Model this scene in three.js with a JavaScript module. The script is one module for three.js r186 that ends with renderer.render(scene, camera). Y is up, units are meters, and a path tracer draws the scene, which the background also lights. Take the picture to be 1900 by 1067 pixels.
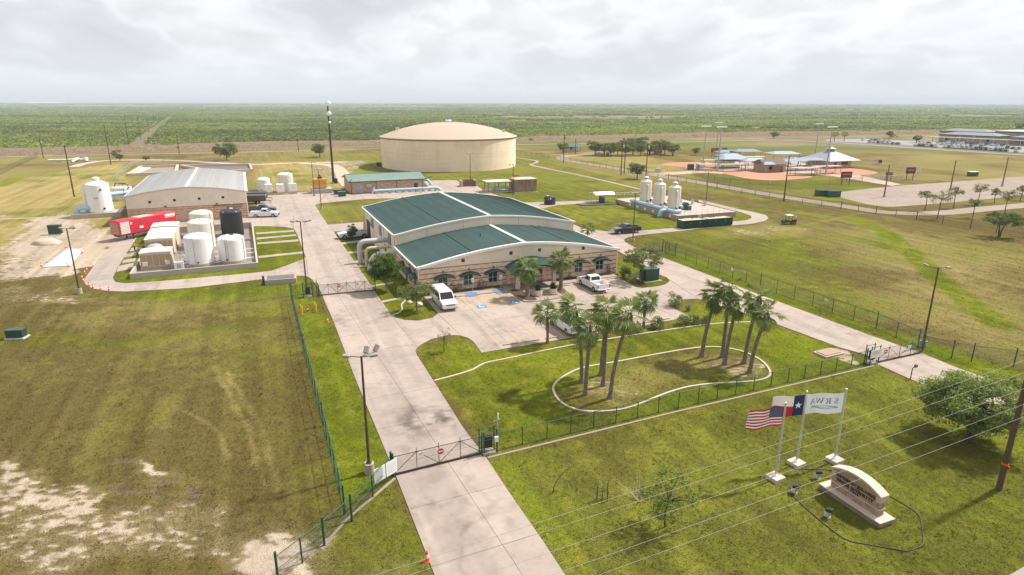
import * as THREE from 'three';
import { mergeGeometries, mergeVertices } from 'three/addons/utils/BufferGeometryUtils.js';
import { RoundedBoxGeometry } from 'three/addons/geometries/RoundedBoxGeometry.js';
import { MarchingCubes } from 'three/addons/objects/MarchingCubes.js';
import { FontLoader } from 'three/addons/loaders/FontLoader.js';
import { TextGeometry } from 'three/addons/geometries/TextGeometry.js';

// ---------------------------------------------------------------- camera, sky, sun, exposure
const scene = new THREE.Scene();
const D2R = Math.PI / 180;
const camera = new THREE.PerspectiveCamera(49.39, 1900 / 1067, 0.5, 30000);
camera.rotation.order = 'YXZ';
camera.position.set(0, 25, 0);
camera.rotation.set(-16.5 * D2R, 0, 0.1 * D2R);
scene.add(camera);
const renderer = new THREE.WebGLRenderer({ antialias: true });
renderer.toneMapping = THREE.LinearToneMapping;
renderer.toneMappingExposure = 2.1;
renderer.shadowMap.enabled = true;

function rng(seed) { let s = seed >>> 0; return () => { s = (s + 0x6D2B79F5) >>> 0; let t = s; t = Math.imul(t ^ (t >>> 15), t | 1); t ^= t + Math.imul(t ^ (t >>> 7), t | 61); return ((t ^ (t >>> 14)) >>> 0) / 4294967296; }; }
const NS = 512, noiseTab = new Float32Array(NS * NS);
{ const r = rng(7); for (let i = 0; i < NS * NS; i++) noiseTab[i] = r(); }
function vn(x, y) {
  const xi = Math.floor(x), yi = Math.floor(y); let fx = x - xi, fy = y - yi;
  fx = fx * fx * (3 - 2 * fx); fy = fy * fy * (3 - 2 * fy);
  const a = xi & 511, b = (xi + 1) & 511, c = (yi & 511) * 512, d = ((yi + 1) & 511) * 512;
  const p = noiseTab[c + a], q = noiseTab[c + b], s = noiseTab[d + a], t = noiseTab[d + b];
  return p + (q - p) * fx + (s - p) * fy + (p - q - s + t) * fx * fy;
}
function fbm(x, y, o = 4) { let v = 0, a = 0.5, n = 0; for (let i = 0; i < o; i++) { v += a * vn(x + i * 17.3, y - i * 9.1); n += a; a *= 0.5; x *= 2.03; y *= 2.03; } return v / n; }
const clamp = (v, a = 0, b = 1) => v < a ? a : v > b ? b : v;
const sstep = (a, b, v) => { const t = clamp((v - a) / (b - a)); return t * t * (3 - 2 * t); };
const mix = (a, b, t) => a + (b - a) * t;

const sunDir = new THREE.Vector3(0.88, 0, -0.475).normalize().multiplyScalar(Math.cos(52 * D2R)); sunDir.y = Math.sin(52 * D2R);
{ // broken cloud deck over the whole sky, thin enough for a veiled sun
  const w = 2048, h = 1024, data = new Float32Array(w * h * 4);
  for (let j = 0; j < h; j++) {
    const el = ((j + 0.5) / h - 0.5) * Math.PI, y = Math.sin(el), cy = Math.cos(el);
    for (let i = 0; i < w; i++) {
      const az = ((i + 0.5) / w - 0.5) * 2 * Math.PI, x = Math.cos(az) * cy, z = Math.sin(az) * cy;
      let r, g, b;
      if (y > -0.02) {
        const yy = Math.max(y, 0) + 0.2, px = x / yy, pz = z / yy;
        const wx = fbm(px * 2.2 + 3, pz * 1.4 + 8, 3) * 0.7, wz = fbm(px * 2.2 + 31, pz * 1.4 + 18, 3) * 0.7;
        const c = fbm(px * 1.9 + wx + 7.2, pz * 1.15 + wz + 40.3, 5), c2 = fbm(px * 6.5 + wx * 3 + 50, pz * 4.6 + wz * 3 + 12, 5);
        const m = c * 0.72 + c2 * 0.28, dark = sstep(0.42, 0.66, m), rim = sstep(0.36, 0.46, m) * (1 - sstep(0.46, 0.56, m));
        const ang = x * sunDir.x + y * sunDir.y + z * sunDir.z, near = Math.pow(Math.max(ang, 0), 3);
        let L = 0.455 + rim * 0.055 - dark * 0.15 * (0.55 + 1.6 * Math.max(y, 0)) + (c2 - 0.5) * 0.15 + near * 0.12 + y * 0.03;
        const haze = Math.exp(-Math.max(y, 0) * 15);
        L *= 0.97; r = L * 0.975; g = L * 0.99; b = L * (1.012 + 0.03 * dark);
        r = mix(r, 0.402, haze); g = mix(g, 0.412, haze); b = mix(b, 0.425, haze);
      } else { r = 0.2; g = 0.19; b = 0.14; }
      const k = (j * w + i) * 4; data[k] = r; data[k + 1] = g; data[k + 2] = b; data[k + 3] = 1;
    }
  }
  const sky = new THREE.DataTexture(data, w, h, THREE.RGBAFormat, THREE.FloatType);
  sky.mapping = THREE.EquirectangularReflectionMapping; sky.magFilter = THREE.LinearFilter; sky.needsUpdate = true;
  scene.background = sky; scene.environment = sky;
}
const sun = new THREE.DirectionalLight(new THREE.Color().setRGB(1, 0.955, 0.875), 2.95);
sun.position.copy(sunDir).multiplyScalar(400).add(new THREE.Vector3(0, 0, -140));
sun.target.position.set(0, 0, -140); scene.add(sun.target);
sun.castShadow = true; sun.shadow.radius = 5; sun.shadow.mapSize.set(4096, 4096);
Object.assign(sun.shadow.camera, { left: -260, right: 260, top: 260, bottom: -260, near: 10, far: 1200 });
scene.add(sun);
scene.fog = new THREE.FogExp2(0xbcc7d0, 0.00018);

// ---------------------------------------------------------------- helpers
const taken = new Map();
function numbered(n) { const k = taken.get(n) || 0; taken.set(n, k + 1); return k ? n + '_' + String(k).padStart(3, '0') : n; }
const lin = (r, g, b) => new THREE.Color().setRGB(r, g, b);
const hex = h => new THREE.Color(h);
const mats = new Map(), matte = p => new THREE.MeshPhysicalMaterial({ specularIntensity: 0.08, roughness: 1, ...p });
function M(key, color, rough = 0.8, o = {}) { if (!mats.has(key)) { const { physical, ...p } = o, dull = rough >= 0.85; const m = new (physical || dull ? THREE.MeshPhysicalMaterial : THREE.MeshStandardMaterial)({ color, roughness: rough, ...(dull ? { specularIntensity: 0.2 } : {}), ...p }); mats.set(key, m); } return mats.get(key); }
function prep(g) { const i = g.index ? g.toNonIndexed() : g; for (const k of Object.keys(i.attributes)) if (!['position', 'normal', 'uv'].includes(k)) i.deleteAttribute(k); if (!i.attributes.normal) i.computeVertexNormals(); if (!i.attributes.uv) i.setAttribute('uv', new THREE.BufferAttribute(new Float32Array(i.attributes.position.count * 2), 2)); return i; }
const merge = a => a.length === 1 ? a[0] : mergeGeometries(a.map(prep), false);
function P(name, geo, mat, parent) { const m = new THREE.Mesh(Array.isArray(geo) ? merge(geo) : geo, mat); m.name = name; m.castShadow = m.receiveShadow = true; parent.add(m); return m; }
function T(name, label, category, x = 0, z = 0, rot = 0, group, y = 0) { const g = new THREE.Group(); g.name = numbered(name); g.position.set(x, y, z); g.rotation.y = rot; g.userData.label = label; g.userData.category = category; if (group) g.userData.group = group; scene.add(g); return g; }
function one(name, label, category, geo, mat, x = 0, z = 0, rot = 0, group, y = 0) { const m = P(numbered(name), geo, mat, scene); m.position.set(x, y, z); m.rotation.y = rot; m.userData.label = label; m.userData.category = category; if (group) m.userData.group = group; return m; }
function dup(o, label, x, z, rot = 0, s = 1, y = 0) { const c = o.clone(); c.name = numbered(o.name.replace(/_\d{3}$/, '')); c.userData = { ...o.userData, label }; c.position.set(x, y, z); c.rotation.y = rot; if (s !== 1) c.scale.setScalar(s); scene.add(c); return c; }
const box = (w, h, d, x = 0, y = 0, z = 0) => new THREE.BoxGeometry(w, h, d).translate(x, y + h / 2, z);   // y is the underside
const rbox = (w, h, d, x = 0, y = 0, z = 0, r = 0.03) => new RoundedBoxGeometry(w, h, d, 2, Math.min(r, w / 2.1, h / 2.1, d / 2.1)).translate(x, y + h / 2, z);
const cyl = (r0, r1, h, x = 0, y = 0, z = 0, s = 12) => new THREE.CylinderGeometry(r1, r0, h, s).translate(x, y + h / 2, z);   // r0 below, r1 above
const ball = (r, x, y, z, s = 10) => new THREE.SphereGeometry(r, s, Math.max(6, s * 0.7 | 0)).translate(x, y, z);
const V = (x, y, z) => new THREE.Vector3(x, y, z);
const tube = (pts, r, s = 6, seg) => new THREE.TubeGeometry(new THREE.CatmullRomCurve3(pts.map(p => V(...p)), false, 'centripetal'), seg || pts.length * 4, r, s, false);
function bar(a, b, r, s = 6) { const A = V(...a), B = V(...b), d = B.clone().sub(A), L = d.length(); const g = new THREE.CylinderGeometry(r, r, L, s); g.applyQuaternion(new THREE.Quaternion().setFromUnitVectors(V(0, 1, 0), d.normalize())); return g.translate((A.x + B.x) / 2, (A.y + B.y) / 2, (A.z + B.z) / 2); }
function pipe(pts, r, bend = 0.5, s = 12) { // straight runs with rounded elbows
  const c = new THREE.CurvePath(), v = pts.map(p => V(...p)); let prev = v[0];
  for (let i = 1; i < v.length; i++) {
    if (i === v.length - 1) { c.add(new THREE.LineCurve3(prev, v[i])); break; }
    const a = v[i].clone().sub(v[i].clone().sub(v[i - 1]).normalize().multiplyScalar(bend)), b = v[i].clone().add(v[i + 1].clone().sub(v[i]).normalize().multiplyScalar(bend));
    c.add(new THREE.LineCurve3(prev, a)); c.add(new THREE.QuadraticBezierCurve3(a, v[i], b)); prev = b;
  }
  return new THREE.TubeGeometry(c, pts.length * 12, r, s, false);
}
const lathe = (pts, s = 32) => new THREE.LatheGeometry(pts.map(p => new THREE.Vector2(...p)), s);
const shp = pts => new THREE.Shape(pts.map(p => new THREE.Vector2(p[0], p[1])));
const extr = (pts, depth, bevel = 0) => new THREE.ExtrudeGeometry(shp(pts), { depth, bevelEnabled: bevel > 0, bevelSize: bevel, bevelThickness: bevel, bevelSegments: 2, curveSegments: 8 });
const SX = 170, SZ0 = -340, SW = 320;   // the site map covers x -170..150, z -340..-20
function siteUV(g) { const p = g.attributes.position, u = new Float32Array(p.count * 2); for (let i = 0; i < p.count; i++) { u[2 * i] = (p.getX(i) + SX) / SW; u[2 * i + 1] = (p.getZ(i) - SZ0) / SW; } g.setAttribute('uv', new THREE.BufferAttribute(u, 2)); return g; }
function slabGeo(pts, y0, y1) { const g = new THREE.ExtrudeGeometry(shp(pts.map(p => [p[0], -p[1]])), { depth: y1 - y0, bevelEnabled: false }); g.rotateX(-Math.PI / 2); g.translate(0, y0, 0); return siteUV(g); }
function smooth(pts, n = 6, closed = true) { const c = new THREE.CatmullRomCurve3(pts.map(p => V(p[0], 0, p[1])), closed, 'centripetal'); return c.getPoints(pts.length * n).slice(0, closed ? -1 : undefined).map(v => [v.x, v.z]); }
function ribbon(pts, w) { const L = [], R = []; for (let i = 0; i < pts.length; i++) { const a = pts[Math.max(0, i - 1)], b = pts[Math.min(pts.length - 1, i + 1)]; let dx = b[0] - a[0], dz = b[1] - a[1]; const l = Math.hypot(dx, dz); dx /= l; dz /= l; L.push([pts[i][0] - dz * w / 2, pts[i][1] + dx * w / 2]); R.unshift([pts[i][0] + dz * w / 2, pts[i][1] - dx * w / 2]); } return L.concat(R); }
function clipCell(poly, nx, nz, d) { const out = []; for (let i = 0; i < poly.length; i++) { const a = poly[i], b = poly[(i + 1) % poly.length], da = a[0] * nx + a[1] * nz - d, db = b[0] * nx + b[1] * nz - d; if (da <= 0) out.push(a); if ((da < 0 && db > 0) || (da > 0 && db < 0)) { const t = da / (da - db); out.push([a[0] + (b[0] - a[0]) * t, a[1] + (b[1] - a[1]) * t]); } } return out; }
const area = p => { let s = 0; for (let i = 0; i < p.length; i++) { const a = p[i], b = p[(i + 1) % p.length]; s += a[0] * b[1] - b[0] * a[1]; } return s / 2; };
function structure(name) { const g = new THREE.Group(); g.name = numbered(name); g.userData.kind = 'structure'; scene.add(g); return g; }
const pavedPolys = [], notGrass = p => { const xs = p.map(q => q[0]), zs = p.map(q => q[1]); pavedPolys.push({ p, b: [Math.min(...xs), Math.max(...xs), Math.min(...zs), Math.max(...zs)] }); };
function paved(name, poly, ang, cu, cv, ms, seed, o = {}) { // concrete cast in bays: every bay a slab with an open joint round it
  notGrass(poly); const y1 = o.top || 0.05, gap = o.gap || 0.013, g = structure(name), r = rng(seed), c = Math.cos(ang), s = Math.sin(ang), us = poly.map(p => p[0] * c - p[1] * s), vs = poly.map(p => -p[0] * s - p[1] * c);
  P('joint_bed', slabGeo(poly, 0.004, y1 - 0.022), M('joint', lin(0.19, 0.16, 0.125), 1), g);
  const u0 = Math.min(...us) - (o.du || 0), v0 = Math.min(...vs) - (o.dv || 0), u1 = Math.max(...us), v1 = Math.max(...vs);
  for (let u = u0; u < u1; u += cu) for (let v = v0; v < v1; v += cv) {
    let p = clipCell(poly, c, -s, u + cu - gap); if (p.length < 3) continue; p = clipCell(p, -c, s, -(u + gap)); if (p.length < 3) continue;
    p = clipCell(p, -s, -c, v + cv - gap); if (p.length < 3) continue; p = clipCell(p, s, c, -(v + gap)); if (p.length < 3) continue;
    if (Math.abs(area(p)) < 0.12) continue;
    P('slab', slabGeo(p, 0.006, y1 - r() * 0.003), ms[(r() * ms.length) | 0], g);
  }
  return g;
}
function flat(name, poly, mat, y1 = 0.03) { notGrass(poly); const g = P(numbered(name), slabGeo(poly, -0.02, y1), mat, scene); g.userData.kind = 'structure'; return g; }
function tex(w, h, fn, o = {}) { const d = new Uint8Array(w * h * 4); for (let j = 0; j < h; j++) for (let i = 0; i < w; i++) { const k = (j * w + i) * 4, c = fn(i / w, j / h, i, j); d[k] = clamp(c[0]) * 255; d[k + 1] = clamp(c[1]) * 255; d[k + 2] = clamp(c[2]) * 255; d[k + 3] = 255; } const t = new THREE.DataTexture(d, w, h, THREE.RGBAFormat); t.wrapS = t.wrapT = THREE.RepeatWrapping; t.magFilter = THREE.LinearFilter; t.minFilter = THREE.LinearMipmapLinearFilter; if (o.srgb) t.colorSpace = THREE.SRGBColorSpace; if (o.repeat) t.repeat.set(...o.repeat); t.needsUpdate = true; return t; }
const l2s = v => v <= 0.0031308 ? v * 12.92 : 1.055 * Math.pow(v, 1 / 2.4) - 0.055;
// noise that repeats after n cells
function tn(x, y, n) { const xi = Math.floor(x), yi = Math.floor(y); let fx = x - xi, fy = y - yi; fx = fx * fx * (3 - 2 * fx); fy = fy * fy * (3 - 2 * fy); const m = k => ((k % n) + n) % n, A = noiseTab[m(yi) * 512 + m(xi)], B = noiseTab[m(yi) * 512 + m(xi + 1)], C = noiseTab[m(yi + 1) * 512 + m(xi)], D = noiseTab[m(yi + 1) * 512 + m(xi + 1)]; return mix(mix(A, B, fx), mix(C, D, fx), fy); }
const bumpGrain = tex(256, 256, (u, v) => { const n = 0.5 * tn(u * 32, v * 32, 32) + 0.5 * tn(u * 100, v * 100, 100); return [n, n, n]; });

// ---------------------------------------------------------------- ground cover: what grows where, in metres
const MK = 1024, cell = SW / MK;
const maskL = new Float32Array(MK * MK), maskS = new Float32Array(MK * MK), maskD = new Float32Array(MK * MK), maskM = new Float32Array(MK * MK);
function segDist(x, z, a, b) { const dx = b[0] - a[0], dz = b[1] - a[1], t = clamp(((x - a[0]) * dx + (z - a[1]) * dz) / (dx * dx + dz * dz + 1e-9)); return Math.hypot(x - a[0] - dx * t, z - a[1] - dz * t); }
function inPoly(x, z, p) { let c = false; for (let i = 0, j = p.length - 1; i < p.length; j = i++) if ((p[i][1] > z) !== (p[j][1] > z) && x < (p[j][0] - p[i][0]) * (z - p[i][1]) / (p[j][1] - p[i][1]) + p[i][0]) c = !c; return c; }
function patch(mask, poly, val, soft = 2, open = 0) {
  const xs = poly.map(p => p[0]), zs = poly.map(p => p[1]), m = Math.max(soft, open) + 1;
  const i0 = Math.max(0, Math.floor((Math.min(...xs) - m + SX) / cell)), i1 = Math.min(MK - 1, Math.ceil((Math.max(...xs) + m + SX) / cell)), j0 = Math.max(0, Math.floor((Math.min(...zs) - m - SZ0) / cell)), j1 = Math.min(MK - 1, Math.ceil((Math.max(...zs) + m - SZ0) / cell));
  for (let j = j0; j <= j1; j++) for (let i = i0; i <= i1; i++) {
    const x = (i + 0.5) * cell - SX, z = (j + 0.5) * cell + SZ0; let d = 1e9;
    for (let k = 0; k < poly.length - (open ? 1 : 0); k++) d = Math.min(d, segDist(x, z, poly[k], poly[(k + 1) % poly.length]));
    const w = open ? 1 - sstep(open * 0.3, open, d) : inPoly(x, z, poly) ? sstep(-soft, soft, d) : sstep(-soft, soft, -d);
    if (w > 0) mask[j * MK + i] = mix(mask[j * MK + i], val, w);
  }
}
// mown lawns
patch(maskL, [[-40.04, -77.6], [-29.68, -81.25], [-10.57, -33.96], [-12.75, -32.23], [-20.04, -44.23]], 0.28, 4);
patch(maskD, [[-90.23, -100.67], [-251.22, -293.39], [-177.35, -286.35], [-88.6, -141.84], [-77.8, -118.06], [-74.73, -98.95]], 1.15, 5);
patch(maskD, [[-66.62, -77.45], [-74.66, -87.68], [-53.41, -81.11], [-30.47, -82.51], [-22.55, -62.57], [-37.55, -62.5]], 0.25, 4);
patch(maskL, [[-54.82, -62.42], [-58.72, -67.39], [-44.8, -64.88], [-33.61, -69.34], [-30.23, -77.65], [-27.01, -73.31], [-33.26, -65.77], [-42.37, -60.96]], 0.5, 1.5);
patch(maskL, [[-10.07, -61.11], [-1.77, -40.74], [36.96, -57.38], [31.11, -67.84], [30.56, -70.24], [23.99, -77.96], [19.11, -69.61], [-3.18, -60.4], [-5.42, -65.57]], 0.9, 0.4);
patch(maskL, [[-1.83, -40.23], [3, -28.57], [28.32, -28.63], [42.84, -47.13], [37.64, -54.11], [36.28, -57.11]], 0.66, 0.5);
patch(maskL, [[-30.54, -83.81], [-26.75, -81.27], [-17.54, -61.07], [-7.92, -37.95], [-10.57, -33.96], [-15.17, -45.11]], 0.96, 0.6);
patch(maskL, [[-13.34, -28.53], [-10.53, -33.79], [-7.9, -37.82], [-4.25, -28.55]], 0.62, 0.8);
patch(maskL, [[24.99, -103.81], [30.44, -89.52], [33.57, -80.88], [40.48, -65.12], [45.6, -50.64], [49.71, -55.88], [42.96, -67.9], [35.35, -85.56], [27.76, -110.47]], 1, 0.8);
patch(maskL, [[-58.51, -81.08], [-53.41, -81.11], [-37.03, -87.92], [-32.71, -90.31], [-30.26, -89.43], [-26.77, -83.84], [-29.43, -80.51], [-40.04, -77.6], [-49.82, -78.7]], 0.8, 1.5);
patch(maskL, [[-58.96, -89.24], [-54.94, -85.55], [-49.06, -87.55], [-38.55, -91.81], [-34.5, -99.6], [-34.62, -102.21], [-44.99, -126.93], [-53.55, -129.79], [-66.49, -122.31], [-72.12, -118.11]], 1, 0.3);
patch(maskL, [[-36.29, -124.75], [-17.19, -78.19], [-14.52, -71.75], [-12.92, -70.78], [-9.76, -71.38], [-9.21, -73.41], [-11.57, -80.12], [-20, -105.06], [-30.79, -126.49]], 1, 0.3);
patch(maskL, [[-49.68, -156.25], [-49.76, -160.62], [-28.12, -171.38], [-0.04, -171.72], [13.36, -132.23], [9.05, -129.76], [-5.81, -132.67], [-32.35, -134.31], [-39.3, -131.13]], 0.55, 1);
patch(maskD, [[-49.68, -156.25], [-49.76, -160.62], [-28.12, -171.38], [-17, -129.52], [-32.35, -134.31], [-39.3, -131.13]], 0.5, 1);
patch(maskD, [[-112.9, -276.92], [-73.15, -277.68], [-46.45, -217.04], [-52.94, -186.5], [-72.59, -179.33]], 0.55, 3);
patch(maskD, [[3.18, -396.54], [23.62, -279.54], [46.6, -218.44], [59.01, -196.77], [71.28, -280.45], [48.83, -387.66]], 0.35, 4);
patch(maskL, [[-57.53, -216.87], [-80.42, -306.01], [13.19, -314.41], [40.39, -180.75], [32.95, -158.89], [63.04, -154.95], [57.05, -136.46], [33.72, -124.27], [20.47, -123.06], [13.71, -131.01], [6.68, -155.18], [-8.19, -189.51]], 0.62, 2);
patch(maskL, [[29.13, -178.4], [27.16, -157.1], [40.76, -146.81], [34.88, -128.82], [16.63, -126.91], [13.48, -133.48], [10.15, -146.49], [9.28, -153.55]], 0.78, 1);
patch(maskL, [[21.19, -115.94], [22.22, -109.55], [25.17, -104.6], [31.51, -101.56], [38.85, -78.05], [43.37, -68.62], [55.02, -101.73], [55.71, -130.19], [33.72, -124.27], [22.95, -118.91]], 0.5, 4);
patch(maskL, [[17.54, -101.46], [15.65, -89.72], [17.5, -84.64], [19.57, -84.39], [23.26, -88.3], [22.16, -91.9], [20.1, -96.12]], 0.9, 0.4);
patch(maskL, [[48.33, -226.83], [76.47, -236.29], [86.09, -209.74], [104.88, -219.32], [116.84, -197.56], [95.17, -181.44], [93.23, -156.12], [79.18, -188.22], [65.35, -218.73]], 0.6, 2);
patch(maskL, [[65.34, -239.91], [78.52, -203.85], [92.75, -155.28], [86.09, -143.6], [70.45, -166.63], [59.23, -203.57]], 0.35, 2);
patch(maskD, [[75.65, -133.44], [85.86, -101.95], [50.73, -57.18], [47.84, -69.76], [54.7, -88.5], [63.85, -119.26]], 0.5, 10);
patch(maskD, [[38.08, -124.31], [54.61, -133.24], [61.22, -127.32], [55.44, -119.19], [38.92, -116.57]], 0.5, 1.5);
// swales that stay green
patch(maskL, [[76.84, -140.68], [76.67, -135.35], [75.29, -124.63], [69.19, -105.73], [63.63, -90.04], [59.32, -77.02], [57.17, -69.43]], 1.25, 1, 2.6);
patch(maskL, [[56.84, -198.07], [61.42, -183.28], [67.19, -165.64], [69.53, -145.61], [72.3, -143.46]], 1.0, 1, 1.8);
patch(maskL, [[9.55, -284.57], [26.43, -239.27], [40.54, -206.16], [56.23, -192.86]], 0.8, 1, 2.4);
patch(maskL, [[-158.06, -193.82], [-173.64, -223.36], [-202.16, -275.21]], 0.9, 1, 3.5);
patch(maskL, [[28.03, -162.41], [38.2, -146.78], [34.62, -130], [54.72, -139.78]], 0.9, 1, 1.2);
// palm bed, thin dry turf
patch(maskL, [[3.84, -50.48], [5.59, -53.86], [10.84, -58.07], [19.43, -61.69], [23.59, -60.52], [25.07, -56.41], [24.34, -54.17], [21.22, -53.68], [17.01, -53.08], [11.77, -49.47], [9.14, -47.77], [5.74, -47.95]], 0.34, 0.35);
patch(maskD, [[6.24, -50.49], [10.45, -55.71], [19.1, -60.5], [23.75, -56.41], [15.72, -53.9], [12.21, -51.59]], 0.5, 1.2);
patch(maskD, [[-1.74, -40.02], [3, -28.57], [28.32, -28.63], [40.73, -44.44], [35.91, -56.46]], 0.3, 3);
patch(maskD, [[6.2, -34.11], [7.46, -28.58], [11.33, -28.59], [10.19, -33.58], [24.16, -40.46], [31.28, -44.41], [31.1, -47.08], [19.28, -44.36]], 0.28, 4);
patch(maskD, [[25.71, -43.55], [30.06, -45.27], [29.76, -41.21], [25.75, -39.75]], 0.5, 1);
// bare caliche, sand and turned soil
patch(maskS, [[-92.87, -110.84], [-107.13, -138.19], [-103.55, -145.32], [-78.76, -122.2], [-75.38, -120.64], [-70.29, -106.72], [-65.75, -97.24], [-69.19, -97.22], [-67.69, -90.08], [-72.19, -88.56], [-76.23, -87.67]], 0.86, 3);
patch(maskS, [[-72.15, -90.66], [-80.56, -104.6], [-79.26, -110.95], [-73.76, -112.35], [-66.61, -97.24], [-67.07, -89.19]], 1.0, 1);
patch(maskS, [[-70.42, -82.27], [-70.2, -84.91], [-59.46, -80.33], [-51.23, -79.89], [-56.54, -77.05], [-66.27, -76.99]], 0.5, 1);
patch(maskS, [[-38.88, -40.62], [-33.74, -39.01], [-27.61, -36.02], [-21.79, -35.15], [-16.68, -32.22], [-12.75, -32.23], [-11.56, -28.53], [-13.93, -28.53], [-20.12, -30.09], [-25.4, -28.79], [-29.62, -29.2]], 0.66, 1.6);
patch(maskS, [[-16.98, -29.66], [-15.22, -31.02], [-13, -31.03], [-11.44, -32.24], [-11.56, -28.53], [-16.3, -28.52]], 1.0, 1.0);
patch(maskS, [[-12.36, -31.03], [-9.47, -29.68], [-5.73, -29.26], [-4.43, -28.55], [-11.56, -28.53]], 0.42, 1.0);
patch(maskS, [[-26.89, -39.44], [-25.89, -39.73], [-23.89, -38.36], [-24.05, -37.97]], 0.95, 0.3);
patch(maskM, [[-30.96, -40.65], [-27.81, -41.4], [-22.94, -38.91], [-20.18, -36.65], [-18.94, -34.32], [-22.39, -34.31], [-28, -36.62]], 0.8, 2.0);
patch(maskM, [[-24.98, -42.18], [-22.18, -41.42], [-21.47, -40.31], [-23.82, -40.67]], 0.7, 0.5);
patch(maskS, [[-82.52, -277.5], [-63.72, -288.62], [-57.53, -216.87], [-51.99, -195.26], [-64.92, -216.76], [-84.27, -253.75]], 0.55, 3);
patch(maskS, [[-174.94, -252.16], [-181.44, -289.07], [-174.25, -297.93], [-171, -268.29], [-161.14, -236.17]], 0.45, 2);
patch(maskS, [[25.28, -60.53], [24.87, -55.78], [22.54, -54.53], [20.59, -58.12], [19.66, -60.51]], 0.5, 0.8);
patch(maskS, [[7.58, -55.7], [9.4, -55.71], [10.55, -50.5], [8.48, -49.45], [6.72, -50.49]], 0.4, 0.8);
patch(maskS, [[31.81, -61.3], [34.51, -61.01], [33.63, -58.72], [30.89, -58.71]], 0.75, 0.4);
patch(maskS, [[41.02, -123.24], [54.47, -131.39], [62.02, -129.06], [49.14, -119.13]], 0.4, 1.2);
patch(maskS, [[-52.32, -83.68], [-49.76, -81.13], [-43.05, -90.85], [-45.09, -91.77]], 0.3, 0.6);
const trackPts = [[[-29.45, -56.83], [-23.27, -47.84], [-19.3, -41.81], [-16.73, -36.66]], [[-27.57, -55.55], [-21.52, -46.89], [-17.53, -40.33], [-15.71, -36.35]], [[-27.6, -47.82], [-23.45, -44.22], [-20.49, -40.32]], [[36.09, -121.08], [54.52, -127.25], [83.06, -147.24]]];
for (const t of trackPts) patch(maskD, smooth(t, 4, false), 0.48, 0.3, 0.42);
function mk(mask, x, z) { const i = (x + SX) / cell - 0.5, j = (z - SZ0) / cell - 0.5, a = Math.floor(i), b = Math.floor(j); if (a < 0 || b < 0 || a > MK - 2 || b > MK - 2) return 0; const fx = i - a, fy = j - b, k = b * MK + a; return mix(mix(mask[k], mask[k + 1], fx), mix(mask[k + MK], mask[k + MK + 1], fx), fy); }
const C_olive = [0.12, 0.093, 0.028], C_green = [0.098, 0.118, 0.006], C_lush = [0.142, 0.168, 0.008], C_dry = [0.315, 0.245, 0.095], C_sand = [0.43, 0.345, 0.27], C_mud = [0.17, 0.115, 0.088], C_dark = [0.072, 0.082, 0.006];
const lerp3 = (a, b, t) => [a[0] + (b[0] - a[0]) * t, a[1] + (b[1] - a[1]) * t, a[2] + (b[2] - a[2]) * t];
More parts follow.
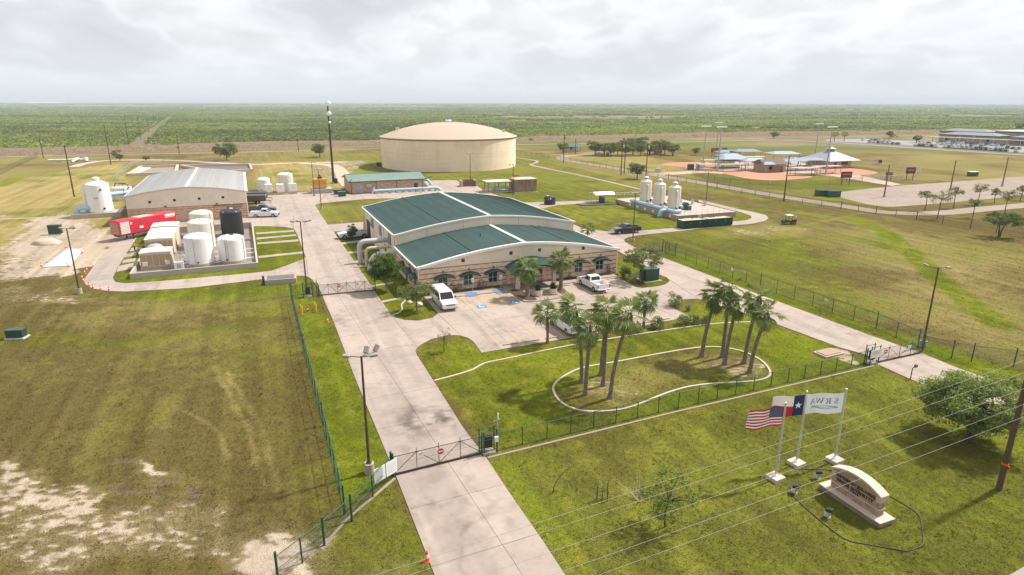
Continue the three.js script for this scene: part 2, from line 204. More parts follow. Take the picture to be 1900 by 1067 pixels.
function groundColor(x, z, fine = true) { // base colour of turf and soil at a place
  const wx = x + (vn(x * 0.35, z * 0.35) - 0.5) * 3 + (vn(x * 1.7, z * 1.7) - 0.5) * 0.5, wz = z + (vn(x * 0.35 + 90, z * 0.35) - 0.5) * 3 + (vn(x * 1.7 + 40, z * 1.7) - 0.5) * 0.5;
  const inner = x > 1 - SX && x < SW - SX - 1 && z > SZ0 + 1 && z < SZ0 + SW - 1;
  const far = sstep(150, 240, Math.hypot(x * 0.6, z));
  const L = inner ? mk(maskL, mix(x, wx, 0.22), mix(z, wz, 0.22)) : 0, S = inner ? mk(maskS, wx, wz) : 0, Dm = inner ? mk(maskD, mix(x, wx, 0.2), mix(z, wz, 0.2)) : 0, Mu = inner ? mk(maskM, wx, wz) : 0;
  const n1 = fbm(x * 0.028 + 11, z * 0.028 + 5, 3), n2 = fbm(x * 0.13 + 3, z * 0.13, 3), n3 = fine ? fbm(x * 0.8, z * 0.8 + 20, 3) : 0.5, n4 = fine ? vn(x * 3.9, z * 3.9) * 0.6 + vn(x * 8.3 + 5, z * 8.3) * 0.4 : 0.5;
  let c = lerp3(C_olive, C_dry, clamp(Dm + far * 0.36 + (n1 - 0.5) * 1.2 + (n2 - 0.5) * 0.9 + (n3 - 0.5) * 0.5));
  c = lerp3(c, C_green, clamp((n1 - 0.52) * 1.6 + (n2 - 0.5) * 1.3 + (n3 - 0.5) * 0.7));
  const g = clamp(L + (n2 - 0.5) * 0.6 * (1 - 0.45 * L) * (L > 0.02 ? 1 : 0) + (n3 - 0.5) * 0.5 * clamp(L * 3));
  let lawn = lerp3(C_green, C_lush, clamp(n2 * 1.6 - 0.4)); lawn = lerp3(lawn, [0.225, 0.185, 0.035], clamp((n3 - 0.54) * 1.6 + (n1 - 0.54) * 1.2)); lawn = lerp3(lawn, C_dark, clamp((0.42 - n2) * 1.1 + (0.44 - n3) * 0.9));
  c = lerp3(c, lawn, g);
  const sn0 = fine ? fbm(x * 0.7 + z * 0.3 + 60, z * 2.4 - 3, 4) : 0.5;
  c = lerp3(c, C_mud, 0.8 * sstep(0.5, 0.85, Mu * 0.72 + (sn0 - 0.5) * 1.3));
  const sn = fine ? fbm(x * 1.5 + z * 0.6, z * 2.9 - x * 0.4 - 7, 4) * 0.7 + n2 * 0.3 : 0.5;
  c = lerp3(c, [0.235, 0.18, 0.10], clamp(S * 0.7 + (n3 - 0.5) * 0.6) * clamp(S * 3));
  c = lerp3(c, C_sand, sstep(0.44, 0.62, S * 0.8 + (sn - 0.5) * 1.25) * clamp(S * 4) * 0.92);
  const ac = x * 0.925 - z * 0.379, al = x * 0.379 + z * 0.925, streak = fine ? fbm(ac * 1.15, al * 0.035, 3) - 0.5 : 0;
  const k = fine ? (0.74 + 0.36 * n4 + 0.18 * n3) * (1 + streak * 0.55) : 1.02;
  return [c[0] * k, c[1] * k, c[2] * k];
}
const siteMap = tex(2048, 2048, (u, v) => { const c = groundColor(u * SW - SX, v * SW + SZ0); return [l2s(c[0]), l2s(c[1]), l2s(c[2])]; }, { srgb: true });
siteMap.wrapS = siteMap.wrapT = THREE.ClampToEdgeWrapping;
const FW = 6400;
const farMap = tex(2048, 2048, (u, v) => {
  const x = u * FW - FW / 2, z = v * FW - FW + 200; const d = Math.hypot(x, z);
  let c = groundColor(x, z, false);
  const b = sstep(330, 420, -z + x * 0.12), f1 = fbm(x * 0.004 + 2, z * 0.0075 + 9, 4), f2 = fbm(x * 0.03, z * 0.03, 3);
  let brush = lerp3([0.115, 0.135, 0.035], [0.21, 0.165, 0.085], sstep(0.50, 0.66, f1 * 0.75 + f2 * 0.25 + sstep(200, 1400, x) * 0.06 - sstep(0, -300, x) * 0.1));
  if (z < -3300 && z > -4600) brush = lerp3(brush, [0.27, 0.24, 0.14], sstep(-100, -500, x) * sstep(0.3, 0.5, f2 * 0.5 + f1 * 0.5));
  c = lerp3(c, brush, b); const q = 0.8 + 0.4 * f2; return [l2s(c[0] * q), l2s(c[1] * q), l2s(c[2] * q)];
}, { srgb: true });
farMap.wrapS = farMap.wrapT = THREE.MirroredRepeatWrapping;
const turfBump = tex(512, 512, (u, v) => { const n = 0.35 * tn(u * 24, v * 24, 24) + 0.35 * tn(u * 70, v * 70, 70) + 0.3 * tn(u * 200, v * 200, 200); return [n, n, n]; });
turfBump.repeat.set(74, 74);
const turf = matte({ map: siteMap, bumpMap: turfBump, bumpScale: 0.09 });
{
  const g = new THREE.PlaneGeometry(SW, SW, 1, 1).rotateX(-Math.PI / 2).translate(SW / 2 - SX, 0, SZ0 + SW / 2); siteUV(g);
  const m = P('ground', g, turf, scene); m.userData.kind = 'structure';
  const fg = new THREE.CircleGeometry(24000, 96).rotateX(-Math.PI / 2).translate(0, -0.08, 0), p = fg.attributes.position, uv = fg.attributes.uv;
  for (let i = 0; i < p.count; i++) uv.setXY(i, (p.getX(i) + FW / 2) / FW, (p.getZ(i) + FW - 200) / FW);
  const f = P('terrain', fg, matte({ map: farMap }), scene); f.userData.kind = 'structure';
}
// ---------------------------------------------------------------- concrete
const stains = [[[-8.07, -46.94], 2.6, 0.35], [[-6.99, -45.58], 1.8, 0.3], [[-4.7, -46.95], 1.2, 0.34], [[-11.85, -59.36], 1.5, 0.16], [[-20.75, -70.35], 0.9, 0.5], [[-19.88, -68.48], 0.8, 0.35], [[-4.09, -34.08], 3, 0.14], [[-11.29, -52.06], 2, 0.13], [[-1.58, -31.53], 2.5, 0.13], [[-1.23, -67.68], 2, 0.22], [[0.6, -64.27], 1.6, 0.25], [[-2.89, -62.66], 1.2, 0.25], [[3.97, -72.45], 2, 0.16], [[19.76, -77.94], 1.6, 0.15], [[13.38, -73.53], 1.6, 0.2], [[-27.82, -101.13], 2, 0.12], [[-4.61, -72.41], 1.6, 0.15], [[-2.11, -77.81], 0.7, 0.4], [[-6.33, -77.79], 0.8, 0.3], [[2.47, -77.84], 0.6, 0.35]];
const paveMap = tex(2048, 2048, (u, v) => {
  const x = u * SW - SX, z = v * SW + SZ0, n1 = fbm(x * 0.09 + 70, z * 0.09, 4), n2 = fbm(x * 0.7, z * 0.7 + 60, 3), n3 = vn(x * 4.1, z * 4.1) * 0.6 + vn(x * 7.7, z * 7.7) * 0.4;
  const ct = Math.cos(0.389), st = Math.sin(0.389), along = x * ct - z * st, across = x * st + z * ct, tyre = fbm(along * 0.9, across * 0.03, 3);
  let k = 0.9 + (n1 - 0.5) * 0.18 + (n2 - 0.5) * 0.16 + (n3 - 0.5) * 0.14 - sstep(0.52, 0.72, tyre) * 0.11 - sstep(0.955, 0.99, 1 - Math.abs(2 * fbm(x * 0.16 + 90, z * 0.16 + 30, 4) - 1)) * 0.10 - sstep(0.72, 0.8, fbm(x * 0.5 + 33, z * 0.5 + 4, 4)) * 0.10 - sstep(0.86, 0.9, vn(x * 1.3 + 200, z * 1.3)) * 0.1;
  for (const [p, r, a] of stains) { const d = Math.hypot(x - p[0], z - p[1]); if (d < r * 2.2) k -= a * 0.75 * (1 - sstep(0.1, 2.1, d / r)) * sstep(0.25, 0.7, fbm(x * 1.3 + 8, z * 1.3, 4)); }
  return [l2s(0.43 * k), l2s(0.352 * k * (1 - (n1 - 0.5) * 0.05)), l2s(0.305 * k * (1 - (n1 - 0.5) * 0.1))];
}, { srgb: true });
paveMap.wrapS = paveMap.wrapT = THREE.ClampToEdgeWrapping;
const conc = [1, 0.96, 0.985, 1.03].map((k, i) => matte({ map: paveMap, color: lin(0.97 * k, 0.97 * k, 0.97 * k), roughness: 0.92 }));
const concPlain = M('concPlain', lin(0.40, 0.335, 0.275), 0.92, { bumpMap: bumpGrain, bumpScale: 0.004 });
const TH = 0.389;
paved('driveway', [[-4.25, -28.55], [-7.92, -37.69], [-10.66, -44.26], [-14.65, -53.77], [-20.94, -69.4], [-26.77, -83.31], [-22.9, -92.23], [-17.19, -78.19], [-15.01, -72.96], [-13.99, -71.36], [-12.87, -70.49], [-11.17, -70.31], [-9.62, -71.29], [-9.14, -72.79], [-5.7, -65.33], [-6.62, -65.48], [-7.5, -65.26], [-8.87, -64.23], [-9.82, -62.55], [-10.11, -61.41], [-10.06, -60.66], [-9.74, -59.65], [-7.28, -53.45], [-3.86, -44.71], [-1.87, -40.38], [-0.3, -36.46], [1.94, -31.11], [2.94, -28.57], [3.71, -26.89], [-3.48, -26.87]], TH + 0.045, 4.4, 5.5, conc, 3);
paved('west_drive', [[-26.79, -83.39], [-29.17, -87.97], [-30.35, -89.72], [-32.41, -95.76], [-34.57, -101.98], [-36.63, -106.98], [-42.88, -122.24], [-44.8, -126.36], [-50.12, -142.23], [-49.49, -156.51], [-39.31, -131.43], [-35.88, -123.66], [-22.92, -92.33]], TH, 5.5, 5.5, conc, 4);
paved('loop_drive', [[-30.39, -89.72], [-31.51, -90.32], [-33.06, -90.13], [-37.43, -87.91], [-45.19, -83.72], [-52.83, -81.99], [-55.57, -82.23], [-58.38, -83.38], [-60.83, -85.51], [-62.64, -88.04], [-66.46, -96.34], [-71.38, -107.71], [-75.73, -118.08], [-77.8, -127.79], [-73.12, -126.39], [-72.12, -118.11], [-67.59, -107.74], [-61.78, -94.69], [-59.12, -89.24], [-58.14, -87.78], [-57.14, -86.65], [-55.35, -85.99], [-49.21, -87.84], [-39.03, -92], [-37.02, -93.22], [-35.54, -97.46], [-34.67, -100.11], [-34.59, -101.91], [-32.45, -95.76]], TH, 5.5, 5.5, conc, 5);
paved('service_yard_apron', [[-44.92, -126.59], [-47.82, -128.65], [-53.65, -129.19], [-66.49, -122.31], [-73.22, -126.68], [-77.86, -128.08], [-74.8, -138.51], [-59.5, -140.03], [-61.91, -147.26], [-69.06, -176.1], [-59.01, -181.29], [-53.56, -184.12], [-49.57, -156.59], [-50.17, -142.23]], TH, 6, 6, conc, 6);
paved('north_drive', [[-53.4, -184.13], [-45.06, -175.33], [-26.3, -187.44], [-25.57, -191.77], [-28.7, -205.17], [-28.12, -208.83], [-18.97, -210.46], [-14.55, -198.83], [-10.97, -195.82], [-7.94, -183.55], [-3.02, -172.7], [3.46, -161.68], [7.62, -153.12], [4.62, -153.5], [-1.46, -164.85], [-7.44, -171.63], [-18.75, -181.13], [-27.96, -170.37], [-39.75, -167.27], [-49.48, -160], [-49.48, -156.94]], TH, 6, 6, conc, 7, { gap: 0.02 });
paved('parking_lot', [[-9.12, -72.87], [-11.53, -79.52], [-8.13, -80.39], [-0.59, -82.43], [7.62, -86.63], [15.22, -91.12], [15.67, -89.81], [17.45, -84.77], [18.35, -84.32], [19.5, -84.52], [20.79, -85.06], [21.93, -86.03], [22.74, -87.15], [23.08, -88.13], [24.67, -79.18], [22.68, -78.89], [20.77, -77.49], [20.15, -76.36], [20.66, -74.51], [21.7, -71.65], [19.76, -70.95], [15.08, -68.57], [11.07, -66.94], [7.69, -65.21], [5.71, -64.38], [1.75, -62.61], [-3.16, -60.4], [-3.73, -62.2], [-4.22, -63.6], [-4.87, -64.66], [-5.65, -65.3]], TH, 5.49, 4.6, conc, 8, { du: 1.1 });
paved('east_drive', [[10.55, -134.72], [13.09, -131.74], [14.38, -128.75], [16.29, -125.95], [20.26, -123.77], [22.79, -124.01], [25.68, -124.91], [34.55, -128.4], [47.89, -135.2], [51.92, -137.06], [54.08, -139.77], [55, -142.71], [54.33, -147.71], [52, -154.01], [48.86, -163.56], [49.94, -167.35], [52.68, -160.43], [55.44, -152.01], [57.55, -147.74], [58.79, -143.68], [57.89, -139.81], [55.64, -136.18], [52.16, -133.21], [46.33, -130.71], [40.54, -128.52], [35.7, -125.56], [25.07, -120.67], [22.39, -118.66], [21.36, -116.91], [21.05, -114.51], [22.01, -109.99], [25, -103.03], [30.4, -89.4], [33.6, -80.95], [40.43, -65.04], [42.63, -60.61], [43.8, -56.81], [45.11, -53.9], [46.47, -50.54], [41.59, -44.44], [37.6, -54.05], [36.46, -57.43], [36.67, -60.03], [34.85, -62.07], [30.63, -70.33], [24.71, -79.18], [23.15, -88.24], [22.99, -89.86], [22.01, -91.97], [20.34, -99.63], [18.76, -106.16], [15.33, -116.37], [12.14, -126.31]], TH + 0.4, 5.2, 5.2, conc, 9, { gap: 0.012 });
const gravelGrey = M('street', lin(0.30, 0.27, 0.25), 0.95);
// walks, strips and pads
const walks = [['tank_walk', ribbon(smooth([[1.16, -300.35], [9.62, -286.47], [11.04, -279.3], [9.6, -271.66], [7.81, -265.6], [13.25, -249.89], [24.09, -226.45], [40.75, -182.45]], 5, false), 1.5)], ['degasifier_walk', ribbon([[-113.25, -136.79], [-107.38, -138.53], [-97.81, -141.39], [-90.13, -143.99]], 1.2)], ['degasifier_walk', ribbon([[-116.17, -140.51], [-115.23, -140.87]], 1.4)],
  ['tank_farm_path', [[3.18, -161.95], [22.9, -166.08], [22.71, -161.44], [11.6, -158.22], [7.65, -152.88]]], ['garage_pad', [[-39.15, -131.01], [-32.35, -134.31], [-30.44, -125.92], [-35.81, -123.66]]]];
for (const [n, p] of walks) flat(n, p, conc[1], 0.04);
const stripPx = [[[-31.76, -113.38], [-28.38, -116.01], [-27.84, -114.11], [-31.15, -111.78]], [[-28.74, -105.8], [-25.7, -107.69], [-25.28, -106.24], [-28.2, -104.4]], [[-26.11, -99.3], [-23.16, -101.16], [-22.52, -98.96], [-25.25, -97.18]], [[-24.87, -95.98], [-22.49, -97.2], [-22.09, -96.17], [-24.5, -95.14]], [[-20.06, -85.22], [-17.25, -87.04], [-17.05, -86.34], [-19.76, -84.54]], [[-17.13, -78.07], [-14.84, -79.74], [-14.64, -79.03], [-16.86, -77.27]]];
for (const s of stripPx) flat('garden_walk', s, conc[2], 0.035);
for (const s of [[[-51, -122.44], [-44.42, -125.24], [-43.76, -123.59], [-50.27, -120.86]], [[-48.98, -117.56], [-42.55, -120.92], [-41.94, -119.38], [-48.4, -116.09]], [[-47.19, -113.25], [-40.56, -116.15], [-39.91, -114.48], [-46.65, -111.89]], [[-42.88, -102.72], [-36.52, -106.15], [-35.98, -104.74], [-42.28, -101.4]]]) flat('yard_crosswalk', s, conc[0], 0.035);
flat('street', [[26.64, -28.18], [28.72, -29.21], [31.25, -30], [28.7, -26.94], [25.72, -26.94]], gravelGrey, 0.03);
for (const s of [[[-62.33, -95.89], [-61.16, -97.98], [-59.26, -94.57], [-60.49, -92.3]], [[-63.87, -99.76], [-62.69, -101.25], [-61.51, -99.05], [-62.96, -97.79]], [[-66.08, -103.92], [-65.1, -105.73], [-63.68, -102.96], [-64.89, -101.61]], [[-67.73, -108.64], [-66.55, -109.95], [-65.17, -107.17], [-66.52, -105.92]]]) flat('yard_crosswalk', s, conc[0], 0.035);
flat('transformer_foundation', [[-73.63, -94.97], [-69.9, -95.84], [-75.62, -107.51], [-78.36, -107.49]], M('whitepad', lin(0.55, 0.55, 0.55), 0.9), 0.12);
// gravel and clay beyond the fence
const gravelTex = tex(512, 512, (u, v) => { const n = 0.3 * tn(u * 6, v * 6, 6) + 0.3 * tn(u * 23, v * 23, 23) + 0.4 * tn(u * 120, v * 120, 120), k = 0.72 + 0.5 * n; return [l2s(0.31 * k), l2s(0.25 * k), l2s(0.205 * k)]; }, { srgb: true, repeat: [9, 9] });
const gravel = matte({ map: gravelTex });
const clayTex = tex(512, 512, (u, v) => { const n = 0.45 * tn(u * 7, v * 7, 7) + 0.25 * tn(u * 30, v * 30, 30) + 0.3 * tn(u * 90, v * 90, 90), k = 0.75 + 0.5 * n; return [l2s(0.46 * k), l2s(0.225 * k), l2s(0.15 * k)]; }, { srgb: true, repeat: [8, 8] });
const clay = matte({ map: clayTex });
flat('park_road', ribbon(smooth([[43.51, -322.46], [29.56, -313.13], [24.05, -303.55], [23.11, -294.61], [24.54, -284.86], [42.06, -247.48], [49.66, -229.48], [62, -202.91], [74.3, -174.67], [83.22, -157.71], [88.64, -148.06], [94.08, -146.46], [102.36, -147.44], [116.99, -153.48], [130.37, -158.66], [147.27, -165.62]], 6, false), 5.2), gravel, 0.05);
flat('gravel_lot', smooth([[92.33, -179.18], [99.61, -185.51], [120.53, -197.21], [141.15, -206.15], [185.33, -223.83], [152.85, -183.29], [122.19, -166.56], [102.99, -158.79], [93.47, -156.54], [90.48, -167.83]], 4), gravel, 0.035);
flat('ball_field_walk', [[50.62, -232.18], [72.64, -243.95], [79.54, -246.08], [91.22, -252.51], [97.63, -280.96], [126.47, -281.51], [125.12, -240.89], [124.74, -201.71], [119.4, -197.59], [113.82, -226.12], [106.08, -234.9], [77.01, -231.7], [71.86, -234.35], [50.87, -225.15]], M('warmwalk', lin(0.43, 0.32, 0.26), 0.9), 0.02);
flat('infield', smooth([[78.31, -235.75], [87.06, -240.65], [95.05, -241.17], [101.27, -232.99], [106.22, -223.46], [96.41, -214.91], [85.96, -211.69], [81.08, -216.72], [78.79, -226.44]], 5), clay, 0.045);
flat('infield', smooth([[62.65, -266.6], [71.44, -276.33], [83.68, -278.1], [88.32, -268.26], [82.18, -254.5], [74.11, -249.06], [67.95, -256.43]], 5), clay, 0.045);
flat('infield', smooth([[123.79, -257.85], [135.63, -251.16], [137.5, -239.17], [132.33, -231.68], [119.56, -227.94], [114.15, -235.03]], 5), clay, 0.045);
const asphalt = M('asphalt', lin(0.23, 0.235, 0.25), 0.95);
flat('highway', ribbon(smooth([[168.77, -467.97], [188.12, -448.21], [206.32, -427.07], [222.83, -392.25], [239.04, -354.3], [256.7, -319.65], [267.48, -286.89]], 4, false), 7.5), asphalt, 0.05);
flat('school_car_park', [[223.84, -455.89], [254.77, -467.14], [276.03, -438.14], [290.36, -426.53], [311.62, -389.63], [318.4, -366.74], [281.66, -323.56], [269.26, -335.66], [252.05, -373.97], [234.72, -413.58], [212.54, -436.29]], M('lot', lin(0.27, 0.265, 0.27), 0.95), 0.04);

// ---------------------------------------------------------------- shared building materials
const blockTex = (a, b, s) => tex(512, 512, (u, v) => { const row = Math.floor(v * 20), off = row % 2 * 0.5, col = Math.floor(u * 10 + off), t = noiseTab[(row * 37 + col * 11 + s) & 0x3ffff], n = tn(u * 90, v * 90, 90), m = tn(u * 5, v * 5, 5), k = 0.78 + 0.26 * t + 0.16 * n + 0.1 * m; return [l2s(mix(a[0], b[0], t) * k), l2s(mix(a[1], b[1], t) * k), l2s(mix(a[2], b[2], t) * k)]; }, { srgb: true, repeat: [0.25, 0.25] });
const blockMat = matte({ map: blockTex([0.68, 0.48, 0.37], [0.74, 0.55, 0.43], 5), roughness: 0.95, bumpMap: bumpGrain, bumpScale: 0.012 });
const bandMat = M('band', lin(0.27, 0.165, 0.125), 0.95, { bumpMap: bumpGrain, bumpScale: 0.008 });
const blockTan = matte({ map: blockTex([0.54, 0.36, 0.245], [0.60, 0.42, 0.29], 9), roughness: 0.95 });
const stuccoTex = tex(512, 512, (u, v) => { const n = 0.5 * tn(u * 4, v * 4, 4) + 0.25 * tn(u * 19, v * 19, 19) + 0.25 * tn(u * 140, v * 140, 140), st = tn(u * 40, v * 3, 40), k = 0.86 + 0.22 * n + 0.05 * st; return [l2s(0.76 * k), l2s(0.66 * k), l2s(0.545 * k)]; }, { srgb: true, repeat: [0.2, 0.2] });
const stucco = matte({ map: stuccoTex, roughness: 0.93 });
const whiteTrim = M('whiteTrim', lin(0.78, 0.75, 0.70), 0.55);
const roofTexMk = (c, s) => tex(512, 512, (u, v) => { const n = 0.5 * tn(u * 6, v * 3, 6) + 0.3 * tn(u * 40, v * 9, 40) + 0.2 * tn(u * 120, v * 120, 120), k = 0.8 + 0.4 * n; return [l2s(c[0] * k), l2s(c[1] * k), l2s(c[2] * k)]; }, { srgb: true, repeat: [0.11, 0.11] });
const greenRoof = new THREE.MeshPhysicalMaterial({ map: roofTexMk([0.047, 0.088, 0.08], 1), roughness: 0.6, specularIntensity: 0.55 });
const greenMetal = M('greenMetal', lin(0.014, 0.06, 0.042), 0.42, { metalness: 0.1 });
const glassDark = M('glassDark', lin(0.012, 0.03, 0.03), 0.06, { physical: true, specularIntensity: 1 });
const glassGreen = M('glassGreen', lin(0.01, 0.055, 0.045), 0.07, { physical: true });
const greyFrame = M('greyFrame', lin(0.42, 0.45, 0.43), 0.5);
const dark = M('dark', lin(0.022, 0.022, 0.022), 0.7), rubber = M('rubber', lin(0.016, 0.016, 0.016), 0.85), steel = M('steel', lin(0.5, 0.5, 0.5), 0.42, { metalness: 0.6 }), galv = M('galv', lin(0.46, 0.48, 0.49), 0.5, { metalness: 0.4 });
const white = M('white', lin(0.78, 0.78, 0.77), 0.5), tan = M('tan', lin(0.52, 0.43, 0.30), 0.7), bronze = M('bronze', lin(0.075, 0.05, 0.038), 0.55), blueP = M('blueP', lin(0.36, 0.54, 0.68), 0.45), red = M('red', lin(0.50, 0.018, 0.03), 0.45), orange = M('orange', lin(0.75, 0.10, 0.02), 0.6), yellow = M('yellow', lin(0.72, 0.42, 0.02), 0.55), fenceGreen = M('fenceGreen', lin(0.012, 0.075, 0.05), 0.5), paintY = M('paintY', lin(0.62, 0.34, 0.06), 0.8), paintB = M('paintB', lin(0.055, 0.22, 0.52), 0.75), mulch = M('mulch', lin(0.10, 0.062, 0.045), 1, { bumpMap: bumpGrain, bumpScale: 0.03 }), bark = M('bark', lin(0.10, 0.08, 0.062), 0.95, { bumpMap: bumpGrain, bumpScale: 0.03 });
const archY = (t, a, b) => { const q = 1 - Math.abs(1 - 2 * t); return a + (b - a) * (0.3 * q + 0.7 * (1 - (1 - q) * (1 - q))); };
function archWall(W, y0, a, b, th, n = 28, drop = 0) { const p = [[0, y0]]; p.push([W, y0]); for (let i = n; i >= 0; i--) p.push([W * i / n, archY(i / n, a, b) - drop]); return extr(p, th); }
function uvScale(g, f) { const p = g.attributes.position, n = g.attributes.normal, u = new Float32Array(p.count * 2); for (let i = 0; i < p.count; i++) { const ax = Math.abs(n.getX(i)), ay = Math.abs(n.getY(i)), az = Math.abs(n.getZ(i)); let a, b; if (ay > ax && ay > az) { a = p.getX(i); b = p.getZ(i); } else if (ax > az) { a = p.getZ(i); b = p.getY(i); } else { a = p.getX(i); b = p.getY(i); } u[2 * i] = a * (f || 1); u[2 * i + 1] = b * (f || 1); } g.setAttribute('uv', new THREE.BufferAttribute(u, 2)); return g; }
function archRoof(W, D, a, b, z0, over, x0, x1, th = 0.16, n = 30) { // one half of a vaulted metal roof, running back from z0
  const p = []; for (let i = 0; i <= n; i++) { const t = mix(x0, x1, i / n); p.push([t * W + (t === 0 ? -over : t === 1 ? over : 0), archY(t, a, b) - (t === 0 || t === 1 ? over * 0.12 : 0) + 0.03]); }
  const q = p.concat(p.slice().reverse().map(v => [v[0], v[1] - th])); return uvScale(extr(q, D).translate(0, 0, z0 - D));
}
function roofSeams(W, D, a, b, z0, x0, x1, pitch, h = 0.03, w = 0.03) { const out = [], n = 8; for (let z = pitch / 2; z < D; z += pitch) { const p = []; for (let i = 0; i <= n; i++) { const t = mix(x0, x1, i / n); p.push([t * W, archY(t, a, b) + 0.03]); } const q = p.map(v => [v[0], v[1] + h]).concat(p.slice().reverse().map(v => [v[0], v[1] - 0.02])); out.push(extr(q, w).translate(0, 0, z0 - z)); } return out; }
function win(parent, x, y, w, h, z, nx = 2, ny = 2, gl = glassGreen, turn = 0) { // framed window on a wall face that looks towards +z (turn 0) or -x (turn 1)
  const o = new THREE.Group(); o.name = 'window'; o.position.set(turn ? z : x, y, turn ? x : z); if (turn) o.rotation.y = -Math.PI / 2; parent.add(o);
  const fr = []; for (let i = 0; i <= nx; i++) fr.push(box(0.07, h, 0.09, -w / 2 + w * i / nx, 0, 0.02)); for (let j = 0; j <= ny; j++) fr.push(box(w + 0.07, 0.07, 0.075, 0, h * j / ny - 0.035, 0.02));
  P('frame', fr, greyFrame, o); P('sill', box(w + 0.2, 0.06, 0.14, 0, -0.1, 0.05), greyFrame, o);
  for (let i = 0; i < nx; i++) for (let j = 0; j < ny; j++) P('pane', box(w / nx - 0.07, h / ny - 0.07, 0.02, -w / 2 + w * (i + 0.5) / nx, h * j / ny + 0.035, 0.018), gl, o);
  return o;
}
function awning(parent, x, y, w, h, dep, z, turn = 0, mat = greenMetal, posts) { // curved metal awning over an opening
  const o = new THREE.Group(); o.name = 'awning'; o.position.set(turn ? z : x, y, turn ? x : z); if (turn) o.rotation.y = -Math.PI / 2; parent.add(o);
  const n = 14, arc = []; for (let i = 0; i <= n; i++) { const t = i / n * 2 - 1; arc.push([t * w / 2, h * (1 - t * t)]); }
  const sh = arc.concat(arc.slice().reverse().map(v => [v[0] * 0.985, v[1] - 0.06]));
  const g = extr(sh, dep), p = g.attributes.position; for (let i = 0; i < p.count; i++) p.setY(i, p.getY(i) - p.getZ(i) / dep * h * 0.35); g.computeVertexNormals();
  P('sheet', g, mat, o);
  const fas = extr(arc.concat(arc.slice().reverse().map(v => [v[0], v[1] - 0.17])), 0.05).translate(0, -h * 0.35, dep); P('fascia', fas, mat, o);
  for (const [x, y] of [[-w / 2 + 0.1, -0.02], [w / 2 - 0.1, -0.02], [0, h - 0.08]]) P('bracket', bar([x, y, 0], [x, y - h * 0.35, dep], 0.025), dark, o);
  return o;
}
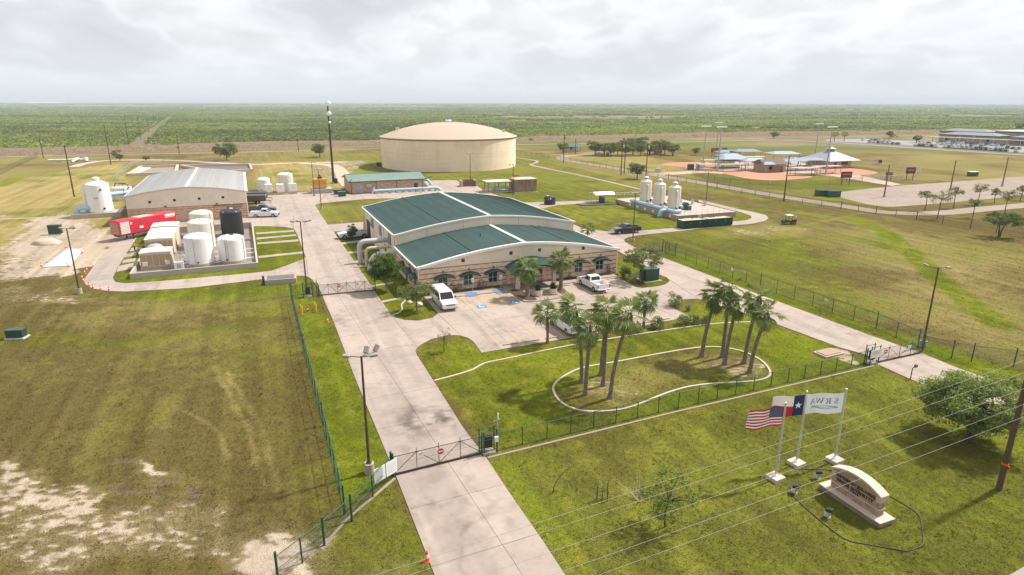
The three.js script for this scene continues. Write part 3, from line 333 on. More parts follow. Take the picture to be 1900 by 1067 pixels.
// ---------------------------------------------------------------- the plant's main building: a low vaulted office in front of a taller vaulted hall
{
  const b = T('treatment_building', 'long main building with two dark green vaulted roofs and banded tan block front', 'building', -12.45, -80.845, TH);
  const W = 30.57, D1 = 14.13, D2 = 28.88, e1 = 3.82, r1 = 5.99, e2 = 5.52, r2 = 7.52;
  const wallF = P('front_wall', uvScale(box(W, 3.5, 0.3, W / 2, 0, -0.15)), blockMat, b);
  const bands = [0.78, 1.42, 2.06, 2.74, 3.42];
  P('left_wall', uvScale(box(0.3, 3.5, D1 - 0.3, 0.15, 0, -0.3 - (D1 - 0.3) / 2)), blockMat, b); P('right_wall', uvScale(box(0.3, 3.5, D1 - 0.3, W - 0.15, 0, -0.3 - (D1 - 0.3) / 2)), blockMat, b);
  for (const y of bands) { P('band', box(W + 0.02, 0.11, 0.03, W / 2, y, 0.012), bandMat, wallF); P('band', box(0.03, 0.11, D1, -0.012, y, -D1 / 2), bandMat, b); P('band', box(0.03, 0.11, D1, W + 0.012, y, -D1 / 2), bandMat, b); }
  P('plinth', box(W + 0.06, 0.2, 0.04, W / 2, 0, 0.025), M('plinth', lin(0.36, 0.26, 0.19), 0.95), b);
  P('front_gable', uvScale(archWall(W, 3.5, e1, r1, 0.28, 28, 0.1).translate(0, 0, -0.3)), stucco, b);
  const fasPts = []; for (let i = 0; i <= 30; i++) fasPts.push([W * i / 30 + (i === 0 ? -0.35 : i === 30 ? 0.35 : 0), archY(i / 30, e1, r1) + 0.08]);
  P('roof_edge', extr(fasPts.concat(fasPts.slice().reverse().map(v => [v[0], v[1] - 0.36])), 0.4).translate(0, 0, 0), whiteTrim, b);
  for (const [a, c] of [[0, 0.5], [0.5, 1]]) { const r = P('office_roof', archRoof(W, D1, e1, r1, 0, 0.3, a, c), greenRoof, b); const s = P('seams', roofSeams(W, D1, e1, r1, 0, a, c, 0.41), greenRoof, r); s.userData.kind = 'stuff'; }
  P('ridge_cap', extr([[W / 2 - 0.3, r1 + 0.03], [W / 2 - 0.3, r1 + 0.13], [W / 2, r1 + 0.19], [W / 2 + 0.3, r1 + 0.13], [W / 2 + 0.3, r1 + 0.03]], D1).translate(0, 0, -D1), M('ridge', lin(0.52, 0.56, 0.52), 0.5), b);
  for (const x of [W * 0.25, W * 0.745]) P('roof_joint', extr([[x - 0.07, archY(x / W, e1, r1) + 0.0], [x - 0.07, archY(x / W, e1, r1) + 0.11], [x + 0.07, archY(x / W, e1, r1) + 0.13], [x + 0.07, archY(x / W, e1, r1)]], D1).translate(0, 0, -D1), M('joint2', lin(0.022, 0.07, 0.062), 0.6), b);
  P('gutter', box(0.16, 0.14, D1, -0.4, e1 - 0.12, -D1 / 2), whiteTrim, b); P('gutter', box(0.16, 0.14, D1, W + 0.4, e1 - 0.12, -D1 / 2), whiteTrim, b);
  for (const x of [-0.1, W + 0.1]) P('downspout', bar([x, 0.1, 0.07], [x, e1 - 0.15, 0.07], 0.06), whiteTrim, b);
  P('vent_pipe', [cyl(0.06, 0.06, 0.5, 11.2, archY(11.2 / W, e1, r1), -7, 8), cyl(0.1, 0.1, 0.1, 11.2, archY(11.2 / W, e1, r1) + 0.5, -7, 8)], dark, b); P('vent_pipe', cyl(0.05, 0.05, 0.45, 23.5, archY(23.5 / W, e1, r1), -12.8, 8), dark, b);
  // gable vents
  for (const [x, y] of [[6.21, 3.98], [13.29, 4.4], [17.71, 4.46], [24.83, 4.12]]) { const v = P('gable_vent', box(0.46, 0.46, 0.06, x, y, 0.0), M('ventframe', lin(0.10, 0.11, 0.09), 0.7), b); for (let k = 0; k < 4; k++) P('louvre', box(0.38, 0.05, 0.05, x, y + 0.06 + k * 0.1, 0.03).rotateX(0), dark, v); }
  // windows and awnings
  for (const [x, y, gl] of [[3.23, 0.68, glassDark], [6.88, 0.69, glassGreen], [10.52, 0.71, glassDark], [20.6, 0.72, glassGreen], [24.1, 0.78, glassGreen], [27.66, 0.86, glassDark]]) { win(b, x, y, 1.3, 1.42, 0, 2, 2, gl); awning(b, x + 0.15, y + 1.5, 3.0, 0.42, 0.75, 0.02); P('wall_lamp', [box(0.16, 0.18, 0.18, x + 0.1, y + 2.15, 0.09)], bronze, b); }
  for (const z of [-2.2, -5.4, -9.6]) { win(b, z, 0.68, 1.3, 1.42, 0, 2, 2, glassDark, 1); awning(b, z, 2.15, 2.4, 0.42, 0.9, -0.02, 1, M('awnTeal', lin(0.014, 0.085, 0.075), 0.35, { metalness: 0.1 })); P('wall_lamp', box(0.16, 0.18, 0.16, -0.1, 2.85, z), bronze, b); }
  P('side_door', box(0.06, 2.1, 0.95, -0.03, 0.02, -7.6), M('sidedoor', lin(0.04, 0.05, 0.05), 0.6), b);
  // entrance: glazed doors under a vaulted green canopy on block columns
  const can = awning(b, 16.0, 2.75, 7.4, 1.2, 3.6, 0.03); can.name = 'entrance_canopy';
  for (const x of [13.1, 18.6]) P('column', uvScale(box(0.5, 2.5, 0.5, x, 0, 3.0)), blockMat, b);
  for (const x of [12.9, 18.4]) P('pilaster', uvScale(box(0.55, 2.6, 0.16, x, 0, 0.1)), blockMat, b);
  for (const x of [14.3, 15.35, 16.4]) { const d = new THREE.Group(); d.name = 'door'; d.position.set(x, 0.04, 0.02); b.add(d); P('frame', [box(0.07, 2.3, 0.1, -0.5, 0, 0), box(0.07, 2.3, 0.1, 0.5, 0, 0), box(1.07, 0.08, 0.095, 0, 2.3, 0), box(1.0, 0.16, 0.09, 0, 0, 0), box(0.93, 0.06, 0.09, 0, 1.05, 0)], white, d); P('pane', box(0.93, 2.14, 0.03, 0, 0.16, 0), glassDark, d); P('handle', bar([0.38, 0.9, 0.09], [0.38, 1.3, 0.09], 0.02), steel, d); }
  P('notice_board', [box(1.15, 0.75, 0.08, 18.0, 1.15, 0.02)], M('nb', lin(0.045, 0.05, 0.06), 0.3), b);
  // the taller hall behind
  P('hall_front_wall', uvScale(archWall(W, 3.0, e2, r2, 0.28, 28, 0.08).translate(0, 0, -D1 - 0.28)), stucco, b);
  for (const x of [4.9, 10.9, 15.3, 20.4, 25.6]) P('control_joint', box(0.035, archY(x / W, e2, r2) - archY(x / W, e1, r1) - 0.16, 0.03, x, archY(x / W, e1, r1) + 0.05, -D1 + 0.006), M('cj', lin(0.33, 0.27, 0.2), 1), b);
  P('hall_left_wall', uvScale(box(0.3, e2 - 0.1, D2 - 0.3, 0.15, 0, -D1 - 0.28 - (D2 - 0.3) / 2)), stucco, b); P('hall_right_wall', uvScale(box(0.3, e2 - 0.1, D2 - 0.3, W - 0.15, 0, -D1 - 0.28 - (D2 - 0.3) / 2)), stucco, b);
  P('hall_back_wall', uvScale(archWall(W, 0, e2, r2, 0.28, 28, 0.1).translate(0, 0, -D1 - D2)), stucco, b);
  const f2 = []; for (let i = 0; i <= 30; i++) f2.push([W * i / 30 + (i === 0 ? -0.3 : i === 30 ? 0.3 : 0), archY(i / 30, e2, r2) + 0.08]);
  P('roof_edge', extr(f2.concat(f2.slice().reverse().map(v => [v[0], v[1] - 0.26])), 0.3).translate(0, 0, -D1), whiteTrim, b); P('roof_edge', extr(f2.concat(f2.slice().reverse().map(v => [v[0], v[1] - 0.26])), 0.25).translate(0, 0, -D1 - D2 - 0.2), whiteTrim, b);
  for (const [a, c] of [[0, 0.5], [0.5, 1]]) { const r = P('hall_roof', archRoof(W, D2 - 0.02, e2, r2, -D1 - 0.01, 0.25, a, c), greenRoof, b); const s = P('seams', roofSeams(W, D2, e2, r2, -D1, a, c, 0.41), greenRoof, r); s.userData.kind = 'stuff'; }
  P('ridge_cap', extr([[W / 2 - 0.3, r2 + 0.03], [W / 2 - 0.3, r2 + 0.13], [W / 2, r2 + 0.19], [W / 2 + 0.3, r2 + 0.13], [W / 2 + 0.3, r2 + 0.03]], D2).translate(0, 0, -D1 - D2), M('ridge'), b);
  for (const x of [W * 0.25, W * 0.745]) P('roof_joint', extr([[x - 0.08, archY(x / W, e2, r2)], [x - 0.08, archY(x / W, e2, r2) + 0.11], [x + 0.08, archY(x / W, e2, r2) + 0.13], [x + 0.08, archY(x / W, e2, r2)]], D2).translate(0, 0, -D1 - D2), M('joint2'), b);
  P('gutter', box(0.15, 0.16, D2, -0.34, e2 - 0.14, -D1 - D2 / 2), whiteTrim, b); P('gutter', box(0.15, 0.16, D2, W + 0.34, e2 - 0.14, -D1 - D2 / 2), whiteTrim, b);
  for (const z of [-D1 - 1, -D1 - 9.5, -D1 - 19, -D1 - 28]) P('pilaster_strip', box(0.05, e2 - 0.3, 0.12, -0.02, 0, z), M('cj'), b);
  const dr = P('garage_door', box(0.08, 3.6, 3.4, -0.03, 0.02, -D1 - 24.6), dark, b);
  for (const z of [-D1 - 4.8, -D1 - 12.5, -D1 - 20.3]) { const lv = P('wall_louvre', box(0.1, 1.7, 1.9, -0.05, 3.0, z), M('louv', lin(0.16, 0.18, 0.22), 0.6), b); for (let k = 0; k < 8; k++) P('blade', box(0.06, 0.05, 1.8, -0.11, 3.1 + k * 0.2, z), M('blade', lin(0.3, 0.33, 0.38), 0.5), lv); }
  P('side_door', box(0.06, 2.2, 1.0, -0.03, 0.02, -D1 - 2.2), dark, b); P('side_door', box(0.06, 2.2, 1.0, -0.03, 0.02, -D1 - 8.6), dark, b); P('wall_lamp', box(0.2, 0.25, 0.3, -0.12, 3.3, -D1 - 21.2), bronze, b);
  // ducts that leave the hall and dive into the ground
  P('duct', pipe([[0.1, 3.5, -D1 - 6.5], [-4.6, 3.5, -D1 - 6.5], [-4.6, 0, -D1 - 6.5]], 0.42, 1.1, 14), M('ductgrey', lin(0.47, 0.46, 0.45), 0.55), b);
  P('duct', pipe([[0.1, 2.9, -D1 - 4.0], [-4.0, 2.9, -D1 - 4.0], [-4.0, 0, -D1 - 4.0]], 0.27, 0.8, 12), M('ducttan', lin(0.58, 0.44, 0.31), 0.6), b);
  P('duct', pipe([[0.1, 2.5, -D1 - 0.9], [-3.5, 2.5, -D1 - 0.9], [-4.1, 0, -D1 - 0.9]], 0.42, 1.2, 14), M('ductgrey'), b);
}

// ---------------------------------------------------------------- plants
function leafColors(n, base, vary, r) { const c = new Float32Array(n * 3); return { c, set(i, k) { for (let j = 0; j < 3; j++) c[i * 3 + j] = k[j]; } }; }
function leafCloud(o) { // a crown of single leaf sprays round many twig ends
  const r = rng(o.seed), n = o.n, pos = new Float32Array(n * 18), col = new Float32Array(n * 18), nor = new Float32Array(n * 18);
  const clumps = []; const K = o.clumps;
  for (let i = 0; i < K; i++) { let x, y, z, d; do { x = r() * 2 - 1; y = r() * 2 - 1; z = r() * 2 - 1; d = x * x + y * y + z * z; } while (d > 1 || d < (o.hollow || 0.12)); const e = 0.72 + 0.5 * fbm(x * 1.6 + o.seed, z * 1.6 + y * 2, 3); clumps.push([x * o.rx * e + (o.lean ? o.lean[0] * (y + 1) / 2 : 0), o.y + y * o.ry * e, z * o.rz * e + (o.lean ? o.lean[1] * (y + 1) / 2 : 0), (0.55 + 0.75 * r()) * o.cr, 0.8 + 0.4 * r(), r()]); }
  const A = V(), B = V(), Nn = V();
  for (let i = 0; i < n; i++) {
    const c = clumps[(r() * K) | 0], th = r() * 6.2832, ph = Math.acos(2 * r() - 1), rad = c[3] * Math.cbrt(r());
    const x = c[0] + rad * Math.sin(ph) * Math.cos(th), y = c[1] + rad * 0.62 * Math.cos(ph), z = c[2] + rad * Math.sin(ph) * Math.sin(th);
    A.set(r() - 0.5, (r() - 0.5) * 0.7 + (o.droop || 0), r() - 0.5).normalize(); B.set(r() - 0.5, r() - 0.5, r() - 0.5).cross(A).normalize(); Nn.crossVectors(B, A);
    const L = o.leaf * (0.6 + 0.8 * r()), w = L * (o.slim || 0.42), p = [[-L / 2, 0], [0, w / 2], [L / 2, 0], [-L / 2, 0], [L / 2, 0], [0, -w / 2]], k = 1.4 * c[4] * (0.78 + 0.44 * r()), q = o.cols[(r() * 0.6 + c[5] * 0.4) * o.cols.length | 0];
    for (let v = 0; v < 6; v++) { const a = p[v][0], b = p[v][1], t = i * 18 + v * 3; pos[t] = x + A.x * a + B.x * b; pos[t + 1] = y + A.y * a + B.y * b; pos[t + 2] = z + A.z * a + B.z * b; nor[t] = Nn.x; nor[t + 1] = Nn.y; nor[t + 2] = Nn.z; col[t] = q[0] * k; col[t + 1] = q[1] * k; col[t + 2] = q[2] * k; }
  }
  const g = new THREE.BufferGeometry(); g.setAttribute('position', new THREE.BufferAttribute(pos, 3)); g.setAttribute('normal', new THREE.BufferAttribute(nor, 3)); g.setAttribute('color', new THREE.BufferAttribute(col, 3)); g.setAttribute('uv', new THREE.BufferAttribute(new Float32Array(n * 12), 2)); g.userData.clumps = clumps; return g;
}
const leafMat = new THREE.MeshPhysicalMaterial({ color: 0xffffff, vertexColors: true, roughness: 1, specularIntensity: 0.2, side: THREE.DoubleSide, transmission: 0.5, thickness: 0 });
const bushMat = leafMat;
function limbs(o, clumps, seed) { const r = rng(seed), out = []; const forks = o.stems || 1; for (let s = 0; s < forks; s++) { const a = s / forks * 6.28 + r(), sp = forks > 1 ? 0.25 * o.rx : 0, top = [Math.cos(a) * sp + (o.lean ? o.lean[0] * 0.3 : 0), o.y - o.ry * 0.35, Math.sin(a) * sp + (o.lean ? o.lean[1] * 0.3 : 0)]; out.push(taper([[Math.cos(a) * sp * 0.15, -0.1, Math.sin(a) * sp * 0.15], [top[0] * 0.3 + (r() - 0.5) * 0.3, top[1] * 0.5, top[2] * 0.3 + (r() - 0.5) * 0.3], top], o.tr, o.tr * 0.62, 7)); for (let k = 0; k < (o.limbs || 9); k++) { const c = clumps[(r() * clumps.length) | 0]; const m = [(top[0] + c[0]) / 2 + (r() - 0.5) * 0.3, (top[1] + c[1]) / 2 + 0.15, (top[2] + c[2]) / 2 + (r() - 0.5) * 0.3]; out.push(taper([top, m, [c[0], c[1], c[2]]], o.tr * 0.45, o.tr * 0.1, 5)); } } return out; }
function taper(pts, r0, r1, s = 6) { const c = new THREE.CatmullRomCurve3(pts.map(p => V(...p))), n = Math.max(4, pts.length * 3), g = new THREE.TubeGeometry(c, n, 1, s, false), p = g.attributes.position; for (let i = 0; i <= n; i++) { const ctr = c.getPointAt(i / n), R = mix(r0, r1, i / n); for (let j = 0; j <= s; j++) { const k = i * (s + 1) + j; p.setXYZ(k, ctr.x + (p.getX(k) - ctr.x) * R, ctr.y + (p.getY(k) - ctr.y) * R, ctr.z + (p.getZ(k) - ctr.z) * R); } } g.computeVertexNormals(); return g; }
function tree(name, label, cat, x, z, o, group) { const t = T(name, label, cat, x, z, o.rot || 0, group), g = leafCloud(o); P('trunk', limbs(o, g.userData.clumps, o.seed + 5), o.barkMat || bark, t); P('crown', g, o.mat || leafMat, t); return t; }
function fanFrond(seed, L, R, n, spread, droop) { // fan leaf: stalk along +x, folded blades that split and hang at the tips
  const r = rng(seed), out = [taper([[0, 0, 0], [L * 0.5, 0.06 * L, 0], [L, 0, 0]], 0.035, 0.018, 4)], v = [];
  for (let k = 0; k < n; k++) { const a = ((k + 0.5) / n - 0.5) * spread, len = R * (1 - 0.22 * Math.abs(a) / (spread / 2)) * (0.86 + 0.28 * r()), da = spread / n * 0.98; const at = (t, ang, dy) => [L + Math.cos(ang) * len * t, dy - droop * len * t * t, Math.sin(ang) * len * t]; const b0 = at(0.04, a - da / 2, 0), b1 = at(0.04, a + da / 2, 0), m0 = at(0.7, a - da * 0.42, 0), m1 = at(0.7, a + da * 0.42, 0), mc = at(0.68, a, -0.07), bc = at(0.05, a, -0.02), tip = at(1, a + (r() - 0.5) * 0.12, -0.12 * r()); v.push(b0, bc, mc, b0, mc, m0, bc, b1, m1, bc, m1, mc, m0, mc, tip, mc, m1, tip); }
  const g = new THREE.BufferGeometry(); g.setAttribute('position', new THREE.BufferAttribute(new Float32Array(v.flat()), 3)); g.computeVertexNormals(); return merge([out[0], g]);
}
const frondGeo = [fanFrond(1, 0.75, 0.95, 11, 2.9, 0.25), fanFrond(2, 0.85, 1.08, 11, 2.5, 0.45), fanFrond(3, 0.7, 0.95, 10, 2.6, 0.7), fanFrond(4, 0.6, 1.05, 9, 1.9, 0.95)];
const frondMat = [[0.16, 0.22, 0.035], [0.22, 0.285, 0.045], [0.13, 0.19, 0.03], [0.31, 0.35, 0.10]].map((c, i) => new THREE.MeshPhysicalMaterial({ color: lin(...c), roughness: 0.8, side: THREE.DoubleSide, transmission: 0.4, thickness: 0 }));
const deadMat = new THREE.MeshStandardMaterial({ color: lin(0.22, 0.13, 0.06), roughness: 0.9, side: THREE.DoubleSide });
const palmBarkTex = tex(256, 128, (v, u) => { const n = 0.5 + 0.5 * Math.sin(v * 6.2832 * 34 + 3 * tn(u * 6, v * 12, 12)), m = tn(u * 16, v * 60, 60), k = 0.5 + 0.6 * n * m + 0.35 * m; return [l2s(0.225 * k), l2s(0.172 * k), l2s(0.13 * k)]; }, { srgb: true });
const palmBark = new THREE.MeshStandardMaterial({ map: palmBarkTex, roughness: 0.95, bumpMap: palmBarkTex, bumpScale: 0.04 });
function palm(name, label, x, z, o, group) { // o: h trunk height, lean [dx,dz] of the crown, r, n fronds, s frond scale, wind
  const t = T(name, label, 'palm tree', x, z, 0, group), r = rng(o.seed), L = o.lean || [0, 0];
  P('trunk', taper([[0, -0.05, 0], [L[0] * 0.12, o.h * 0.3, L[1] * 0.12], [L[0] * 0.5, o.h * 0.68, L[1] * 0.5], [L[0], o.h, L[1]]], o.r, o.r * (o.tap || 0.6), 10), palmBark, t);
  P('trunk_foot', lathe([[o.r * 1.5, -0.03], [o.r * 1.35, 0.12], [o.r * 1.1, 0.4], [o.r * 0.9, 0.6]], 10), palmBark, t);
  if (o.boots) P('boots', lathe([[o.r * 0.7, -0.9], [o.r * 1.15, -0.55], [o.r * 1.35, -0.1], [o.r * 0.7, 0.25]], 12).translate(L[0], o.h, L[1]), M('boots', lin(0.17, 0.12, 0.075), 0.95, { bumpMap: bumpGrain, bumpScale: 0.06 }), t);
  const wind = o.wind || [0, 0, 0], q = new THREE.Quaternion(), ax = V(), up = V(), zz = V(), m = new THREE.Matrix4();
  for (let i = 0; i < o.n; i++) {
    const a = i * 2.39996 + r() * 0.4, el = mix(1.35, o.low === undefined ? -0.55 : o.low, Math.pow((i + 0.5) / o.n, 0.85));
    ax.set(Math.cos(a) * Math.cos(el), Math.sin(el), Math.sin(a) * Math.cos(el)); ax.x += wind[0] * (0.6 + 0.6 * r()); ax.y += wind[1]; ax.z += wind[2] * (0.6 + 0.6 * r()); ax.normalize();
    zz.crossVectors(ax, V(0, 1, 0)); if (zz.lengthSq() < 1e-4) zz.set(0, 0, 1); zz.normalize(); up.crossVectors(zz, ax).normalize(); m.makeBasis(ax, up, zz); q.setFromRotationMatrix(m);
    const gi = el > 0.6 ? (r() * 2) | 0 : el > 0 ? 1 + ((r() * 2) | 0) : 2 + ((r() * 2) | 0);
    const f = P('frond', frondGeo[gi], frondMat[(r() * 4) | 0], t); f.quaternion.copy(q); f.position.set(L[0], o.h - 0.05 + r() * 0.15, L[1]); f.scale.setScalar((o.s || 1) * (0.85 + 0.3 * r())); f.rotateX((r() - 0.5) * 0.9);
  }
  for (let i = 0; i < (o.dead || 0); i++) { const f = P('dead_frond', frondGeo[3], deadMat, t), a = r() * 6.28 + (o.deadAt || 0); f.position.set(L[0], o.h - 0.25, L[1]); f.rotation.set(0, a, -1.15 - 0.25 * r()); f.scale.setScalar((o.s || 1) * 0.85); }
  return t;
}
// ---------------------------------------------------------------- fences, lamps
const linkTex = tex(64, 64, (u, v) => { const d = (a) => { const f = a - Math.floor(a); return Math.min(f, 1 - f); }; const k = Math.min(d(u + v), d(u - v)) < 0.056 ? 1 : 0; return [k, k, k]; });
const linkMats = new Map();
function linkMat(key, c) { if (!linkMats.has(key)) linkMats.set(key, new THREE.MeshStandardMaterial({ color: c, alphaMap: linkTex, transparent: true, roughness: 0.5, side: THREE.DoubleSide })); return linkMats.get(key); }
const panelGeo = new Map();
function linkPanel(w, h) { const k = w.toFixed(2) + h; if (!panelGeo.has(k)) { const g = new THREE.PlaneGeometry(w, h); const u = g.attributes.uv; for (let i = 0; i < u.count; i++) u.setXY(i, u.getX(i) * w / 0.075, u.getY(i) * h / 0.075); panelGeo.set(k, g); } return panelGeo.get(k); }
function fence(name, label, pts, h, step, o = {}) {
  const [x0, z0] = pts[0], f = T(name, label, 'fence', x0, z0, 0, o.group), pm = o.mat || fenceGreen, lm = linkMat(o.key || 'green', pm.color), r = o.r || 0.038, post = cyl(r, r, h + 0.05, 0, 0, 0, 7);
  const corner = cyl(r * 1.5, r * 1.5, h + 0.3, 0, 0, 0, 8);
  for (let s = 0; s < pts.length - 1; s++) {
    const [ax, az] = pts[s], [bx, bz] = pts[s + 1], L = Math.hypot(bx - ax, bz - az), n = Math.max(1, Math.round(L / step)), dx = (bx - ax) / n, dz = (bz - az) / n, ang = Math.atan2(-dz, dx), w = L / n;
    for (let i = 0; i <= n; i++) { if (i === n && s < pts.length - 2) continue; const end = i === 0 || i === n; const p = P('post', end ? corner : post, pm, f); p.position.set(ax + dx * i - x0, 0, az + dz * i - z0); if (o.arms) { const am = P('barb_arm', o.armGeo || (o.armGeo = bar([0, 0, 0], [0.0, 0.32, 0.3], 0.018, 5)), pm, f); am.position.set(p.position.x, h, p.position.z); am.rotation.y = ang + (o.flip ? Math.PI : 0); } if (i < n) { const m = P('mesh_panel', linkPanel(+w.toFixed(2), h - 0.06), lm, f); m.position.set(ax + dx * (i + 0.5) - x0, h / 2, az + dz * (i + 0.5) - z0); m.rotation.y = ang; } }
    const a = [ax - x0, h, az - z0], b = [bx - x0, h, bz - z0]; P('top_rail', bar(a, b, o.rail || 0.026, 6), pm, f);
    if (o.mid) P('middle_rail', bar([a[0], h * 0.5, a[2]], [b[0], h * 0.5, b[2]], 0.02, 5), pm, f);
    if (o.low) P('bottom_rail', bar([a[0], 0.06, a[2]], [b[0], 0.06, b[2]], 0.02, 5), pm, f);
    if (o.arms) for (const k of [0.35, 0.65, 1]) { const ox = Math.sin(ang) * 0.3 * k * (o.flip ? -1 : 1), oz = Math.cos(ang) * 0.3 * k * (o.flip ? -1 : 1); P('barbed_wire', bar([a[0] + ox, h + 0.32 * k, a[2] + oz], [b[0] + ox, h + 0.32 * k, b[2] + oz], 0.006, 4), pm, f); }
  }
  return f;
}
const lampLens = M('lens', lin(0.62, 0.62, 0.6), 0.25), headMat = M('head', lin(0.30, 0.27, 0.25), 0.5);
const headGeo = rbox(0.52, 0.19, 0.36, 0.26, -0.11, 0, 0.05), lensGeo = box(0.42, 0.02, 0.28, 0.27, -0.11, 0);
function lampPost(label, [x, z], h, heads, o = {}) { // heads: [turn, reach, tilt]
  const t = T('lamp_post', label, 'lamp post', x, z, 0, o.group || 'parking area lamp posts');
  const fb = o.foot === undefined ? 0.75 : o.foot; if (fb) P('concrete_foot', [cyl(0.36, 0.34, fb, 0, -0.02, 0, 18)], concPlain, t);
  P('pole', lathe([[0.0, fb - 0.03], [o.r || 0.11, fb - 0.03], [(o.r || 0.11) * 0.65, h], [0, h]], 8), o.mat || bronze, t);
  if (fb) P('base_plate', box(0.36, 0.06, 0.36, 0, fb, 0), o.mat || bronze, t);
  for (const [a, reach, tilt] of heads) { const l = new THREE.Group(); l.name = 'luminaire'; l.position.set(0, h - 0.06, 0); l.rotation.y = a; t.add(l); P('arm', bar([0, 0, 0], [reach, 0.02, 0], 0.03, 6), o.mat || bronze, l); const hd = P('housing', headGeo, o.head || headMat, l); hd.position.set(reach, 0.05, 0); hd.rotation.z = tilt; const ln = P('glass', lensGeo, lampLens, l); ln.position.set(reach, 0.05, 0); ln.rotation.z = tilt; }
  return t;
}
M('porc', lin(0.4, 0.42, 0.44), 0.3);
function utilityPole(label, [x, z], h, o = {}) { const t = T('utility_pole', label, 'utility pole', x, z, o.rot || 0, o.group || 'wooden utility poles'); P('shaft', cyl(o.r || 0.2, (o.r || 0.2) * 0.65, h, 0, -0.05, 0, 9), o.mat || M('woodpole', lin(0.115, 0.075, 0.052), 0.95, { bumpMap: bumpGrain, bumpScale: 0.02 }), t); if (o.arm) { P('crossarm', box(0.12, 0.12, 2.4, 0.1, h - 0.7, 0), M('woodpole'), t); for (const k of [-1.05, 0, 1.05]) P('insulator', cyl(0.06, 0.04, 0.2, 0.1, k ? h - 0.58 : h - 0.05, k, 8), M('porc', lin(0.4, 0.42, 0.44), 0.3), t); } if (o.can) { P('transformer', [cyl(0.3, 0.3, 0.9, 0.45, h - 2.2, 0, 14), cyl(0.28, 0.12, 0.12, 0.45, h - 1.3, 0, 14)], M('porc'), t); } return t; }
function cone(label, [x, z], o = {}) { const t = T('traffic_cone', label, 'traffic cone', x, z, o.rot || 0, 'orange traffic cones', o.y || 0); P('base', box(0.36, 0.04, 0.36, 0, 0, 0), orange, t); P('body', lathe([[0.13, 0.04], [0.115, 0.2], [0.10, 0.3], [0.075, 0.46], [0.03, 0.7], [0, 0.71]], 14), orange, t); P('collar', lathe([[0.106, 0.28], [0.092, 0.3], [0.078, 0.46], [0.076, 0.475]].map(p => [p[0] + 0.006, p[1]]), 14), white, t); return t; }
// ---------------------------------------------------------------- vehicles; local +x is forward
function hexa(b0, b1, t0, t1, wb, wt, y0, y1) { return [[b0, y0, wb / 2], [b1, y0, wb / 2], [t1, y1, wt / 2], [t0, y1, wt / 2], [b0, y0, -wb / 2], [b1, y0, -wb / 2], [t1, y1, -wt / 2], [t0, y1, -wt / 2]]; }
function hexaGeo(c) { const f = [[0, 1, 2, 3], [5, 4, 7, 6], [1, 5, 6, 2], [4, 0, 3, 7], [3, 2, 6, 7], [4, 5, 1, 0]], v = []; for (const q of f) v.push(c[q[0]], c[q[1]], c[q[2]], c[q[0]], c[q[2]], c[q[3]]); const g = new THREE.BufferGeometry(); g.setAttribute('position', new THREE.BufferAttribute(new Float32Array(v.flat()), 3)); g.computeVertexNormals(); return g; }
function facePanel(A, B, C, D, s0, s1, t0, t1, off = 0.012) { const at = (s, t) => { const p = []; for (let i = 0; i < 3; i++) p.push(mix(mix(A[i], B[i], s), mix(D[i], C[i], s), t)); return V(...p); }; const q = [at(s0, t0), at(s1, t0), at(s1, t1), at(s0, t1)], n = V().crossVectors(q[1].clone().sub(q[0]), q[3].clone().sub(q[0])).normalize().multiplyScalar(off), o = q.map(p => p.clone().add(n)), i = q.map(p => p.clone().addScaledVector(n, -1)); const f = [[o[0], o[1], o[2], o[3]], [i[1], i[0], i[3], i[2]], [i[0], i[1], o[1], o[0]], [i[1], i[2], o[2], o[1]], [i[2], i[3], o[3], o[2]], [i[3], i[0], o[0], o[3]]], v = []; for (const k of f) for (const j of [0, 1, 2, 0, 2, 3]) v.push(k[j].x, k[j].y, k[j].z); const g = new THREE.BufferGeometry(); g.setAttribute('position', new THREE.BufferAttribute(new Float32Array(v), 3)); g.computeVertexNormals(); return g; }
const carGlass = M('carGlass', lin(0.015, 0.018, 0.022), 0.05, { physical: true }), chrome = M('chrome', lin(0.62, 0.62, 0.62), 0.2, { metalness: 0.9 }), lampR = M('lampR', lin(0.35, 0.01, 0.015), 0.25), lampW = M('lampW', lin(0.75, 0.75, 0.72), 0.15);
const paint = (k, r, g, b) => M('paint_' + k, lin(r, g, b), 0.32, { physical: true, clearcoat: 0.8, clearcoatRoughness: 0.08 });
const pWhite = paint('white', 0.74, 0.74, 0.74), pBlack = paint('black', 0.02, 0.022, 0.027);
const tyreGeo = new THREE.TorusGeometry(0.29, 0.1, 8, 20).scale(1, 1, 1.25), rimGeo = new THREE.CylinderGeometry(0.24, 0.24, 0.2, 14).rotateX(Math.PI / 2), rimMat = M('rim', lin(0.42, 0.42, 0.43), 0.35, { metalness: 0.7 });
function wheels(t, xs, zs, s = 1) { for (const x of xs) for (const z of [-zs, zs]) { const w = new THREE.Group(); w.name = 'wheel'; w.position.set(x, 0.39 * s, z); w.scale.setScalar(s); t.add(w); P('tyre', tyreGeo, rubber, w); P('rim', rimGeo, rimMat, w); } }
function bodyProfile(pts, arches, r, y0) { // side outline with wheel arches cut from the sill
  const s = new THREE.Shape(); s.moveTo(pts[0][0], pts[0][1]); for (const p of pts.slice(1)) s.lineTo(p[0], p[1]); for (const a of arches) { s.lineTo(a + r, y0); s.absarc(a, y0 - 0.02, r, 0, Math.PI, false); s.lineTo(a - r, y0); } s.closePath(); return s;
}
function extrudeBody(shape, w, bev = 0.07) { return new THREE.ExtrudeGeometry(shape, { depth: w - 2 * bev, bevelEnabled: true, bevelSize: bev * 0.6, bevelThickness: bev, bevelSegments: 3, curveSegments: 10 }).translate(0, 0, -w / 2 + bev); }
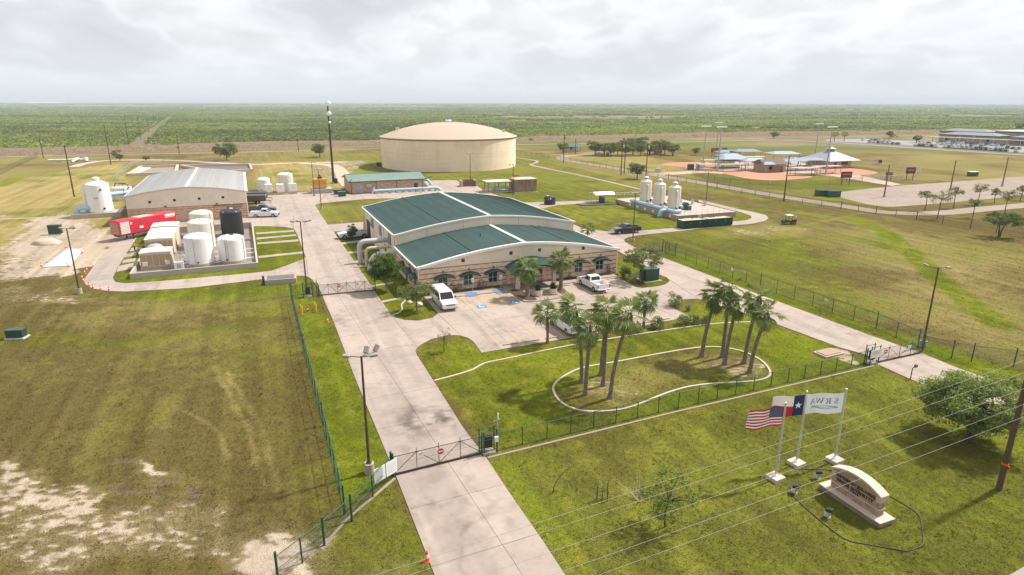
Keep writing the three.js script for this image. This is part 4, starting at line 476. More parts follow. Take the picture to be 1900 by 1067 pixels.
function cabin(t, c, mat, sideWins, o = {}) { P('cab', hexaGeo(c), mat, t); P('windshield', facePanel(c[1], c[5], c[6], c[2], 0.06, 0.94, 0.08, 0.92), carGlass, t); if (!o.noRear) P('rear_window', facePanel(c[4], c[0], c[3], c[7], 0.1, 0.9, 0.2, 0.88), carGlass, t); for (const [a, b, d, e] of sideWins) { P('side_window', facePanel(c[0], c[1], c[2], c[3], a, b, d, e), carGlass, t); P('side_window', facePanel(c[5], c[4], c[7], c[6], 1 - b, 1 - a, d, e), carGlass, t); } }
function pickup(label, mat, x, z, rot, o = {}) {
  const t = T('pickup_truck', label, 'pickup truck', x, z, rot, o.group), crew = o.crew, L = 2.95;
  const s = bodyProfile([[-L, 0.62], [-L, 0.82], [-0.85, 0.82], [-0.85, 1.24], [1.35, 1.24], [2.55, 1.12], [L, 0.98], [L, 0.52], [2.6, 0.45]], [1.9, -1.8], 0.48, 0.45); P('body', extrudeBody(s, 1.98), mat, t);
  const c = crew ? hexa(-0.85, 1.42, -0.62, 0.5, 1.86, 1.5, 1.24, 1.9) : hexa(-0.8, 1.42, -0.55, 0.55, 1.86, 1.5, 1.24, 1.88); cabin(t, c, mat, crew ? [[0.06, 0.42, 0.14, 0.86], [0.46, 0.82, 0.14, 0.86]] : [[0.1, 0.26, 0.14, 0.86], [0.31, 0.8, 0.14, 0.86]]);
  P('roof', hexaGeo(crew ? hexa(-0.64, 0.52, -0.58, 0.44, 1.5, 1.42, 1.9, 1.94) : hexa(-0.57, 0.57, -0.5, 0.48, 1.5, 1.42, 1.88, 1.92)), mat, t);
  for (const k of [-0.92, 0.92]) P('bed_side', rbox(2.1, 0.55, 0.13, -1.9, 0.8, k, 0.04), mat, t); P('tailgate', rbox(0.1, 0.55, 1.74, -L + 0.06, 0.8, 0, 0.03), mat, t); P('bed_liner', box(2.0, 0.02, 1.68, -1.9, 0.835, 0), M('liner', lin(0.03, 0.03, 0.032), 0.9), t);
  P('rear_bumper', rbox(0.16, 0.2, 1.9, -L - 0.08, 0.5, 0, 0.05), chrome, t); P('front_bumper', rbox(0.16, 0.26, 1.96, L + 0.06, 0.42, 0, 0.06), o.dark ? dark : chrome, t); P('grille', box(0.06, 0.26, 1.2, L + 0.02, 0.72, 0), o.dark ? dark : chrome, t);
  for (const k of [-0.8, 0.8]) { P('headlight', rbox(0.1, 0.2, 0.3, L - 0.01, 0.76, k, 0.03), lampW, t); P('tail_light', rbox(0.06, 0.4, 0.16, -L, 0.86, k * 1.13, 0.02), lampR, t); P('mirror', rbox(0.12, 0.2, 0.24, 1.05, 1.3, k * 1.34, 0.04), dark, t); P('door_handle', box(0.16, 0.03, 0.03, 0.0, 1.08, k * 1.245), dark, t); }
  P('licence_plate', box(0.02, 0.14, 0.3, -L - 0.17, 0.54, 0), white, t); wheels(t, [1.9, -1.8], 0.86); return t;
}
function passengerVan(label, x, z, rot, o = {}) {
  const t = T('passenger_van', label, 'van', x, z, rot, 'white passenger vans');
  const s = bodyProfile([[-2.95, 0.6], [-2.98, 1.22], [1.55, 1.22], [2.35, 1.12], [2.78, 0.98], [2.85, 0.5], [2.5, 0.42]], [1.85, -1.75], 0.45, 0.42); P('body', extrudeBody(s, 2.0), pWhite, t);
  const c = hexa(-2.96, 1.62, -2.88, 0.78, 1.93, 1.72, 1.22, 2.05); const n = o.oneGlass ? [[0.04, 0.7, 0.12, 0.8], [0.735, 0.93, 0.12, 0.8]] : [[0.03, 0.24, 0.16, 0.8], [0.27, 0.48, 0.16, 0.8], [0.51, 0.7, 0.16, 0.8], [0.735, 0.93, 0.14, 0.8]]; cabin(t, c, pWhite, n);
  P('roof', hexaGeo(hexa(-2.88, 0.8, -2.78, 0.6, 1.72, 1.5, 2.05, 2.13)), pWhite, t); for (const k of [-0.5, -0.17, 0.17, 0.5]) P('roof_rib', box(3.2, 0.02, 0.06, -1.15, 2.125, k), pWhite, t);
  P('rear_bumper', rbox(0.16, 0.2, 1.92, -3.02, 0.48, 0, 0.05), chrome, t); P('front_bumper', rbox(0.16, 0.22, 1.96, 2.88, 0.42, 0, 0.06), chrome, t); P('grille', box(0.05, 0.28, 1.15, 2.83, 0.68, 0), M('grille', lin(0.28, 0.28, 0.28), 0.3, { metalness: 0.6 }), t);
  for (const k of [-0.78, 0.78]) { P('headlight', rbox(0.08, 0.24, 0.3, 2.8, 0.7, k, 0.03), lampW, t); P('tail_light', rbox(0.05, 0.45, 0.14, -2.99, 0.85, k * 1.17, 0.02), lampR, t); P('mirror', rbox(0.14, 0.26, 0.2, 1.35, 1.3, k * 1.38, 0.04), dark, t); }
  wheels(t, [1.85, -1.75], 0.86, 0.96); return t;
}
function carProto(kind, mat, name, label) { const t = T(name, label, 'car', 0, 0, 0, 'cars parked in front of the school'); const tall = kind === 'suv', s = bodyProfile([[-2.25, 0.5], [-2.3, tall ? 1.02 : 0.92], [1.0, tall ? 1.05 : 0.92], [2.1, tall ? 0.95 : 0.78], [2.3, 0.5], [2.0, 0.34]], [1.4, -1.4], 0.37, 0.34); P('body', extrudeBody(s, 1.8, 0.09), mat, t); const c = tall ? hexa(-2.2, 1.25, -2.0, 0.45, 1.7, 1.35, 1.04, 1.7) : hexa(-1.75, 1.2, -1.05, 0.35, 1.66, 1.25, 0.9, 1.42); cabin(t, c, mat, [[0.08, 0.46, 0.12, 0.85], [0.5, 0.86, 0.12, 0.85]]); wheels(t, [1.4, -1.4], 0.78, 0.82); return t; }
// ---------------------------------------------------------------- people
function figure(label, x, z, rot, bones, extras, name = 'person', y = 0) { // bones: [ax,ay,az, bx,by,bz, r0,r1, colour]
  const N = 56, mc = new MarchingCubes(N, new THREE.MeshBasicMaterial(), false, false, 60000), S = 1.06, field = mc.field; const cx = 0, cy = 0.92, cz = 0;
  const sd = (px, py, pz) => { let d = 1e9; for (const b of bones) { const dx = b[3] - b[0], dy = b[4] - b[1], dz = b[5] - b[2], t = clamp(((px - b[0]) * dx + (py - b[1]) * dy + (pz - b[2]) * dz) / (dx * dx + dy * dy + dz * dz + 1e-9)); const q = Math.hypot(px - b[0] - dx * t, py - b[1] - dy * t, pz - b[2] - dz * t) - mix(b[6], b[7], t); const h = clamp(0.5 + 0.5 * (d - q) / 0.045); d = mix(d, q, h) - 0.045 * h * (1 - h); } return d; };
  for (let k = 0; k < N; k++) for (let j = 0; j < N; j++) for (let i = 0; i < N; i++) field[k * N * N + j * N + i] = -sd(cx + (i / (N / 2) - 1) * S, cy + (j / (N / 2) - 1) * S, cz + (k / (N / 2) - 1) * S);
  mc.isolation = 0; mc.update(); const n = mc.count, pos = new Float32Array(n * 3), col = new Float32Array(n * 3);
  for (let i = 0; i < n; i++) { const p = [cx + mc.positionArray[i * 3] * S, cy + mc.positionArray[i * 3 + 1] * S, cz + mc.positionArray[i * 3 + 2] * S]; pos.set(p, i * 3); let best = 1e9, c = bones[0][8]; for (const b of bones) { const dx = b[3] - b[0], dy = b[4] - b[1], dz = b[5] - b[2], t = clamp(((p[0] - b[0]) * dx + (p[1] - b[1]) * dy + (p[2] - b[2]) * dz) / (dx * dx + dy * dy + dz * dz + 1e-9)); const q = Math.hypot(p[0] - b[0] - dx * t, p[1] - b[1] - dy * t, p[2] - b[2] - dz * t) - mix(b[6], b[7], t); if (q < best) { best = q; c = b[8]; } } col.set(c, i * 3); }
  let g = new THREE.BufferGeometry(); g.setAttribute('position', new THREE.BufferAttribute(pos, 3)); g.setAttribute('color', new THREE.BufferAttribute(col, 3)); g = mergeVertices(g, 1e-4); g.computeVertexNormals();
  const t = T(name, label, 'person', x, z, rot, undefined, y); P('body', g, M('skin', lin(1, 1, 1), 0.8, { vertexColors: true }), t); if (extras) extras(t); return t;
}

// ---------------------------------------------------------------- front of the plant: walk, beds, parking
const bl = (x, z) => [-12.45 + Math.cos(TH) * x + Math.sin(TH) * z, -80.845 - Math.sin(TH) * x + Math.cos(TH) * z];
const rect = (x0, z0, x1, z1) => [bl(x0, z0), bl(x1, z0), bl(x1, z1), bl(x0, z1)];
flat('front_walk', [bl(0.1, 1.55), bl(11.6, 1.55), bl(11.6, 0.1), bl(19.8, 0.1), bl(19.8, 1.55), bl(29.6, 1.1), bl(29.6, 2.1), bl(19.2, 2.95), bl(18.6, 7.3), bl(16.8, 8.6), bl(13.9, 8.9), bl(11.75, 8.4), bl(11.7, 3.1), bl(0.1, 3.0)], conc[1], 0.16);
flat('planting_bed', rect(0.2, 0.1, 11.5, 1.5), mulch, 0.1); flat('planting_bed', rect(19.9, 0.1, 30.4, 1.05), mulch, 0.1);
flat('planting_bed', smooth([bl(12.0, 3.0), bl(12.9, 3.0), bl(13.6, 8.3), bl(12.7, 8.3), bl(12.0, 7.6)], 3), mulch, 0.2); flat('planting_bed', smooth([bl(18.1, 3.1), bl(19.0, 3.0), bl(18.9, 6.4), bl(17.9, 7.2), bl(17.7, 6.8)], 3), mulch, 0.2);
flat('lawn_patch', rect(8.9, 0.35, 11.4, 1.35), turf, 0.13);
{ const s = structure('parking_markings'); const line = (x0, z0, x1, z1, w = 0.11, m = paintY) => { const a = bl(x0, z0), b = bl(x1, z1); P('painted_line', slabGeo(ribbon([a, b], w), 0.048, 0.056), m, s); };
  for (let k = 0; k < 10; k++) if (k !== 6) line(3.32 + k * 2.49, 22.0 - (k > 4 ? (k - 4) * 0.14 : 0), 3.4 + k * 2.49, 16.5 - (k > 4 ? (k - 4) * 0.1 : 0));
  for (const x of [4.78, 7.02, 9.33, 11.4, 21.7, 24.2, 26.7]) line(x, 3.2, x, 8.8); for (let k = 0; k < 6; k++) line(7.1, 3.9 + k * 0.85, 9.25, 3.6 + k * 0.85, 0.1);
  for (const x of [5.95, 10.5]) { P('painted_square', slabGeo(rect(x - 0.65, 7.4, x + 0.65, 8.6), 0.048, 0.056), paintB, s);
    const [cx, cz] = bl(x, 8.0); const sy = P('wheelchair_symbol', [new THREE.TorusGeometry(0.27, 0.045, 4, 20).rotateX(Math.PI / 2).translate(-0.04, 0, 0.14), box(0.09, 0.008, 0.45, -0.06, -0.004, -0.16), box(0.34, 0.008, 0.08, 0.1, -0.004, 0.04), box(0.08, 0.008, 0.3, 0.27, -0.004, 0.2), new THREE.CylinderGeometry(0.075, 0.075, 0.008, 12).translate(-0.06, 0, -0.44)], M('paintW', lin(0.72, 0.74, 0.76), 0.8), s); sy.scale.y = 0.1; sy.position.set(cx, 0.062, cz); sy.rotation.y = TH; }
  for (const x of [6.45, 10.35]) P('painted_ramp', slabGeo(rect(x - 0.85, 2.05, x + 0.85, 2.95), 0.158, 0.166), paintB, s); }
[[3.4, 3.75], [6.2, 3.45], [10.6, 3.45], [19.9, 3.6], [28.3, 2.9]].forEach(([x, z], i) => { const [a, b] = bl(x, z); one('wheel_stop', ['concrete wheel stop ahead of the parked van by the corner', 'concrete wheel stop below the blue ramp near the second window', 'concrete wheel stop beside the blue ramp near the entrance bed', 'concrete wheel stop left of the white pickup truck', 'concrete wheel stop in the last bay before the tree island'][i], 'wheel stop', rbox(1.75, 0.13, 0.17, 0, 0.045, 0, 0.04), concPlain, a, b, TH, 'concrete wheel stops'); });
for (let k = 0; k < 9; k++) { const [a, b] = bl(4.55 + k * 2.49, 21.4 - (k > 4 ? (k - 4) * 0.12 : 0)); one('wheel_stop', `concrete wheel stop at the lawn edge, bay ${['one', 'two', 'three', 'four', 'five', 'six', 'seven', 'eight', 'nine'][k]} from the sapling`, 'wheel stop', rbox(1.75, 0.13, 0.17, 0, 0.045, 0, 0.04), concPlain, a, b, TH, 'concrete wheel stops'); }
for (const [x, z, l, sc] of [[14.5, 6.75, 'round concrete planter nearer the parked van', 1], [16.7, 6.75, 'round concrete planter nearer the white pickup', 1]]) { const [a, b] = bl(x, z), t = T('planter', l, 'planter', a, b, 0, 'concrete planters at the entrance', 0.16); P('pot', lathe([[0, 0], [0.5, 0], [0.54, 0.1], [0.56, 0.8], [0.5, 0.8], [0.48, 0.66], [0, 0.66]], 24), M('pot', lin(0.62, 0.55, 0.44), 0.9), t); P('soil', cyl(0.49, 0.49, 0.04, 0, 0.62, 0, 20), mulch, t); const g = leafCloud({ seed: 40 + x, n: 420, clumps: 14, rx: 0.4, ry: 0.42, rz: 0.4, y: 1.05, cr: 0.22, leaf: 0.3, slim: 0.2, droop: 0.9, cols: [[0.03, 0.05, 0.02], [0.05, 0.07, 0.025]] }); P('plant', g, bushMat, t); }
for (const [x, z, l] of [[6.9, 1.85, 'blue and white accessible parking sign in front of the second window'], [11.0, 1.9, 'blue and white accessible parking sign beside the third window']]) { const [a, b] = bl(x, z), t = T('parking_sign', l, 'sign', a, b, TH, 'accessible parking signs', 0.15); P('post', cyl(0.03, 0.03, 1.9, 0, 0, 0, 6), galv, t); P('plate', rbox(0.36, 0.58, 0.02, 0, 1.4, 0.035, 0.01), white, t); P('emblem', [box(0.2, 0.03, 0.004, 0, 1.52, 0.048), new THREE.TorusGeometry(0.07, 0.018, 4, 14).translate(0, 1.62, 0.048), box(0.03, 0.14, 0.004, -0.01, 1.66, 0.048)], paintB, t); }
// vehicles on the parking side
{ let p = bl(1.75, 5.6); passengerVan('white passenger van parked nose out beside the building corner', p[0], p[1], -1.178); p = bl(12.3, 19.3); passengerVan('white passenger van parked behind the small palm, tail to the lawn', p[0], p[1], Math.PI - 1.17, { oneGlass: true });
  p = bl(23.3, 5.9); pickup('white extended cab pickup with open bed parked at the front wall', pWhite, p[0], p[1], Math.PI - 1.175, { crew: false });
  cone('traffic cone standing behind the white pickup at the front wall', bl(22.6, 10.1)); cone('traffic cone carried in the bed of the white pickup', bl(23.85, 8.0), { y: 0.86 });
  pickup('black crew cab pickup on the drive beside the round lawn', pBlack, ...[22.69, -122.82], Math.PI + 0.345, { crew: true }); pickup('white pickup truck parked by the hall garage door', pWhite, ...[-30.38, -117.96], Math.PI + 0.44, { crew: true, dark: true });
  const bx = T('toolbox_load', 'red and tan load lying in the bed of the pickup by the garage door', 'cargo', ...[-28.65, -119.49], 0.44, undefined, 0.85); P('crate', rbox(1.3, 0.32, 1.2, 0, 0, 0, 0.04), M('cargo', lin(0.30, 0.06, 0.04), 0.8), bx); P('sack', rbox(0.5, 0.2, 0.9, 0.2, 0.32, 0, 0.09), tan, bx);
}
// kerb edgings
{ const edge = (name, label, pts, closed, w, h, mat) => one(name, label, 'edging', (() => { const r = closed ? null : ribbon(pts, w); if (!closed) return slabGeo(r, -0.02, h); if (area(pts) < 0) pts = pts.slice().reverse(); const n = pts.length, inn = [], out = []; for (let i = 0; i < n; i++) { const a = pts[(i + n - 1) % n], b = pts[(i + 1) % n], l = Math.hypot(b[0] - a[0], b[1] - a[1]), nx = (b[1] - a[1]) / l, nz = -(b[0] - a[0]) / l; out.push([pts[i][0] + nx * w / 2, pts[i][1] + nz * w / 2]); inn.push([pts[i][0] - nx * w / 2, pts[i][1] - nz * w / 2]); } const s = shp(out.map(p => [p[0], -p[1]])); s.holes.push(new THREE.Path(inn.map(p => new THREE.Vector2(p[0], -p[1])))); return new THREE.ExtrudeGeometry(s, { depth: h + 0.02, bevelEnabled: false }).rotateX(-Math.PI / 2).translate(0, -0.02, 0); })(), mat);
  const curb = M('curb', lin(0.5, 0.42, 0.33), 0.9);
  edge('bed_edging', 'pale concrete edging looping round the palm bed on the lawn', smooth([[3.76, -51.34], [4.01, -53.03], [4.87, -54.45], [6.6, -56.34], [10.86, -58.21], [15.69, -60.34], [19.45, -61.77], [21.84, -62.08], [24.03, -60.97], [25.14, -58.68], [25.08, -56.03], [24.38, -54.53], [22.99, -53.69], [21.1, -53.33], [19.02, -53.09], [16.33, -52.39], [14.06, -51.16], [11.77, -49.47], [9.65, -48.06], [7.74, -47.57], [5.93, -47.66], [4.44, -48.93]], 3), true, 0.2, 0.1, curb);
  edge('lawn_edging', 'long thin concrete edging between the parking bank and the palm lawn', smooth([[-7.24, -53.57], [-5.63, -54.65], [-3.92, -56.03], [-2.68, -57.68], [-0.53, -58.85], [5.77, -62.24], [15.23, -66.27], [24.15, -69.45], [30.56, -70.24]], 5, false), false, 0.2, 0.08, curb);
  edge('bed_edging', 'curved concrete edging in the grass island beside the passenger van', smooth([[-14.56, -72.35], [-14.08, -72.97], [-13.79, -74.43], [-14.19, -76.39], [-14.05, -78.44], [-14.53, -79.62]], 4, false), false, 0.16, 0.09, curb);
  edge('sign_edging', 'black plastic edging kinked round the stone entrance sign', smooth([[18.5, -36.33], [18.62, -35.85], [18.97, -34.26], [19.56, -32.32], [20.07, -31.39], [21.01, -31.07], [22.1, -30.74], [22.94, -30.52], [23.59, -30.7], [24.23, -31.03], [24.9, -32.09], [25.44, -33.1], [25.73, -33.79], [25.51, -34.83], [25.03, -35.81], [24.27, -37.72], [22.58, -38.84], [21.27, -38.91], [20.57, -38.97], [19.91, -38.17], [19.03, -37.07]], 3), true, 0.045, 0.06, M('edgeblack', lin(0.04, 0.035, 0.032), 0.7));
}
// ---------------------------------------------------------------- entrance sign of stone
{
  const font = await new FontLoader().loadAsync('fonts/droid/droid_serif_bold.typeface.json');
  const stoneTex = tex(512, 256, (u, v) => { const row = Math.floor(v * 6), col = Math.floor(u * 7 + (row % 2) * 0.5 + noiseTab[row] * 0.4), t = noiseTab[row * 31 + col * 7 + 200], n = tn(u * 60, v * 30, 60), m = tn(u * 9, v * 9, 9), k = 0.62 + 0.42 * t + 0.2 * n; return [l2s(mix(0.30, 0.44, m) * k), l2s(mix(0.225, 0.31, m) * k), l2s(mix(0.16, 0.20, m) * k)]; }, { srgb: true, repeat: [0.4, 0.8] });
  const stone = new THREE.MeshStandardMaterial({ map: stoneTex, roughness: 0.95, bumpMap: bumpGrain, bumpScale: 0.02 }), cap = M('cap', lin(0.56, 0.45, 0.385), 0.9, { bumpMap: bumpGrain, bumpScale: 0.01 });
  const t = T('entrance_sign', 'arched stone monument sign with three lines of dark lettering on a long plinth', 'sign', ...[21.63, -34.6], -1.18); // local x runs along the face, local +z is the lettered side
  const LB = 4.5, WB = 1.25, z0 = -WB / 2; const tx = (g) => uvScale(g);
  const base = new THREE.Group(); base.name = 'plinth'; t.add(base); const r = rng(12), stones = [0.9, 1, 1.12].map(k => new THREE.MeshStandardMaterial({ color: lin(0.34 * k, 0.255 * k, 0.185 * k), roughness: 0.95, bumpMap: bumpGrain, bumpScale: 0.025 }));
  P('core', box(LB - 0.06, 0.3, WB - 0.06, 0, 0, z0), M('mortar', lin(0.36, 0.31, 0.26), 1), base);
  for (let row = 0; row < 2; row++) for (const side of [0, 1, 2, 3]) { const L = side < 2 ? LB : WB - 0.08; let x = -L / 2; while (x < L / 2 - 0.02) { const w = Math.min(0.32 + r() * 0.3, L / 2 - x); const g = rbox(w - 0.015, 0.145, 0.06, 0, 0.005 + row * 0.15, 0, 0.015), m = P('stone', g, stones[(r() * 3) | 0], base); if (side < 2) m.position.set(x + w / 2, 0, z0 + (side ? -1 : 1) * (WB / 2 - 0.03 + r() * 0.008)); else { m.rotation.y = Math.PI / 2; m.position.set((side === 2 ? 1 : -1) * (LB / 2 - 0.03 + r() * 0.008), 0, z0 + x + w / 2); } x += w; } }
  P('plinth_cap', rbox(LB + 0.1, 0.09, WB + 0.1, 0, 0.31, z0, 0.02), cap, t);
  const W = 3.5, arc = (x, a, b) => a + (b - a) * (1 - Math.pow(2 * x / W, 2)); const prof = [[-W / 2, 0.4], [W / 2, 0.4]]; for (let i = 20; i >= 0; i--) { const x = -W / 2 + W * i / 20; prof.push([x, arc(x, 1.72, 2.2)]); }
  P('slab', uvScale(extr(prof, 0.52).translate(0, 0, z0 - 0.3)), stone, t);
  const prof2 = []; for (let i = 0; i <= 24; i++) { const x = -W / 2 + W * i / 24; prof2.push([x * 1.05, arc(x, 1.72, 2.2)]); } P('arched_cap', extr(prof2.concat(prof2.slice().reverse().map(p => [p[0], p[1] + 0.13])), 0.72).translate(0, 0, z0 - 0.4), cap, t);
  P('ledge', box(W + 0.08, 0.07, 0.58, 0, 0.82, z0 - 0.04), cap, t); P('corner_block', box(0.34, 0.34, 0.56, W / 2 - 0.14, 1.36, z0 - 0.04), cap, t); P('corner_block', box(0.34, 0.34, 0.56, -W / 2 + 0.14, 1.36, z0 - 0.04), cap, t);
  const letters = M('letters', lin(0.03, 0.024, 0.018), 0.5); [['SOUTHMOST REGIONAL', 0.235, 1.42], ['WATER AUTHORITY', 0.235, 1.1], ['1998', 0.2, 0.905]].forEach(([s, size, y], i) => { const w = [...s].map(ch => ch === ' ' ? 0.45 : 1); let adv = size * 0.78; const total = w.reduce((a, b) => a + b, 0) * adv, fit = Math.min(1, 3.0 / total); adv *= fit; let x = -total * fit / 2; const grp = new THREE.Group(); grp.name = 'lettering'; t.add(grp); [...s].forEach((ch, k) => { if (ch !== ' ') { const g = new TextGeometry(ch, { font, size: size * 0.92 * (i === 2 ? 0.85 : 1), depth: 0.03, curveSegments: 3 }); g.computeBoundingBox(); g.translate(-(g.boundingBox.max.x + g.boundingBox.min.x) / 2, 0, 0).scale(fit * 0.95, 1, 1); const m = P('letter', g, letters, grp); m.position.set(x + adv * w[k] / 2, y + (i === 2 ? -0.0 : 0), z0 + 0.224); } x += adv * w[k]; }); });
}
for (const [p, l, a] of [[[21.27, -37.78], 'small black floodlight behind the left end of the stone sign', -0.4], [[18.94, -36.09], 'small black floodlight at the corner of the sign edging', -0.6], [[19.93, -33.56], 'small black floodlight on the grass before the sign lettering', -0.9]]) { const t = T('floodlight', l, 'floodlight', ...p, a, 'floodlights round the entrance sign'); P('stake', [cyl(0.11, 0.09, 0.12, 0, 0, 0, 10)], M('pot'), t); P('bracket', bar([0, 0.1, 0], [0.05, 0.45, 0], 0.05), galv, t); const h = P('housing', rbox(0.42, 0.2, 0.32, 0.1, 0.45, 0, 0.05), dark, t); h.rotation.z = 0.25; P('ballast', rbox(0.26, 0.3, 0.22, -0.16, 0.06, 0.05, 0.04), M('ballast', lin(0.5, 0.5, 0.48), 0.5), t); }
// ---------------------------------------------------------------- flags
{
  const canvasTex = (w, h, fn) => { const c = document.createElement('canvas'); c.width = w; c.height = h; fn(c.getContext('2d'), w, h); const t = new THREE.CanvasTexture(c); t.colorSpace = THREE.SRGBColorSpace; return t; };
  const star = (g, x, y, r, rot = -Math.PI / 2) => { g.beginPath(); for (let i = 0; i < 10; i++) { const a = rot + i * Math.PI / 5, q = i % 2 ? r * 0.4 : r; g.lineTo(x + Math.cos(a) * q, y + Math.sin(a) * q); } g.closePath(); g.fill(); };
  const us = canvasTex(380, 200, (g, w, h) => { for (let i = 0; i < 13; i++) { g.fillStyle = i % 2 ? '#f3efee' : '#b3122f'; g.fillRect(0, i * h / 13, w, h / 13 + 1); } g.fillStyle = '#1d2450'; g.fillRect(0, 0, w * 0.4, h * 7 / 13); g.fillStyle = '#f3efee'; for (let r = 0; r < 9; r++) for (let c = 0; c < (r % 2 ? 5 : 6); c++) star(g, w * 0.4 * ((r % 2 ? 2 : 1) + c * 2) / 12, h * 7 / 13 * (r + 1) / 10, 5.5); });
  const tx = canvasTex(360, 240, (g, w, h) => { g.fillStyle = '#f3efee'; g.fillRect(0, 0, w, h / 2); g.fillStyle = '#c0132e'; g.fillRect(0, h / 2, w, h / 2); g.fillStyle = '#182a5c'; g.fillRect(0, 0, w / 3, h); g.fillStyle = '#f3efee'; star(g, w / 6, h / 2, 44); });
  const sr = canvasTex(380, 220, (g, w, h) => { g.fillStyle = '#eef0f4'; g.fillRect(0, 0, w, h); g.fillStyle = '#7f8fc4'; g.font = 'bold 84px serif'; g.textAlign = 'left'; g.fillText('S', 48, 112); g.fillText('R', 118, 112); g.fillText('W', 190, 112); g.fillText('A', 284, 112); g.lineWidth = 4; ['#9aa39c', '#6f86c0', '#5f78b8'].forEach((s, k) => { g.strokeStyle = s; g.lineWidth = k ? 6 : 4; g.beginPath(); for (let x = 50; x <= w - 50; x += 6) g.lineTo(x, 136 + k * 13 + Math.sin(x / 34 + k) * 6); g.stroke(); }); });
  const cloth = (w, h, dx, dz, sag, ph) => { const g = new THREE.PlaneGeometry(1, 1, 28, 16), p = g.attributes.position; for (let i = 0; i < p.count; i++) { const u = p.getX(i) + 0.5, v = p.getY(i) - 0.5, wv = Math.sin(u * 8.5 + v * 1.6 + ph) * 0.13 * u + Math.sin(u * 17 - v * 2.5 + ph * 2) * 0.035 * u; p.setXYZ(i, dx * u * w - dz * wv, v * h - sag * u * u * h + Math.sin(u * 6 + ph) * 0.05 * u, dz * u * w + dx * wv); } g.computeVertexNormals(); return g; };
  const poleMat = M('flagpole', lin(0.55, 0.56, 0.58), 0.32, { metalness: 0.35 });
  const put = (label, flabel, p, h, map, w, fh, sag, ph, dir) => { const t = T('flagpole', label, 'flagpole', ...p, 0, 'flagpoles beside the entrance sign'); P('pedestal', rbox(0.95, 0.3, 0.95, 0, -0.02, 0, 0.03).rotateY(0.5), M('pedestal', lin(0.55, 0.43, 0.36), 0.9), t); P('collar', lathe([[0.2, 0.28], [0.19, 0.33], [0.09, 0.42], [0.07, 0.42]], 16), white, t); P('pole', cyl(0.075, 0.045, h - 0.3, 0, 0.28, 0, 12), poleMat, t); P('finial', ball(0.1, 0, h + 0.06, 0, 12), M('gold', lin(0.75, 0.72, 0.62), 0.2, { metalness: 0.8 }), t); P('cleat', box(0.05, 0.2, 0.05, 0.1, 1.3, 0), galv, t); P('halyard', bar([0.1, 0.45, 0.02], [0.07, h - 0.1, 0.0], 0.008, 4), white, t);
    one('flag', flabel, 'flag', cloth(w, fh, dir[0], dir[1], sag, ph), new THREE.MeshPhysicalMaterial({ map, roughness: 0.8, side: THREE.DoubleSide, transmission: 0.18, thickness: 0 }), p[0] + dir[0] * 0.09, p[1] + dir[1] * 0.09, 0, 'flags on the flagpoles', h - 0.18); };
  const d = [-0.985, 0.17];
  put('silver flagpole nearest the camera carrying the striped flag', 'striped flag with star field flying from the nearest flagpole', [18.25, -37.77], 5.73, us, 2.5, 1.38, 0.12, 0.6, d); put('silver flagpole in the middle carrying the single star flag', 'single star flag of blue, white and red on the middle flagpole', [20.49, -39.59], 5.71, tx, 2.5, 1.55, -0.04, 2.2, d); put('silver flagpole on the right carrying the white flag', 'white flag with pale blue letters and waves, seen from behind', [23.47, -40.03], 5.67, sr, 2.95, 1.55, -0.12, 3.6, d);
}
// ---------------------------------------------------------------- fences and gates round the front
fence('front_fence', 'green chain link fence along the front lawn between the two gates', [[-1.11, -41.41], [35.28, -57.64]], 1.45, 2.15, { low: true });
{ const t = one('mow_strip', 'concrete mow strip under the front lawn fence', 'mow strip', slabGeo(ribbon([[-1.76, -40.38], [13.11, -47.21], [35.92, -57.24]], 0.2), -0.02, 0.05), M('mow', lin(0.30, 0.24, 0.18), 0.95), 0, 0); const u = one('mow_strip', 'concrete mow strip under the fence left of the drive', 'mow strip', slabGeo(ribbon([[-8.08, -37.76], [-10.36, -33.11], [-11, -30.94]], 0.2), -0.02, 0.05), M('mow'), 0, 0); t.userData.group = u.userData.group = 'mow strips'; }
fence('side_fence', 'green chain link fence running back beside the left drive', [[-10.53, -33.79], [-15.17, -45.11], [-21.54, -60.32], [-29.15, -78.82]], 1.85, 2.6, { arms: true, low: true, mid: true, flip: true });
fence('corner_fence', 'green chain link fence slanting from the left gate to the bottom edge', [[-8.35, -38.02], [-9.93, -33.16], [-11, -30.94], [-12.65, -28]], 1.65, 2.2, { mid: true, r: 0.05 });
fence('short_fence', 'short green fence from the side fence to the inner sliding gate', [[-28.93, -78.59], [-26.16, -80.28]], 1.85, 2.2, {});
fence('east_fence', 'long green chain link fence beside the right hand drive', [[26.47, -105.41], [34.94, -84.48], [42.02, -67.89], [43.22, -62.11], [43.32, -61.35]], 1.85, 2.9, { low: true });
fence('east_fence', 'green chain link fence turning off right of the second gate', [[43.07, -61.05], [44.87, -59.19], [46.33, -58.36], [49.55, -57.04], [54, -55.4]], 1.75, 2.9, {});
fence('gate_stub_fence', 'short green fence closing off the top of the east drive', [[27.85, -103.83], [26.29, -106.63]], 1.9, 2, {});
